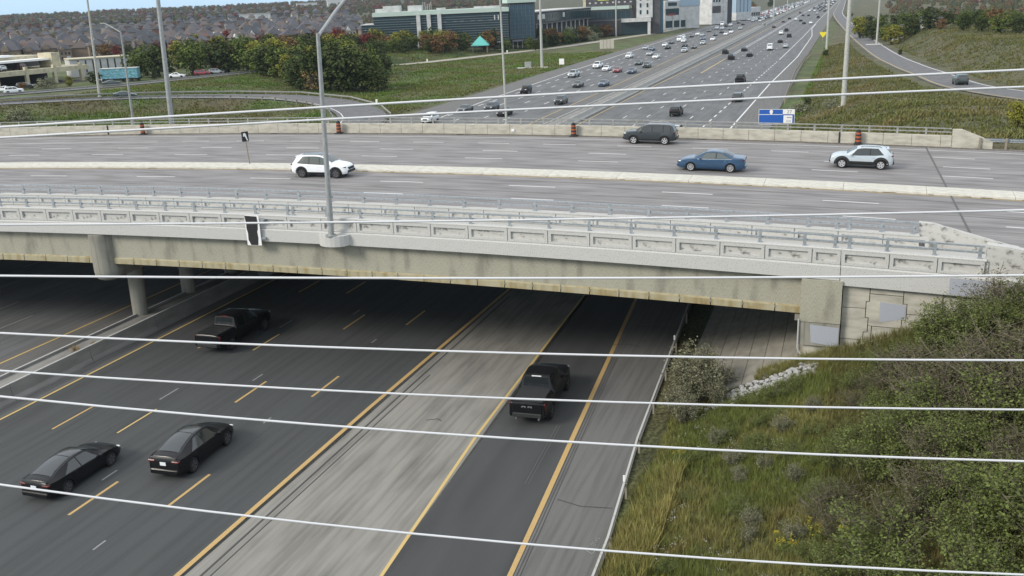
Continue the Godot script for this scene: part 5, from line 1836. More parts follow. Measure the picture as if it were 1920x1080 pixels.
	put("symbol", ic.mesh(), M.white, sg)
	# yellow warning board at the gore
	var ys := thing("chevron_sign", "yellow warning board pointing down at the freeway gore", "sign", Transform3D(Basis(), on_ground(-10.3, -386)))
	var yb := MB.new()
	yb.prism(PackedVector2Array([Vector2(-1.25, 3.2), Vector2(-0.2, 3.3), Vector2(0, 3.05), Vector2(0.2, 3.3), Vector2(1.25, 3.2), Vector2(0.95, 2.4), Vector2(0.1, 1.3), Vector2(-0.1, 1.3), Vector2(-0.95, 2.4)]), Transform3D(), 0.04)
	put("board", yb.mesh(), M.sign_yellow, ys)
	var yp := MB.new()
	yp.box(Vector3(0, 1.4, -0.1), Vector3(0.12, 3.2, 0.12))
	put("post", yp.mesh(), M.wood, ys)
	# boards beside the southbound lanes
	var bk := post_sign("large_sign_board", "large pale sign board with dark uprights, on the grass verge", "sign", on_ground(-88.0, -359.8), 5.4, 3.3, 0.6, Vector3(0.2, 0, 1), M.plywood, 2)
	for i in 3:
		var up := MB.new()
		up.box(Vector3(-1.3 + 1.3 * i, 2.3, 0.035), Vector3(0.16, 3.3, 0.05))
		put("upright", up.mesh(), M.wood, bk)
	post_sign("small_white_sign", "small white square sign by the southbound shoulder", "sign", on_ground(-81.4, -275.9), 1.5, 1.7, 0.9, Vector3(0.1, 0, 1), M.white, 2)
	post_sign("white_notice_board", "white notice board at the edge of the trees below the office", "sign", on_ground(-119.5, -395), 2.0, 1.6, 3.4, Vector3(0.4, 0, 1), M.white, 2)
	post_sign("timber_notice_board", "timber notice board with a pale top beside the hotel trees", "sign", on_ground(-118.0, -410), 2.0, 3.6, 1.0, Vector3(0.4, 0, 1), M.plywood, 2)
	var cb := thing("utility_cabinet", "grey steel utility cabinet on a concrete pad beside the mast", "cabinet", Transform3D(Basis(UPV, 0.2), on_ground(-92.6, -277.5)))
	var c1 := MB.new()
	c1.cbox(Vector3(0, 0.95, 0), Vector3(1.9, 1.7, 0.9), 0.05)
	put("housing", c1.mesh(), M.steel_pole, cb)
	var c2 := MB.new()
	c2.cbox(Vector3(1.5, 0.05, 0.2), Vector3(9.5, 0.25, 2.6), 0.04)
	put("pad", c2.mesh(), M.concrete_pale, cb)
	for sx in [-0.47, 0.47]:
		var dr := MB.new()
		dr.box(Vector3(sx, 0.95, 0.456), Vector3(0.9, 1.55, 0.02))
		put("door", dr.mesh(), M.steel_pole, cb)
	for q in [[-169.5, -305.0, "white marker post at the field edge below the red tree"], [-139.0, -306.0, "white marker post beside the gravel path"], [-125.0, -350.0, "white marker post where the path passes the pavilion"], [-92.0, -176.0, "white marker post at the end of the loop ramp"]]:
		var mk := MB.new()
		mk.cbox(Vector3(0, 0.45, 0), Vector3(0.4, 1.1, 0.3), 0.04)
		tag(put("marker_post", mk.mesh(), M.white, self, Transform3D(Basis(), on_ground(q[0], q[1]))), q[2], "marker post")
	# painted survey figures on the shoulder
	var pf := Transform3D(Basis(Vector3(-0.12, 0, 1), Vector3(1, 0, 0.12), Vector3(0, 1, 0)).orthonormalized(), Vector3(-8.25, 0.018, -30.9))
	var sp := get_node("freeway_shoulder")
	text(sp, "survey_mark", "1+50", 0.2, pf, M.faded_line, 0.004)
	var tri := MB.new()
	for q in [[Vector2(-8.5, -30.25), Vector2(-8.1, -30.3)], [Vector2(-8.1, -30.3), Vector2(-8.15, -30.02)], [Vector2(-8.15, -30.02), Vector2(-8.5, -30.25)]]:
		strip(tri, q, 0.04, 0.018)
	put("survey_mark", tri.mesh(), M.faded_line, sp)

func build_wires() -> void:
	var W := [
		[Vector3(-13.878, 18.873, -8.949), Vector3(-4.404, 19.042, -12.451), Vector3(5.077, 19.099, -15.919), "uppermost overhead wire, crossing above the freeway traffic"],
		[Vector3(-14.510, 18.673, -9.322), Vector3(-4.596, 18.794, -12.968), Vector3(5.327, 18.781, -16.574), "second overhead wire from the top, crossing the far parapet"],
		[Vector3(-15.083, 17.525, -9.403), Vector3(-4.699, 17.129, -13.051), Vector3(5.675, 16.891, -16.747), "overhead wire crossing in front of the overpass railings"],
		[Vector3(-13.769, 17.123, -8.413), Vector3(-4.254, 16.629, -11.712), Vector3(5.252, 16.279, -15.055), "overhead wire crossing in front of the overpass girder"],
		[Vector3(-14.363, 16.311, -8.598), Vector3(-4.386, 15.420, -11.934), Vector3(5.569, 14.880, -15.379), "overhead wire crossing in front of the shaded pickup"],
		[Vector3(-14.967, 15.654, -8.830), Vector3(-4.539, 14.543, -12.259), Vector3(5.860, 13.920, -15.837), "overhead wire crossing in front of the ramp pickup's tailgate"],
		[Vector3(-13.687, 15.796, -8.006), Vector3(-4.122, 14.503, -11.061), Vector3(5.410, 13.722, -14.272), "overhead wire just above the two black sedans"],
		[Vector3(-14.250, 14.486, -8.039), Vector3(-4.223, 12.785, -11.127), Vector3(5.759, 11.819, -14.441), "lowest overhead wire, crossing below the two black sedans"]]
	for q in W:
		var p := PackedVector3Array()
		for i in 41:
			var t := lerpf(-0.9, 1.9, i / 40.0)
			var a: Vector3 = q[0]
			var b: Vector3 = q[1]
			var c: Vector3 = q[2]
			p.append(a * (2.0 * (t - 0.5) * (t - 1.0)) + b * (-4.0 * t * (t - 1.0)) + c * (2.0 * t * (t - 0.5)))
		var mb := MB.new()
		mb.tube_path(p, 0.0165, 8)
		tag(put("overhead_wire", mb.mesh(50), M.wire), q[3], "wire", "overhead wires")

# ---------------------------------------------------------------- buildings
func facade(a: Vector2, b: Vector2, y: float) -> Transform3D:
	# x from a to b, z towards the viewer's side
	var d := Vector3(b.x - a.x, 0, b.y - a.y).normalized()
	return Transform3D(Basis(d, UPV, d.cross(UPV)), Vector3(a.x, y, a.y))

func part(t: Node, called: String, x0: float, x1: float, y0: float, y1: float, z0: float, z1: float, m: Material, bev := 0.0) -> MeshInstance3D:
	var mb := MB.new()
	var s := Vector3(x1 - x0, y1 - y0, absf(z1 - z0))
	var at := Vector3((x0 + x1) * 0.5, (y0 + y1) * 0.5, (z0 + z1) * 0.5)
	if bev > 0.0:
		mb.cbox(at, s, bev)
	else:
		mb.box(at, s)
	return put(called, mb.mesh(), m, t)

func build_buildings() -> void:
	mat("curtain_glass", lin(0.02, 0.045, 0.055), 0.12)
	M.curtain_glass.metallic_specular = 0.6
	mat("curtain_blue", lin(0.03, 0.08, 0.12), 0.12)
	M.curtain_blue.metallic_specular = 0.7
	mat("louvre", lin(0.13, 0.145, 0.16), 0.5)
	mat("pale_wall", lin(0.62, 0.63, 0.62), 0.8, T.soft, Vector3(0.05, 0.05, 0.05))
	mat("mint_fascia", lin(0.45, 0.55, 0.5), 0.7)
	mat("dark_wall", lin(0.055, 0.055, 0.06), 0.7, T.soft, Vector3(0.06, 0.3, 0.06))
	mat("grey_wall", lin(0.10, 0.095, 0.10), 0.8, T.soft, Vector3(0.06, 0.06, 0.06))
	mat("cream_wall", lin(0.58, 0.53, 0.38), 0.8, T.soft, Vector3(0.1, 0.1, 0.1))
	mat("teal_roof", lin(0.1, 0.42, 0.38), 0.6)
	mat("lime", lin(0.55, 0.6, 0.1), 0.7)
	mat("sky_blue", lin(0.33, 0.43, 0.52), 0.2)
	# glass office
	var t := thing("office_building", "long low office block of dark banded glass with three white piers", "building", facade(Vector2(-183.8, -347.0), Vector2(-129.0, -367.0), 1.0).scaled_local(Vector3(1.15, 1, 1)))
	part(t, "wall", 3.0, 50.0, 0.0, 14.6, -24.0, -0.4, M.dark_wall)
	part(t, "wing", -1.2, 3.0, 0.0, 11.6, -20.0, -0.4, M.dark_wall)
	for i in 12:
		var y := 3.2 + 0.93 * i
		part(t, "window_band", 3.02 if y > 11.0 else -1.2, 50.0, y, y + 0.74, -0.4, -0.14, M.curtain_glass)
		if i > 0:
			part(t, "louvre", 3.02 if y > 11.0 else -1.2, 50.0, y - 0.19, y, -0.4, 0.0, M.louvre)
	for x in [18.0, 21.6, 25.3]:
		part(t, "pier", x, x + 1.35, 2.2, 15.0, -0.4, 0.7, M.pale_wall)
	part(t, "fascia", 2.8, 50.2, 14.6, 16.2, -24.2, 0.25, M.mint_fascia)
	part(t, "ledge", -1.3, 50.0, 2.85, 3.05, -0.4, 0.2, M.pale_wall)
	part(t, "wing_roof", -1.4, 3.2, 11.6, 11.9, -20.0, 0.1, M.pale_wall)
	for x in [10.5, 14.6, 30.0, 34.8]:
		part(t, "column", x, x + 0.4, 0.0, 2.85, -0.3, 0.1, M.pale_wall)
	part(t, "roof_house", 3.6, 6.4, 16.2, 17.6, -9.0, -3.0, M.pale_wall)
	part(t, "roof_house", 6.4, 12.2, 16.2, 18.6, -11.0, -3.0, M.pale_wall)
	part(t, "roof_house", 15.0, 19.8, 16.2, 18.4, -10.0, -3.0, M.pale_wall)
	part(t, "roof_house", 25.0, 28.0, 16.2, 17.0, -8.0, -3.0, M.pale_wall)
	part(t, "roof_house", 38.0, 47.0, 16.2, 16.9, -12.0, -4.0, M.pale_wall)
	for x in [20.2, 20.9, 21.7, 22.4, 23.0]:
		part(t, "mast", x, x + 0.13, 16.2, 18.9 + fmod(x, 0.7), -5.0, -4.87, M.pale_wall)
	for x in [45.0, 46.3]:
		part(t, "white_window", x, x + 0.35, 11.6, 13.4, -0.13, 0.03, M.pale_wall)
	for x in [16.0, 19.6, 23.2, 27.0, 30.6, 33.0, 36.8, 39.4, 43.0]:
		part(t, "bright_pane", x, x + 1.4, 11.35, 11.75, -0.13, 0.01, M.louvre)
	# glass tower at its end
	var w := thing("glass_tower", "taller stair tower of gridded blue glass at the end of the office block", "building", facade(Vector2(-130.6, -369.7), Vector2(-121.0, -375.5), 1.0).scaled_local(Vector3(1.15, 1.04, 1)))
	part(w, "wall", 0.0, 9.4, 3.0, 17.6, -9.0, -0.3, M.dark_wall)
	part(w, "glazing", 0.3, 9.1, 3.6, 16.4, -0.3, -0.12, M.curtain_blue)
	for i in 7:
		part(w, "mullion", 0.2 + 1.46 * i, 0.32 + 1.46 * i, 3.6, 16.4, -0.3, 0.05, M.louvre)
	for i in 10:
		part(w, "transom", 0.2, 9.1, 3.6 + 1.4 * i, 3.68 + 1.4 * i, -0.3, 0.0, M.louvre)
	part(w, "roof", -0.6, 9.8, 17.0, 18.3, -9.4, 0.6, M.mint_fascia)
	part(w, "canopy", 0.5, 11.5, 2.6, 3.2, -2.0, 1.6, M.louvre)
	for i in 6:
		part(w, "strut", 0.8 + 1.7 * i, 0.95 + 1.7 * i, 0.0, 2.6, 0.8, 0.95, M.pale_wall)
	# dark two-storey wing behind
	var g := thing("dark_wing", "dark two-storey block with white panels between the glass tower and the hotel", "building", facade(Vector2(-128.0, -392.0), Vector2(-124.5, -472.0), 1.0).scaled_local(Vector3(0.69, 1, 1)))
	part(g, "upper_floor", 0.0, 116.0, 8.6, 13.4, -16.0, 1.2, M.dark_wall)
	part(g, "lower_floor", 0.0, 116.0, 0.0, 8.6, -16.0, -1.5, M.dark_wall)
	part(g, "roof_edge", -0.3, 116.0, 13.4, 13.8, -16.2, 1.5, M.pale_wall)
	part(g, "floor_edge", -0.3, 116.0, 8.3, 8.6, -16.0, 1.4, M.louvre)
	for i in 22:
		part(g, "window", 1.0 + 5.2 * i, 5.4 + 5.2 * i, 9.2, 12.8, 1.2, 1.28, M.curtain_glass)
	for q in [[4, 9], [12, 17], [52, 56]]:
		part(g, "white_panel", q[0], q[1], 10.4, 12.4, 1.28, 1.4, M.pale_wall)
	for i in 12:
		part(g, "column", 3.0 + 9.6 * i, 3.5 + 9.6 * i, 0.0, 8.3, 0.6, 1.1, M.pale_wall)
	# hotel
	var h := thing("hotel_building", "dark grey hotel tower with white window bays and a lime band", "building", facade(Vector2(-129.0, -474.0), Vector2(-88.5, -484.5), 0.5))
	part(h, "podium", -1.0, 27.0, 0.0, 12.6, -18.0, 0.0, M.dark_wall)
	part(h, "podium_roof", -1.2, 24.0, 12.6, 14.2, -18.0, 0.3, M.mint_fascia)
	part(h, "podium_edge", -1.0, 27.0, 7.2, 7.6, 0.0, 0.25, M.louvre)
	for i in 11:
		part(h, "window", -0.6 + 2.3 * i, 1.3 + 2.3 * i, 8.2, 11.8, 0.0, 0.08, M.curtain_glass)
	part(h, "tower_wall", 1.0, 27.4, 14.2, 40.0, -16.0, -0.6, M.grey_wall)
	part(h, "lime_band", 8.5, 14.0, 17.0, 19.5, -0.6, -0.4, M.lime)
	part(h, "cream_corner", 1.0, 2.5, 14.2, 40.0, -0.6, -0.3, M.cream_wall)
	for j in 6:
		for i in 8:
			part(h, "window", 4.0 + 2.9 * i, 5.0 + 2.9 * i, 15.6 + 3.2 * j, 16.3 + 3.2 * j, -0.6, -0.5, M.pale_wall)
	part(h, "dark_bay", 26.0, 27.6, 7.0, 40.0, -12.0, 0.0, M.dark_wall)
	part(h, "white_bay", 27.6, 35.6, 8.0, 40.0, -14.0, 0.4, M.pale_wall)
	for j in 9:
		for x in [29.2, 32.6]:
			part(h, "window", x, x + 0.9, 9.6 + 3.3 * j, 11.6 + 3.3 * j, 0.4, 0.46, M.curtain_glass)
	part(h, "brown_bay", 35.6, 39.4, 0.0, 40.0, -14.0, -0.4, M.grey_wall)
	part(h, "glass_corner", 39.4, 41.0, 0.0, 40.0, -12.0, -0.8, M.curtain_blue)
	part(h, "canopy", 20.0, 34.6, 6.2, 7.9, -1.0, 4.0, M.pale_wall)
	part(h, "canopy_leg", 33.0, 34.4, 0.0, 6.2, 2.4, 3.8, M.pale_wall)
	part(h, "entrance", 20.0, 33.0, 0.0, 6.2, -1.0, 0.2, M.curtain_glass)
	part(h, "doorway_wall", 27.6, 35.6, 0.0, 8.0, -13.0, 0.1, M.dark_wall)
	# showrooms farther up the road
	var s1 := thing("white_showroom", "white showroom with dark glazed bands beyond the hotel", "building", facade(Vector2(-96.5, -528.0), Vector2(-80.5, -546.0), 0.5))
	part(s1, "wall", 0.0, 24.0, 0.0, 15.0, -14.0, 0.0, M.pale_wall)
	for q in [[0.5, 14.0, 1.0, 4.6], [0.5, 9.5, 7.6, 11.0], [2.0, 8.0, 12.4, 14.2]]:
		part(s1, "window_band", q[0], q[1], q[2], q[3], 0.0, 0.12, M.curtain_glass)
	part(s1, "red_band", 1.5, 7.0, 7.4, 8.4, 0.12, 0.2, M.paint_red)
	part(s1, "blue_glazing", 10.0, 24.0, 12.0, 18.0, -10.0, 0.3, M.sky_blue)
	for x in [5.0, 9.8, 14.4]:
		part(s1, "pier", x, x + 0.9, 0.0, 7.4, 0.0, 0.3, M.pale_wall)
	var s2 := thing("round_window_building", "pale building with a row of round windows above brown panels", "building", facade(Vector2(-79.5, -588.0), Vector2(-70.5, -600.0), 0.5))
	part(s2, "wall", 0.0, 9.6, 0.0, 16.0, -12.0, 0.0, M.pale_wall)
	part(s2, "brown_panel", 0.4, 7.4, 6.5, 10.5, 0.0, 0.1, M.grey_wall)
	for i in 3:
		var rw := MB.new()
		rw.tube(Vector3(1.6 + 2.3 * i, 13.4, -0.1), Vector3(1.6 + 2.3 * i, 13.4, 0.12), 0.75, 0.75, 16)
		put("round_window", rw.mesh(), M.curtain_glass, s2)
	part(s2, "white_tower", 9.6, 12.4, 0.0, 22.0, -6.0, 0.6, M.pale_wall)
	part(s2, "dark_tower", 12.4, 17.0, 0.0, 19.0, -8.0, 0.0, M.dark_wall)
	var s3 := thing("blue_glass_building", "pale blue glass building at the far end of the row", "building", facade(Vector2(-72.0, -648.0), Vector2(-64.0, -664.0), 0.5))
	part(s3, "glazing", 0.0, 18.0, 5.0, 22.0, -12.0, 0.0, M.sky_blue)
	part(s3, "base", 0.0, 18.0, 0.0, 5.0, -12.0, 0.2, M.pale_wall)
	for i in 4:
		part(s3, "mullion", 4.4 * i, 4.4 * i + 0.4, 5.0, 22.0, 0.0, 0.2, M.louvre)
	var s4 := thing("low_white_building", "low white flat-roofed building past the blue glass one", "building", facade(Vector2(-66.5, -690.0), Vector2(-62.0, -712.0), 0.5))
	part(s4, "wall", 0.0, 22.0, 0.0, 7.0, -10.0, 0.0, M.pale_wall)
	for i in 4:
		part(s4, "window", 1.0 + 5.2 * i, 5.0 + 5.2 * i, 1.0, 3.6, 0.0, 0.1, M.curtain_glass)
	# shop with a parking deck
	var r := thing("parking_deck", "two-level cream parking deck with columns under a white roof", "building", facade(Vector2(-217.0, -172.0), Vector2(-208.6, -222.0), 3.0))
	part(r, "ground_slab", -6.0, 50.0, -0.2, 0.1, -30.0, 1.0, M.asphalt_local)
	part(r, "back_wall", -6.0, 50.0, 0.0, 7.0, -30.0, -18.0, M.dark_wall)
	part(r, "deck_beam", -6.0, 50.5, 3.1, 4.35, -18.0, 0.6, M.cream_wall)
	for i in 7:
		part(r, "column", -4.0 + 8.6 * i, -3.2 + 8.6 * i, 0.0, 5.2, -0.2, 0.75, M.cream_wall)
	part(r, "roof", -6.0, 44.0, 6.4, 6.9, -26.0, -3.0, M.white)
	part(r, "upper_roof", -6.0, 34.0, 7.7, 8.2, -30.0, -9.0, M.white)
	part(r, "roof_wall", -6.0, 44.0, 6.9, 7.7, -30.0, -9.5, M.cream_wall)
	part(r, "gable_tower", 41.0, 43.6, 4.3, 8.3, -8.0, -2.0, M.cream_wall)
	part(r, "vent", 18.0, 21.0, 8.2, 8.9, -14.0, -11.0, M.pale_wall)
	var rg := RandomNumberGenerator.new()
	rg.seed = 5
	for i in 14:
		if rg.randf() < 0.8:
			var o := put("deck_car", small_car(["sedan", "boxy_suv"][rg.randi() % 2], ["paint_white", "paint_silver", "paint_grey", "paint_black", "paint_maroon"][rg.randi() % 5]), null, self, r.transform * Transform3D(Basis(UPV, PI / 2), Vector3(0.0 + 2.9 * i, 4.36, -4.0)))
			tag(o, "car parked in the row on the upper parking deck", "car", "cars on the parking deck")
	var lots := [[-196.5, -212.5, "paint_white", "white car parked below the end of the parking deck"], [-193.0, -216.0, "paint_silver", "silver car parked between the deck and the painted trailer"], [-205.0, -188.5, "paint_white", "white car parked under the deck behind the pale shrub"], [-206.0, -196.0, "paint_grey", "dark grey car parked under the deck behind the yellow tree"], [-179.5, -224.0, "paint_white", "white car parked past the painted trailer"], [-176.0, -231.0, "paint_red", "red car in the lot before the green trees"], [-174.0, -235.0, "paint_silver", "silver car in the lot before the green trees"], [-212.0, -180.5, "paint_black", "black car at the near corner of the deck"]]
	for q in lots:
		var o := put("lot_car", small_car("boxy_suv" if int(q[0]) % 2 == 0 else "sedan", q[2]), null, self, car_frame(on_ground(q[0], q[1], 0.05), Vector3(0.9, 0, -0.4)))
		tag(o, q[3], "car", "cars parked by the shop")
	var tr := thing("painted_trailer", "box trailer painted sky blue and green parked beyond the service road", "trailer", facade(Vector2(-194.0, -210.5), Vector2(-184.5, -214.5), 3.0))
	part(tr, "box", 0.0, 10.0, 0.9, 3.6, -2.4, 0.0, mat("mural_blue", lin(0.5, 0.6, 0.65), 0.6, noise_tex(40, 0.02, [[0.0, Color(0.3, 0.5, 0.35)], [0.4, Color(0.5, 0.72, 0.66)], [0.6, Color(0.55, 0.78, 0.95)], [1.0, Color(0.95, 1, 1)]], 3), Vector3(0.1, 0.2, 0.1)), 0.06)
	part(tr, "roof_cap", -0.1, 10.1, 3.6, 3.75, -2.5, 0.1, M.pale_wall)
	for x in [1.6, 2.8, 8.2]:
		var wl := MB.new()
		wl.tube(Vector3(x, 0.5, -0.3), Vector3(x, 0.5, 0.0), 0.5, 0.5, 14)
		put("wheel", wl.mesh(40), M.tyre, tr)
	part(tr, "chassis", 0.2, 9.8, 0.6, 0.9, -2.2, -0.2, M.trim)
	var sw := thing("panelled_building", "low white building with dark vertical strips beside the parking deck", "building", facade(Vector2(-222.0, -232.0), Vector2(-212.5, -244.0), 3.0))
	part(sw, "wall", -2.0, 15.0, 0.0, 5.2, -10.0, 0.0, M.pale_wall)
	for i in 7:
		part(sw, "strip", 0.2 + 2.1 * i, 0.6 + 2.1 * i, 1.4, 4.9, 0.0, 0.1, M.dark_wall)
	part(sw, "roof_edge", -2.2, 15.2, 5.2, 5.5, -10.2, 0.3, M.cream_wall)
	# pavilions
	for q in [[-134.8, -347.0, 0.6, 3.4, "teal_roof", "small pavilion with a bright teal pyramid roof among the trees"], [-184.7, -272.0, 3.0, 5.6, "cream_wall", "pavilion with a pale cream roof behind the green trees"]]:
		var pv := thing("pavilion", q[4 + 1], "pavilion", Transform3D(Basis(UPV, 0.3), on_ground(q[0], q[1])))
		var k: float = q[3]
		for x in [-1, 1]:
			for z in [-1, 1]:
				var c := MB.new()
				c.box(Vector3(x * k * 0.8, 1.4, z * k * 0.8), Vector3(0.25, 2.8, 0.25))
				put("post", c.mesh(), M.wood, pv)
		var rf := MB.new()
		for i in 4:
			var a := Basis(UPV, PI / 2 * i)
			rf.tri_out(a * Vector3(-k, 2.8, k), a * Vector3(k, 2.8, k), Vector3(0.0, 6.2 if k < 5 else 4.6, 0), a * Vector3(0, 1, 1))
		for i in 4:
			var a := Basis(UPV, PI / 2 * i)
			rf.quad_out(a * Vector3(-k, 2.6, k), a * Vector3(k, 2.6, k), a * Vector3(k, 2.8, k), a * Vector3(-k, 2.8, k), a * Vector3(0, 0, 1))
		put("roof", rf.mesh(), M[q[4]], pv)
	# pale long halls on the ridge
	for q in [[-672.0, -994.0, 36.0, 4.0, "long white hall on the slope among the far roofs"], [-878.0, -1455.0, 34.0, 5.0, "white hall near the ridge above the subdivision"], [-862.0, -1522.0, 26.0, 9.0, "white block on the ridge behind the office roof"]]:
		var b := thing("white_hall", q[4], "building", Transform3D(Basis(UPV, 0.6), on_ground(q[0], q[1], 3.0)))
		part(b, "wall", -q[2] * 0.5, q[2] * 0.5, -4.0, q[3], -8.0, 8.0, M.pale_wall)
		part(b, "roof", -q[2] * 0.5 - 0.4, q[2] * 0.5 + 0.4, q[3], q[3] + 0.5, -8.4, 8.4, M.concrete_pale)
	# houses on the right behind the entry ramp
	for q in [[16, -352, "pale house half hidden by trees beyond the grassy bank"], [24, -345, "second pale house beyond the grassy bank, with a grey roof"], [47, -292, "low white-framed shelter behind the grassy bank"], [60, -275, "pale house at the edge of the view behind the grassy bank"]]:
		house(Vector2(q[0], q[1]), 0.4, 5.0, 5.0, 2.6, 1.6, "pale_wall", "roof_grey", q[2], true, "")
	subdivision()

func house(p: Vector2, turn: float, w: float, d: float, h: float, rh: float, wm: String, rm: String, label: String, detail: bool, group: String) -> Node3D:
	var t := thing("house", label, "house", Transform3D(Basis(UPV, turn), on_ground(p.x, p.y)), group)
	house_parts(t, w, d, h, rh, wm, rm, detail)
	return t

func house_parts(t: Node3D, w: float, d: float, h: float, rh: float, wm: String, rm: String, detail: bool) -> void:
	if not M.has(rm):
		mat("roof_grey", lin(0.075, 0.075, 0.085), 0.9)
		mat("roof_slate", lin(0.05, 0.055, 0.065), 0.9)
		mat("roof_brown", lin(0.11, 0.09, 0.085), 0.9)
		mat("brick_tan", lin(0.22, 0.17, 0.13), 0.9)
		mat("brick_red", lin(0.17, 0.085, 0.07), 0.9)
		mat("brick_pale", lin(0.38, 0.35, 0.31), 0.9)
	var mb := MB.new()
	mb.box(Vector3(0, h * 0.5 - 1.5, 0), Vector3(w, h + 3.0, d))
	put("wall", mb.mesh(), M[wm], t)
	var rf := MB.new()
	var e := 0.5
	var A := Vector3(-w * 0.5 - e, h, d * 0.5 + e)
	var B := Vector3(w * 0.5 + e, h, d * 0.5 + e)
	var C := Vector3(w * 0.5 + e, h, -d * 0.5 - e)
	var D := Vector3(-w * 0.5 - e, h, -d * 0.5 - e)
	var r0 := Vector3(-w * 0.18, h + rh, 0)
	var r1 := Vector3(w * 0.18, h + rh, 0)
	rf.quad_out(A, B, r1, r0, Vector3(0, 1, 1))
	rf.quad_out(C, D, r0, r1, Vector3(0, 1, -1))
	rf.tri_out(B, C, r1, Vector3(1, 1, 0))
	rf.tri_out(D, A, r0, Vector3(-1, 1, 0))
	rf.quad_out(A, B, C, D, Vector3(0, -1, 0))
	var roof := put("roof", rf.mesh(), M[rm], t)
	if detail:
		var gb := MB.new()
		var gx := -w * 0.22
		gb.prism(PackedVector2Array([Vector2(gx - w * 0.2, h - 0.4), Vector2(gx + w * 0.2, h - 0.4), Vector2(gx + w * 0.2, h + 0.1), Vector2(gx, h + rh * 0.62), Vector2(gx - w * 0.2, h + 0.1)]), Transform3D(Basis(), Vector3(0, 0, d * 0.5 + 0.7)), 2.2)
		put("gable", gb.mesh(), M.pale_wall if wm == "brick_pale" else M[wm], roof)
		for q in [[-0.3, 0.62], [0.02, 0.62], [0.3, 0.62], [-0.3, 0.2]]:
			var wn := MB.new()
			wn.box(Vector3(q[0] * w, q[1] * h, d * 0.5 + 0.03), Vector3(w * 0.15, h * 0.2, 0.1))
			put("window", wn.mesh(), M.curtain_glass, t)
		var gd := MB.new()
		gd.box(Vector3(w * 0.22, h * 0.18, d * 0.5 + 0.03), Vector3(w * 0.32, h * 0.34, 0.1))
		put("garage_door", gd.mesh(), M.pale_wall, t)

func subdivision() -> void:
	var rg := RandomNumberGenerator.new()
	rg.seed = 77
	var protos := []
	var walls := ["brick_tan", "brick_red", "brick_pale", "brick_tan"]
	var roofs := ["roof_grey", "roof_slate", "roof_brown", "roof_slate", "roof_grey"]
	var names := {"roof_grey": "grey-roofed", "roof_slate": "slate-roofed", "roof_brown": "brown-roofed", "brick_tan": "tan brick", "brick_red": "red brick", "brick_pale": "pale"}
	var fdir := Vector2(-0.65, -0.76)
	var sdir := Vector2(0.76, -0.65)
	var rows := [468.0, 500.0, 540.0, 585.0, 635.0, 690.0, 755.0, 830.0, 915.0, 1010.0, 1120.0, 1250.0, 1400.0, 1580.0]
	var total := 0
	var far := []
	for ri in rows.size():
		var D: float = rows[ri]
		var k := -0.15 * D
		var kmax := (0.205 if ri > 1 else 0.19) * D
		var step: float = 6.6 if ri < 3 else lerpf(7.4, 13.0, (ri - 3) / 10.0)
		while k < kmax:
			k += step * rg.randf_range(0.85, 1.25)
			if rg.randf() < 0.12:
				k += step
			var dd := D + rg.randf_range(-6, 6) + 14.0 * sin(k * 0.02 + ri)
			var p := fdir * dd + sdir * k
			if p.x > -235.0:
				continue
			var pi := rg.randi() % 4
			var key := "%d_%d_%s" % [pi, rg.randi() % 5, "n" if ri < 3 else "f"]
			var rm: String = roofs[int(key.split("_")[1])]
			var wm: String = walls[pi]
			var tr := Transform3D(Basis(UPV, -atan2(sdir.y, sdir.x) + rg.randf_range(-0.25, 0.25) + (PI * 0.5 if rg.randf() < 0.3 else 0.0)).scaled(Vector3.ONE * rg.randf_range(0.9, 1.1)), on_ground(p.x, p.y, 0.2))
			if total >= 290:
				var g := rg.randf_range(0.05, 0.12)
				far.append([tr, Color(g, g * 0.95, g * (0.9 if rg.randf() < 0.5 else 1.1))])
				continue
			total += 1
			var where := "in the nearest row behind the red trees" if ri == 0 else "in the second row of the subdivision" if ri == 1 else "in the packed rows up the far slope"
			var lab: String = "%s %s house %s" % [names[rm], names[wm], where]
			var grp: String = "%s %s houses %s" % [names[rm], names[wm], where]
			if not M.has("house_" + key):
				var t := thing("house", lab, "house", tr, grp)
				house_parts(t, 5.4 + pi * 0.4, 8.0, 5.0, 2.3 + 0.35 * pi, wm, rm, ri < 3)
				M["house_" + key] = t
			else:
				copy_of(M["house_" + key], tr, lab, grp)
	# the rest of the roofs, past what can be told apart
	var hm := MB.new()
	hm.tinted = true
	hm.col = Color(2.2, 1.9, 1.6)
	hm.box(Vector3(0, 1.0, 0), Vector3(6.0, 7.0, 8.0))
	hm.col = Color(1, 1, 1)
	for z in [-1.0, 1.0]:
		hm.quad_out(Vector3(-3.4, 4.5, 4.4 * z), Vector3(3.4, 4.5, 4.4 * z), Vector3(1.2, 7.4, 0), Vector3(-1.2, 7.4, 0), Vector3(0, 1, z))
	for x in [-1.0, 1.0]:
		hm.tri_out(Vector3(3.4 * x, 4.5, 4.4), Vector3(3.4 * x, 4.5, -4.4), Vector3(1.2 * x, 7.4, 0), Vector3(x, 1, 0))
	scatter("far_houses", hm.mesh(), far)

# ---------------------------------------------------------------- plants
const LEAF := {"g": Color(0.085, 0.12, 0.03), "d": Color(0.042, 0.062, 0.022), "y": Color(0.19, 0.19, 0.035), "r": Color(0.16, 0.022, 0.028), "o": Color(0.17, 0.095, 0.045), "c": Color(0.03, 0.05, 0.025), "s": Color(0.21, 0.22, 0.15), "b": Color(0.2, 0.13, 0.06)}
const TREE_WORD := {"g": "green broadleaf tree", "d": "dark green bushy tree", "y": "yellow-green tree", "r": "deep red maple", "o": "rust-brown tree", "c": "dark conical spruce", "s": "pale grey-green shrub", "b": "bare tree with a few orange leaves"}

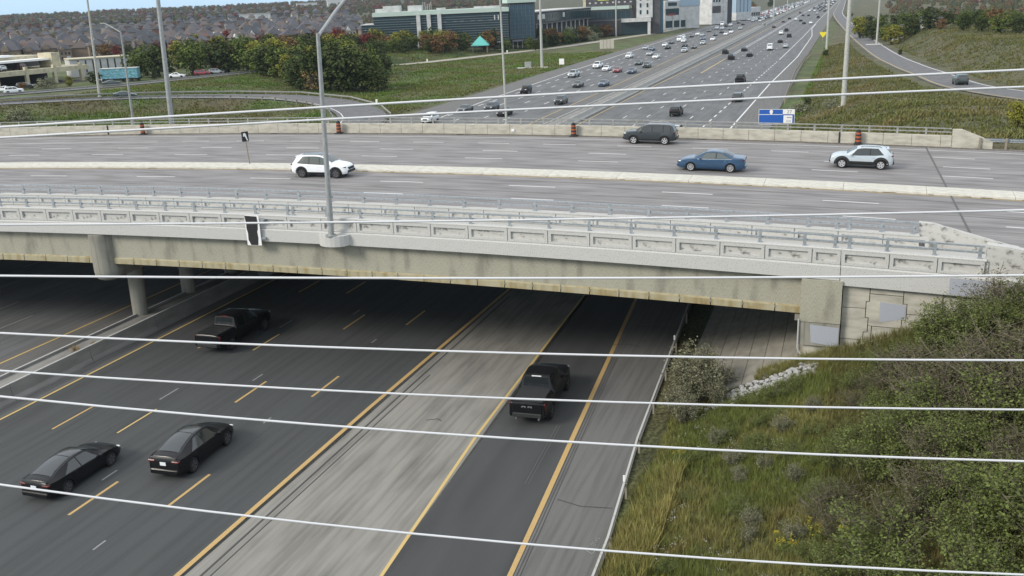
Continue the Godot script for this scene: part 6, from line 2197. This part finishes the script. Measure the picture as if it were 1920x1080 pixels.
func leaf_quad(mb: MB, p: Vector3, n: Vector3, s: float, rg: RandomNumberGenerator, col: Color) -> void:
	var u := n.cross(Vector3(rg.randf() - 0.5, rg.randf() - 0.5, rg.randf() - 0.5) + Vector3(0.01, 0, 0)).normalized()
	var w := n.cross(u).normalized()
	mb.col = col
	u *= s
	w *= s * 0.6
	mb.tri(p - u, p + w, p + u)
	mb.tri(p - u, p + u, p - w)

func crown(kind: String, seed_: int) -> ArrayMesh:
	var rg := RandomNumberGenerator.new()
	rg.seed = seed_
	var mb := MB.new()
	mb.tinted = true
	var base: Color = LEAF[kind]
	var clumps := 66
	var leaves := 26
	if kind == "b":
		clumps = 22
		leaves = 9
	for i in clumps:
		var p := Vector3()
		var rad := 1.0
		if kind == "c":
			var t := rg.randf()
			var a := rg.randf() * TAU
			var r := (1.0 - t) * 2.1 * rg.randf_range(0.55, 1.0) + 0.1
			p = Vector3(cos(a) * r, 0.8 + t * 8.8, sin(a) * r)
			rad = 0.75
		elif kind == "s":
			var a := rg.randf() * TAU
			var r := sqrt(rg.randf()) * 5.0
			p = Vector3(cos(a) * r, 1.0 + rg.randf() * 7.0 * (1.0 - r * r / 40.0), sin(a) * r)
			rad = 1.3
		else:
			var d := Vector3(rg.randfn(), rg.randfn(), rg.randfn()).normalized()
			var q := pow(rg.randf(), 0.4)
			p = Vector3(d.x * 3.3 * q, 5.1 + d.y * 4.5 * q, d.z * 3.3 * q)
			p += Vector3(sin(p.y * 1.3 + seed_), 0, cos(p.y * 1.7 + seed_)) * 0.6
			rad = rg.randf_range(0.8, 1.35)
		var tone := rg.randf_range(0.62, 1.35)
		var hue := base.lerp(Color(0.2, 0.17, 0.05), rg.randf() * 0.16)
		for k in leaves:
			var o := Vector3(rg.randfn(), rg.randfn() * 0.75, rg.randfn()) * rad * 0.55
			var nn := (o.normalized() + UPV * 0.7 + Vector3(rg.randf() - 0.5, rg.randf() - 0.5, rg.randf() - 0.5)).normalized()
			var c := hue * tone * rg.randf_range(0.75, 1.25)
			leaf_quad(mb, p + o, nn, rg.randf_range(0.24, 0.46) * (0.8 if kind == "c" else 1.0), rg, Color(c.r, c.g, c.b))
	return mb.mesh()

func trunk(kind: String, seed_: int) -> ArrayMesh:
	var rg := RandomNumberGenerator.new()
	rg.seed = seed_ + 500
	var mb := MB.new()
	if kind == "s":
		for i in 6:
			var a := rg.randf() * TAU
			mb.tube(Vector3(cos(a) * 0.4, -0.5, sin(a) * 0.4), Vector3(cos(a) * 2.6, 5.0, sin(a) * 2.6), 0.16, 0.05, 5)
	else:
		mb.tube(Vector3(0, -0.6, 0), Vector3(0.1, 3.2, 0.05), 0.34, 0.25, 8)
		mb.tube(Vector3(0.1, 3.2, 0.05), Vector3(0.0, 8.6 if kind == "c" else 7.6, 0.1), 0.25, 0.05, 7)
		if kind != "c":
			for i in (16 if kind == "b" else 6):
				var a := rg.randf() * TAU
				var y := rg.randf_range(2.4, 6.2)
				var l := rg.randf_range(1.6, 2.8)
				mb.tube(Vector3(0.08, y, 0.05), Vector3(cos(a) * l, y + rg.randf_range(1.2, 2.6), sin(a) * l), 0.12 if kind != "b" else 0.07, 0.03, 5)
	return mb.mesh(40)

var tree_kit := {}
func tree(kind: String, x: float, z: float, h: float, where: String, rg: RandomNumberGenerator) -> void:
	# the teal pavilion stands in a gap of the hedge
	if absf(atan2(x, -z) - atan2(-134.8, 347.0)) < 0.014 and z > -352.0 and z < -250.0:
		return
	var v := rg.randi() % 2
	var key := "%s%d" % [kind, v]
	if not tree_kit.has(key):
		tree_kit[key] = [crown(kind, kind.unicode_at(0) * 10 + v), trunk(kind, kind.unicode_at(0) * 10 + v)]
	var s := h / (8.5 if kind == "s" else 9.9)
	var wid := s * rg.randf_range(1.0, 1.4)
	var label: String = TREE_WORD[kind] + " " + where
	var t := thing("tree" if kind != "s" else "shrub", label, "shrub" if kind == "s" else "tree", Transform3D(Basis(UPV, rg.randf() * TAU).scaled(Vector3(wid, s, wid)), on_ground(x, z)), TREE_WORD[kind] + " " + where)
	put("trunk", tree_kit[key][1], M.bark, t)
	put("crown", tree_kit[key][0], M.leaf, t)

func tuft(seed_: int, blades: int, w: float, cols: Array) -> ArrayMesh:
	var rg := RandomNumberGenerator.new()
	rg.seed = seed_
	var mb := MB.new()
	mb.tinted = true
	for i in blades:
		var a := rg.randf() * TAU
		var d := Vector3(cos(a), 0, sin(a))
		var p := d * rg.randf() * 0.12
		var h := rg.randf_range(0.45, 1.0)
		var lean := d * rg.randf_range(0.1, 0.5) * h
		var sd := Vector3(-d.z, 0, d.x) * w
		var c: Color = cols[rg.randi() % cols.size()] * rg.randf_range(0.75, 1.25)
		mb.col = Color(c.r, c.g, c.b)
		var m := p + lean * 0.4 + UPV * h * 0.6
		mb.tri(p - sd, p + sd, m + sd * 0.7)
		mb.tri(p - sd, m + sd * 0.7, m - sd * 0.7)
		mb.tri(m - sd * 0.7, m + sd * 0.7, p + lean + UPV * h)
	return mb.mesh()

func scatter(called: String, m: Mesh, at: Array) -> void:
	var mm := MultiMesh.new()
	mm.transform_format = MultiMesh.TRANSFORM_3D
	mm.use_colors = true
	mm.mesh = m
	mm.instance_count = at.size()
	for i in at.size():
		mm.set_instance_transform(i, at[i][0])
		mm.set_instance_color(i, at[i][1])
	var o := MultiMeshInstance3D.new()
	o.name = numbered(self, called)
	o.multimesh = mm
	o.material_override = M.blade
	o.set_meta("kind", "stuff")
	add_child(o, true)

func shrub_kit(kind: String, seed_: int) -> Array:
	# about 1.6 m tall: stems and leaves
	var rg := RandomNumberGenerator.new()
	rg.seed = seed_
	var tw := MB.new()
	tw.tinted = true
	var lf := MB.new()
	lf.tinted = true
	var n := {"twiggy": 46, "leafy": 26, "hoary": 34}[kind] as int
	var lcol := {"twiggy": Color(0.088, 0.09, 0.042), "leafy": Color(0.105, 0.13, 0.04), "hoary": Color(0.17, 0.17, 0.11)}[kind] as Color
	for i in n:
		var a := rg.randf() * TAU
		var out := rg.randf_range(0.2, 1.0) if kind != "hoary" else rg.randf_range(0.08, 0.55)
		var b := Vector3(cos(a), 0, sin(a)) * rg.randf() * 0.3
		var h := rg.randf_range(0.7, 1.65) * (1.15 - 0.35 * out)
		var e := b + Vector3(cos(a) * out, h, sin(a) * out)
		var mid := b.lerp(e, 0.5) + UPV * 0.16
		var tone := rg.randf_range(0.7, 1.5)
		tw.col = Color(0.15 * tone, 0.125 * tone, 0.105 * tone) if kind == "twiggy" else Color(0.11 * tone, 0.1 * tone, 0.07 * tone)
		tw.tube(b - UPV * 0.2, mid, 0.014, 0.010, 3, false)
		tw.tube(mid, e, 0.010, 0.005, 3, false)
		for k in 5:
			var t := rg.randf_range(0.3, 1.0)
			var p := b.lerp(mid, t * 2.0) if t < 0.5 else mid.lerp(e, t * 2.0 - 1.0)
			var q := p + Vector3(rg.randfn() * 0.2, rg.randf_range(0.05, 0.35), rg.randfn() * 0.2)
			tw.tube(p, q, 0.006, 0.003, 3, false)
			var m := {"twiggy": 9, "leafy": 20, "hoary": 18}[kind] as int
			for j in m:
				var c := lcol * rg.randf_range(0.55, 1.5)
				var lp := p.lerp(q, rg.randf()) + Vector3(rg.randfn(), rg.randfn(), rg.randfn()) * 0.07
				leaf_quad(lf, lp, (UPV + Vector3(rg.randfn(), rg.randfn(), rg.randfn()) * 0.6).normalized(), rg.randf_range(0.018, 0.046), rg, Color(c.r, c.g, c.b))
	return [tw.mesh(), lf.mesh()]

func build_plants() -> void:
	var rg := RandomNumberGenerator.new()
	rg.seed = 404
	var list := {
		"in the belt beyond the loop ramp": "-195 -225 6.2 g;-198 -234 7.7 g;-188 -227 7.7 d;-180 -232 8.3 g;-174 -238 8.6 d;-167 -240 8.7 g;-160 -238 7.3 y;-156 -232 6.5 g;-152 -229 7.5 d;-148 -228 7.3 g;-143 -224 5.7 y;-184 -260 7.2 g;-193 -279 7.3 d;-180 -269 5.6 g;-166 -256 7.4 y;-139 -219 5.6 d;-134 -214 6.1 g;-150 -246 6.8 g;-158 -262 7 d;-172 -284 6 g;-146 -262 6.2 y;-138 -240 6.4 g;-133 -232 6 d;-160 -288 6.4 g;-150 -278 6 o",
		"between the deck and the nearest houses": "-432 -420 6.6 o;-375 -380 6.7 r;-360 -376 7.4 r;-349 -372 5.7 r;-450 -426 6.1 o;-304 -335 6.9 o;-296 -333 5.7 r;-302 -347 5.2 d;-296 -356 4.8 g;-284 -355 5.2 d;-311 -399 5.3 c;-282 -377 5.5 o;-291 -404 9 r;-289 -411 5.9 r;-278 -407 6.8 r;-260 -392 5 g;-251 -395 6.3 o;-280 -440 7 r;-250 -427 5.4 g;-428 -397 6.9 g;-371 -368 5.2 g;-312 -337 4.7 y;-330 -352 6 d;-342 -348 5.6 r;-390 -372 6.4 r;-405 -388 6 r;-268 -350 6 g;-250 -345 6.2 d;-240 -360 6 o;-262 -372 5.6 y;-228 -340 6 g;-236 -322 6 d;-220 -310 6.2 g",
		"in the dark clump behind the loop guardrail": "-124 -205 11.5 d;-117 -206 12.4 d;-112 -207 10.6 d;-119 -213 12 g;-130 -208 8.2 d;-107 -206 7 d;-114 -214 10.8 g;-126 -213 10 d",
		"in the hedge below the glass office": "-115 -226 5.0 d;-181 -327 4.9 g;-174 -312 6.4 c;-163 -299 5.4 y;-168 -296 8 r;-158 -296 5.4 r;-144 -283 4.4 g;-144 -290 4.3 g;-141 -294 4.7 d;-150 -296 5.6 o;-146 -299 4.4 y;-129 -292 6.2 o;-128 -300 6.6 o;-127 -308 6.3 d;-128 -316 5 y;-144 -300 3.6 y;-119 -320 6.6 c;-121 -330 7.3 o;-115 -320 4.2 g;-110 -332 4.3 g;-131 -292 4.7 d;-128 -296 4.3 d;-136 -300 5.4 o;-133 -306 5 d;-152 -290 4.2 d;-158 -288 4 g;-138 -286 3.6 d;-165 -283 4.6 g;-172 -292 5 g",
		"along the path before the dark wing": "-109 -361 4.2 d;-110 -373 8.1 c;-111 -395 7.2 c;-109 -404 6.5 g;-112 -428 5.4 s;-110 -462 4.7 s;-107 -480 7.1 c;-108 -505 6.3 c;-112 -420 6.8 d;-109 -366 5 c;-113 -384 6 d;-116 -408 6.4 c;-114 -440 6 d;-112 -452 5 o;-109 -470 5.5 d;-104 -494 5 d;-98 -515 3.6 s;-104 -524 4 g",
		"before the parking deck": "-199 -196 3.4 s;-197 -202 2.8 y;-193 -207 3.8 d;-187 -217 2.6 d;-184 -220 3 c;-204 -193 2.3 o",
		"on the verge beside the far southbound lanes": "-94 -615 6 d;-97 -600 5.3 g;-96 -653 5 d;-92 -740 7.5 d;-96 -850 7.8 d;-90 -960 6.9 o;-89 -688 4.5 g;-86 -1100 6.3 d;-102 -700 6 d;-110 -780 7 d;-104 -900 8 o;-100 -1040 8 d;-92 -1190 8 d",
		"on the rise behind the grassy bank": "3 -382 7.9 y;7 -367 7.2 d;11 -355 6.4 g;15 -343 5.2 y;18 -336 5.5 d;22 -333 5.1 c;26 -330 3.6 o;6 -453 7 d;12 -447 6.9 d;21 -437 6.2 g;30 -303 5.3 d;34 -298 4.5 d;38 -292 5.8 g;42 -289 5 d;47 -287 5.1 g;42 -455 4.5 r;2 -502 4.7 g;-2 -629 4.5 g;30 -360 6 d;40 -340 6.4 g;50 -310 6 d;56 -330 6.6 d;26 -400 6.5 g;60 -300 6 d;66 -318 6.4 c;16 -410 6.8 d;34 -430 6 o"}
	for where in list:
		for e in (list[where] as String).split(";"):
			var q := e.split(" ")
			if where.begins_with("in the hedge"):
				q[0] = str(float(q[0]) * 1.12)
				q[1] = str(float(q[1]) * 1.12)
			elif where.begins_with("along the path"):
				q[0] = str(float(q[0]) - 8.0)
			tree(q[3], float(q[0]), float(q[1]), float(q[2]) * (1.25 if where.begins_with("in the belt") or where.begins_with("in the hedge") else 1.0), where, rg)
	var more := "ggddyoggdgyd"
	for i in 36:
		var t := rg.randf()
		var u := rg.randf()
		tree(more[rg.randi() % 12], lerpf(-205.0, -132.0, t) - 18.0 * u + 4.0, lerpf(-236.0, -226.0, t) - 70.0 * u, rg.randf_range(6.5, 10.0), "in the belt beyond the loop ramp", rg)
	for i in 34:
		var t := rg.randf()
		tree("ggddoygrcdgy"[rg.randi() % 12], lerpf(-193.0, -124.0, t) + rg.randf_range(-3, 2), lerpf(-325.0, -354.0, t) + rg.randf_range(-5, 5), rg.randf_range(5.0, 8.6), "in the hedge below the glass office", rg)
	for i in 20:
		var z := rg.randf_range(-476.0, -384.0)
		tree("gdddcogdcdso"[rg.randi() % 12], lerpf(-113.0, -100.0, (z + 380.0) / -96.0) - rg.randf_range(5.5, 13.0), z, rg.randf_range(4.6, 8.0), "along the path before the dark wing", rg)
	for i in 26:
		tree("gddgydcgdo"[rg.randi() % 10], rg.randf_range(4.0, 60.0), -330.0 - rg.randf_range(0.0, 90.0), rg.randf_range(4.5, 7.5), "on the rise behind the grassy bank", rg)
	for i in 34:
		var t := rg.randf()
		tree("ggrrooddycro"[rg.randi() % 12], lerpf(-420.0, -240.0, t) + rg.randf_range(-6, 6), lerpf(-352.0, -430.0, t) + rg.randf_range(-34, 20), rg.randf_range(4.6, 7.6), "between the deck and the nearest houses", rg)
	tree("b", -117.0, -192.0, 6.6, "standing alone at the edge of the rough field", rg)
	tree("s", -147.0, -137.0, 2.8, "in the loop-ramp grass at the edge of the view", rg)
	tree("y", 15.0, -97.5, 2.6, "on the verge past the end of the far parapet", rg)
	tree("d", 12.5, -278.0, 1.6, "alone on the grassy bank", rg)
	tree("s", -7.4, -165.6, 2.2, "beside the ramp shoulder, nearer the overpass", rg)
	tree("d", -6.6, -172.0, 1.9, "beside the ramp shoulder, next to the pale shrub", rg)
	tree("d", -6.9, -297.0, 2.2, "at the foot of the gore mast", rg)
	tree("s", -2.6, -160.5, 1.7, "by the foot of the nearest high mast", rg)
	# woods far off, one mass
	var wd := []
	for i in 8200:
		var D := rg.randf_range(478.0, 1500.0)
		if i > 5200:
			D = rg.randf_range(1350.0, 2500.0)
		var a := rg.randf_range(-0.93, 0.36)
		if a > -0.34 and a < 0.03 and D < 2400:
			a = rg.randf_range(-0.93, -0.34) if rg.randf() < 0.7 else rg.randf_range(0.04, 0.36)
		var x := sin(a) * D
		var z := -cos(a) * D
		if x > -170.0 and x < 24.0:
			if z > -1350.0 and x > -96.0:
				continue
		if x > -262.0 and x < -90.0 and z > -560.0:
			continue
		var s := rg.randf_range(0.55, 1.0) * (0.62 if D < 1300.0 else 1.15)
		var pick := rg.randf()
		var c := Color(0.085, 0.095, 0.05)
		if pick < 0.3:
			c = Color(0.15, 0.09, 0.055)
		elif pick < (0.42 if x < 0.0 else 0.34):
			c = Color(0.13, 0.04, 0.035)
		elif pick < 0.6:
			c = Color(0.12, 0.115, 0.05)
		wd.append([Transform3D(Basis(UPV, rg.randf() * TAU).scaled(Vector3(s * 1.2, s, s * 1.2)), on_ground(x, z, -1.0)), c])
	var lump := MB.new()
	lump.tinted = true
	for i in 130:
		var d := Vector3(rg.randfn(), rg.randfn(), rg.randfn()).normalized()
		var p := Vector3(d.x * 2.8, 4.4 + d.y * 3.2, d.z * 2.8) * Vector3.ONE
		var tone := rg.randf_range(0.6, 1.4)
		leaf_quad(lump, p, (d + UPV * 0.5).normalized(), rg.randf_range(0.6, 1.1), rg, Color(tone, tone, tone))
	lump.col = Color(0.8, 0.8, 0.8)
	lump.tube(Vector3(0, -0.5, 0), Vector3(0, 3.5, 0), 0.2, 0.15, 5)
	scatter("distant_woods", lump.mesh(), wd)
	# grass in the middle distance
	var gt := tuft(12, 11, 0.05, [Color(0.9, 1.0, 0.8), Color(1.0, 0.95, 0.8), Color(1.15, 1.05, 0.85)])
	var gf := []
	for i in 110000:
		var x := 0.0
		var z := 0.0
		if i < 66000:
			x = rg.randf_range(-172.0, -81.0)
			z = -96.0 - pow(rg.randf(), 1.3) * 250.0
		else:
			x = -8.2 + pow(rg.randf(), 1.2) * 62.0
			z = -88.0 - pow(rg.randf(), 1.4) * 260.0
		var bad := false
		for ln in [LOOP, SERV, PATH, RAMP]:
			if near_on(ln, x, z)[0] < 6.0:
				bad = true
		if bad or (x > -81.5 and x < -11.0):
			continue
		if x > -12.0 and z > -320.0 and x < -9.0 and hn.get_noise_2d(z * 4.0, 5.0) > -0.1:
			continue
		var s := rg.randf_range(0.22, 0.62) * (1.2 if hn.get_noise_2d(x * 6, z * 6) > 0.1 else 0.8)
		var c := ground_tint(x, z) * rg.randf_range(0.7, 1.15)
		gf.append([Transform3D(Basis(UPV, rg.randf() * TAU).scaled(Vector3(s * 1.7, s, s * 1.7)), on_ground(x, z, -0.03)), Color(c.r, c.g, c.b)])
	scatter("field_grass", gt, gf)
	near_bank(rg)

func near_bank(rg: RandomNumberGenerator) -> void:
	# grasses of the near embankment
	var g1 := tuft(3, 14, 0.011, [Color(0.9, 1.0, 0.75), Color(1.0, 1.0, 0.75), Color(1.2, 1.1, 0.8)])
	var gr := []
	for i in 42000:
		var x := rg.randf_range(-7.3, 15.0)
		var z := rg.randf_range(-45.3, -14.0)
		if x < -3.5 and z < -43.4 + 0.0:
			continue
		if rock_band(x, z) > 0.55:
			continue
		var a := hn.get_noise_2d(x * 14.0, z * 14.0)
		var b := hn.get_noise_2d(x * 30.0 + 90.0, z * 30.0)
		var c := Color(0.145, 0.172, 0.058).lerp(Color(0.215, 0.21, 0.09), ss(-0.2, 0.35, a)).lerp(Color(0.20, 0.145, 0.075), ss(0.25, 0.6, b) * 0.5)
		var s := rg.randf_range(0.28, 0.62)
		if x < -5.6 and z > -36.0:
			c = c.lerp(Color(0.34, 0.29, 0.13), rg.randf() * 0.7)
			s *= 1.9
		elif x > 0.0:
			c = c.lerp(Color(0.10, 0.095, 0.05), 0.5)
		c *= rg.randf_range(0.7, 1.25)
		gr.append([Transform3D(Basis(UPV, rg.randf() * TAU).scaled(Vector3(s * 1.2, s, s * 1.2)), on_ground(x, z, -0.02)), Color(c.r, c.g, c.b)])
	scatter("bank_grass", g1, gr)
	# shrubs, one by one
	var kits := {}
	for k in ["twiggy", "leafy", "hoary"]:
		for v in 3:
			kits["%s%d" % [k, v]] = shrub_kit(k, v * 7 + k.length())
	var word := {"twiggy": "grey-brown twiggy shrub in the thicket on the embankment", "leafy": "leafy green shrub in the thicket on the embankment", "hoary": "tall pale grey-green shrub at the guardrail below the abutment"}
	var put_shrub := func(k: String, x: float, z: float, s: float, label: String, group: String) -> void:
		var v := rg.randi() % 3
		var t := thing("shrub", label, "shrub", Transform3D(Basis(UPV, rg.randf() * TAU).scaled(Vector3(s * 1.15, s, s * 1.15)), on_ground(x, z, -0.05)), group)
		put("stems", kits["%s%d" % [k, v]][0], M.blade, t)
		put("leaves", kits["%s%d" % [k, v]][1], M.leaf, t)
	var n := 0
	var tries := 0
	while n < 270 and tries < 4000:
		tries += 1
		var x := rg.randf_range(-1.5, 14.5)
		var z := rg.randf_range(-44.6, -15.0)
		var edge := 0.2 + 1.6 * hn.get_noise_2d(z * 10.0, 7.0) + (6.6 * clampf((z + 39.5) / -6.0, 0.0, 1.0))
		if x < edge:
			continue
		n += 1
		var twig := hn.get_noise_2d(x * 12.0 + 50.0, z * 12.0) + rg.randf_range(-0.25, 0.25) > 0.1
		var k := "twiggy" if twig else "leafy"
		var zone := "beside the retaining wall" if z < -39.0 else "along the open grass" if x < edge + 2.2 else "high on the bank" if x > 8.0 else "in the middle of the bank" if z < -28.0 else "low on the near end of the bank"
		put_shrub.call(k, x, z, rg.randf_range(0.6, 1.15) * (0.7 if x < edge + 1.4 else 1.5 if x > edge + 5.0 else 1.2), ("grey-brown twiggy shrub of the thicket " if twig else "leafy green shrub of the thicket ") + zone, k + " shrubs " + zone)
	for q in [[-6.6, -44.2, 1.75], [-6.0, -43.3, 1.4], [-6.9, -42.4, 1.1], [-5.6, -44.6, 1.2], [-7.0, -45.2, 1.3], [-6.4, -41.2, 0.9], [-5.2, -42.6, 0.8]]:
		put_shrub.call("hoary", q[0], q[1], q[2], word.hoary, "hoary shrubs at the guardrail")
	for q in [[-5.8, -36.5, 0.5], [-4.6, -38.2, 0.45], [-3.0, -40.4, 0.5], [-3.9, -41.6, 0.5], [-1.8, -41.4, 0.55], [-6.3, -33.5, 0.5], [-4.9, -33.0, 0.4], [-2.4, -36.2, 0.45]]:
		put_shrub.call("leafy", q[0], q[1], q[2], "low leafy green weed clump in the open grass of the embankment", "weed clumps in the open grass")
	for i in 46:
		var x := rg.randf_range(-6.4, 0.6)
		var z := rg.randf_range(-41.5, -24.0)
		var pale := rg.randf() < 0.35
		put_shrub.call("hoary" if pale else "leafy", x, z, rg.randf_range(0.32, 0.6), "knee-high pale weed standing in the open grass of the embankment" if pale else "low leafy green weed clump in the open grass of the embankment", "pale weeds in the open grass" if pale else "weed clumps in the open grass")
	# goldenrod and asters
	for q in [[-5.9, -36.9, 0.7], [-0.9, -27.6, 0.85], [0.0, -28.0, 0.8], [0.8, -27.4, 0.75], [-4.9, -27.0, 0.6]]:
		var mb := MB.new()
		mb.tinted = true
		for i in 26:
			var a := rg.randf() * TAU
			var r := rg.randf() * 0.4
			var h := rg.randf_range(0.5, 1.0)
			var b := Vector3(cos(a) * r, 0, sin(a) * r)
			var e := b * 1.5 + UPV * h
			mb.col = Color(0.1, 0.13, 0.04)
			mb.tube(b - UPV * 0.1, e, 0.008, 0.005, 3, false)
			for k in 9:
				leaf_quad(mb, b.lerp(e, rg.randf()) + Vector3(rg.randfn(), 0, rg.randfn()) * 0.05, UPV, 0.05, rg, Color(0.1, 0.13, 0.04) * rg.randf_range(0.7, 1.4))
			if i % 2 == 0:
				for k in 10:
					leaf_quad(mb, e + Vector3(rg.randfn(), rg.randfn(), rg.randfn()) * 0.05, UPV, 0.025, rg, Color(0.55, 0.42, 0.03))
		tag(put("goldenrod", mb.mesh(), M.blade, self, Transform3D(Basis().scaled(Vector3.ONE * q[2]), on_ground(q[0], q[1]))), "yellow-tipped goldenrod clump in the embankment grass", "wildflower", "goldenrod clumps")
	var fl := MB.new()
	fl.tinted = true
	for i in 46:
		var cx: float = [-5.2, -4.4, -2.2, -4.9, -3.0, -5.6][i % 6] + rg.randfn() * 0.35
		var cz: float = [-31.2, -37.6, -35.4, -29.0, -28.0, -39.5][i % 6] + rg.randfn() * 0.5
		var p := on_ground(cx, cz, rg.randf_range(0.3, 0.6))
		for k in 5:
			leaf_quad(fl, p + Vector3(rg.randfn(), rg.randfn(), rg.randfn()) * 0.05, (UPV + Vector3(0, 0, 0.6)).normalized(), 0.016, rg, Color(0.5, 0.5, 0.48))
	var fo := put("white_asters", fl.mesh(), M.blade)
	fo.set_meta("kind", "stuff")
	# dry clumps in the median
	for q in [[-43.85, -41.6, 0.55, "dry tan tumbleweed caught on top of the median wall"], [-43.6, -42.9, 0.3, "small dry weed on the median wall behind the tumbleweed"]]:
		var mb := MB.new()
		mb.tinted = true
		for i in 90:
			var d := Vector3(rg.randfn(), absf(rg.randfn()), rg.randfn()).normalized()
			mb.col = Color(0.3, 0.21, 0.1) * rg.randf_range(0.6, 1.2)
			mb.tube(Vector3.ZERO, d * rg.randf_range(0.5, 1.0), 0.012, 0.006, 3, false)
		tag(put("tumbleweed", mb.mesh(), M.blade, self, Transform3D(Basis().scaled(Vector3.ONE * q[2]), Vector3(q[0], 0.86, q[1]))), q[3], "dry plant")
	# pale stones spilling down beside the abutment
	var rp := thing("stone_riprap", "spill of pale broken stones on the slope beside the abutment", "stones")
	var kinds := []
	for v in 5:
		var mb := MB.new()
		var rings := []
		for j in 5:
			var ring := PackedVector3Array()
			var t := PI * (j + 0.5) / 5.0
			for i in 7:
				var a := TAU * i / 7.0
				ring.append(Vector3(cos(a) * sin(t), cos(t) * 0.7, sin(a) * sin(t) * 0.8) * rg.randf_range(0.75, 1.1))
			rings.append(ring)
		mb.loft(rings, true)
		kinds.append(mb.mesh())
	var made := 0
	while made < 260:
		var x := rg.randf_range(-5.8, -0.4)
		var z := rg.randf_range(-44.9, -41.4)
		if rock_band(x, z) < 0.08 + rg.randf() * 0.9:
			continue
		made += 1
		var s := rg.randf_range(0.04, 0.15)
		put("stone", kinds[rg.randi() % 5], M.rock, rp, Transform3D(Basis.from_euler(Vector3(rg.randf() * 0.6, rg.randf() * TAU, rg.randf() * 0.6)).scaled(Vector3(s * 1.2, s, s)), on_ground(x, z, s * 0.35)))

func rock_band(x: float, z: float) -> float:
	# stones lie along a slanting band
	var t := clampf((x + 5.4) / 4.6, 0.0, 1.0)
	var zc := lerpf(-42.6, -43.6, t)
	return ss(1.25, 0.1, absf(z - zc + 0.35 * hn.get_noise_2d(x * 40.0, 3.0))) * ss(-6.0, -5.2, x) * ss(-0.3, -1.2, x)
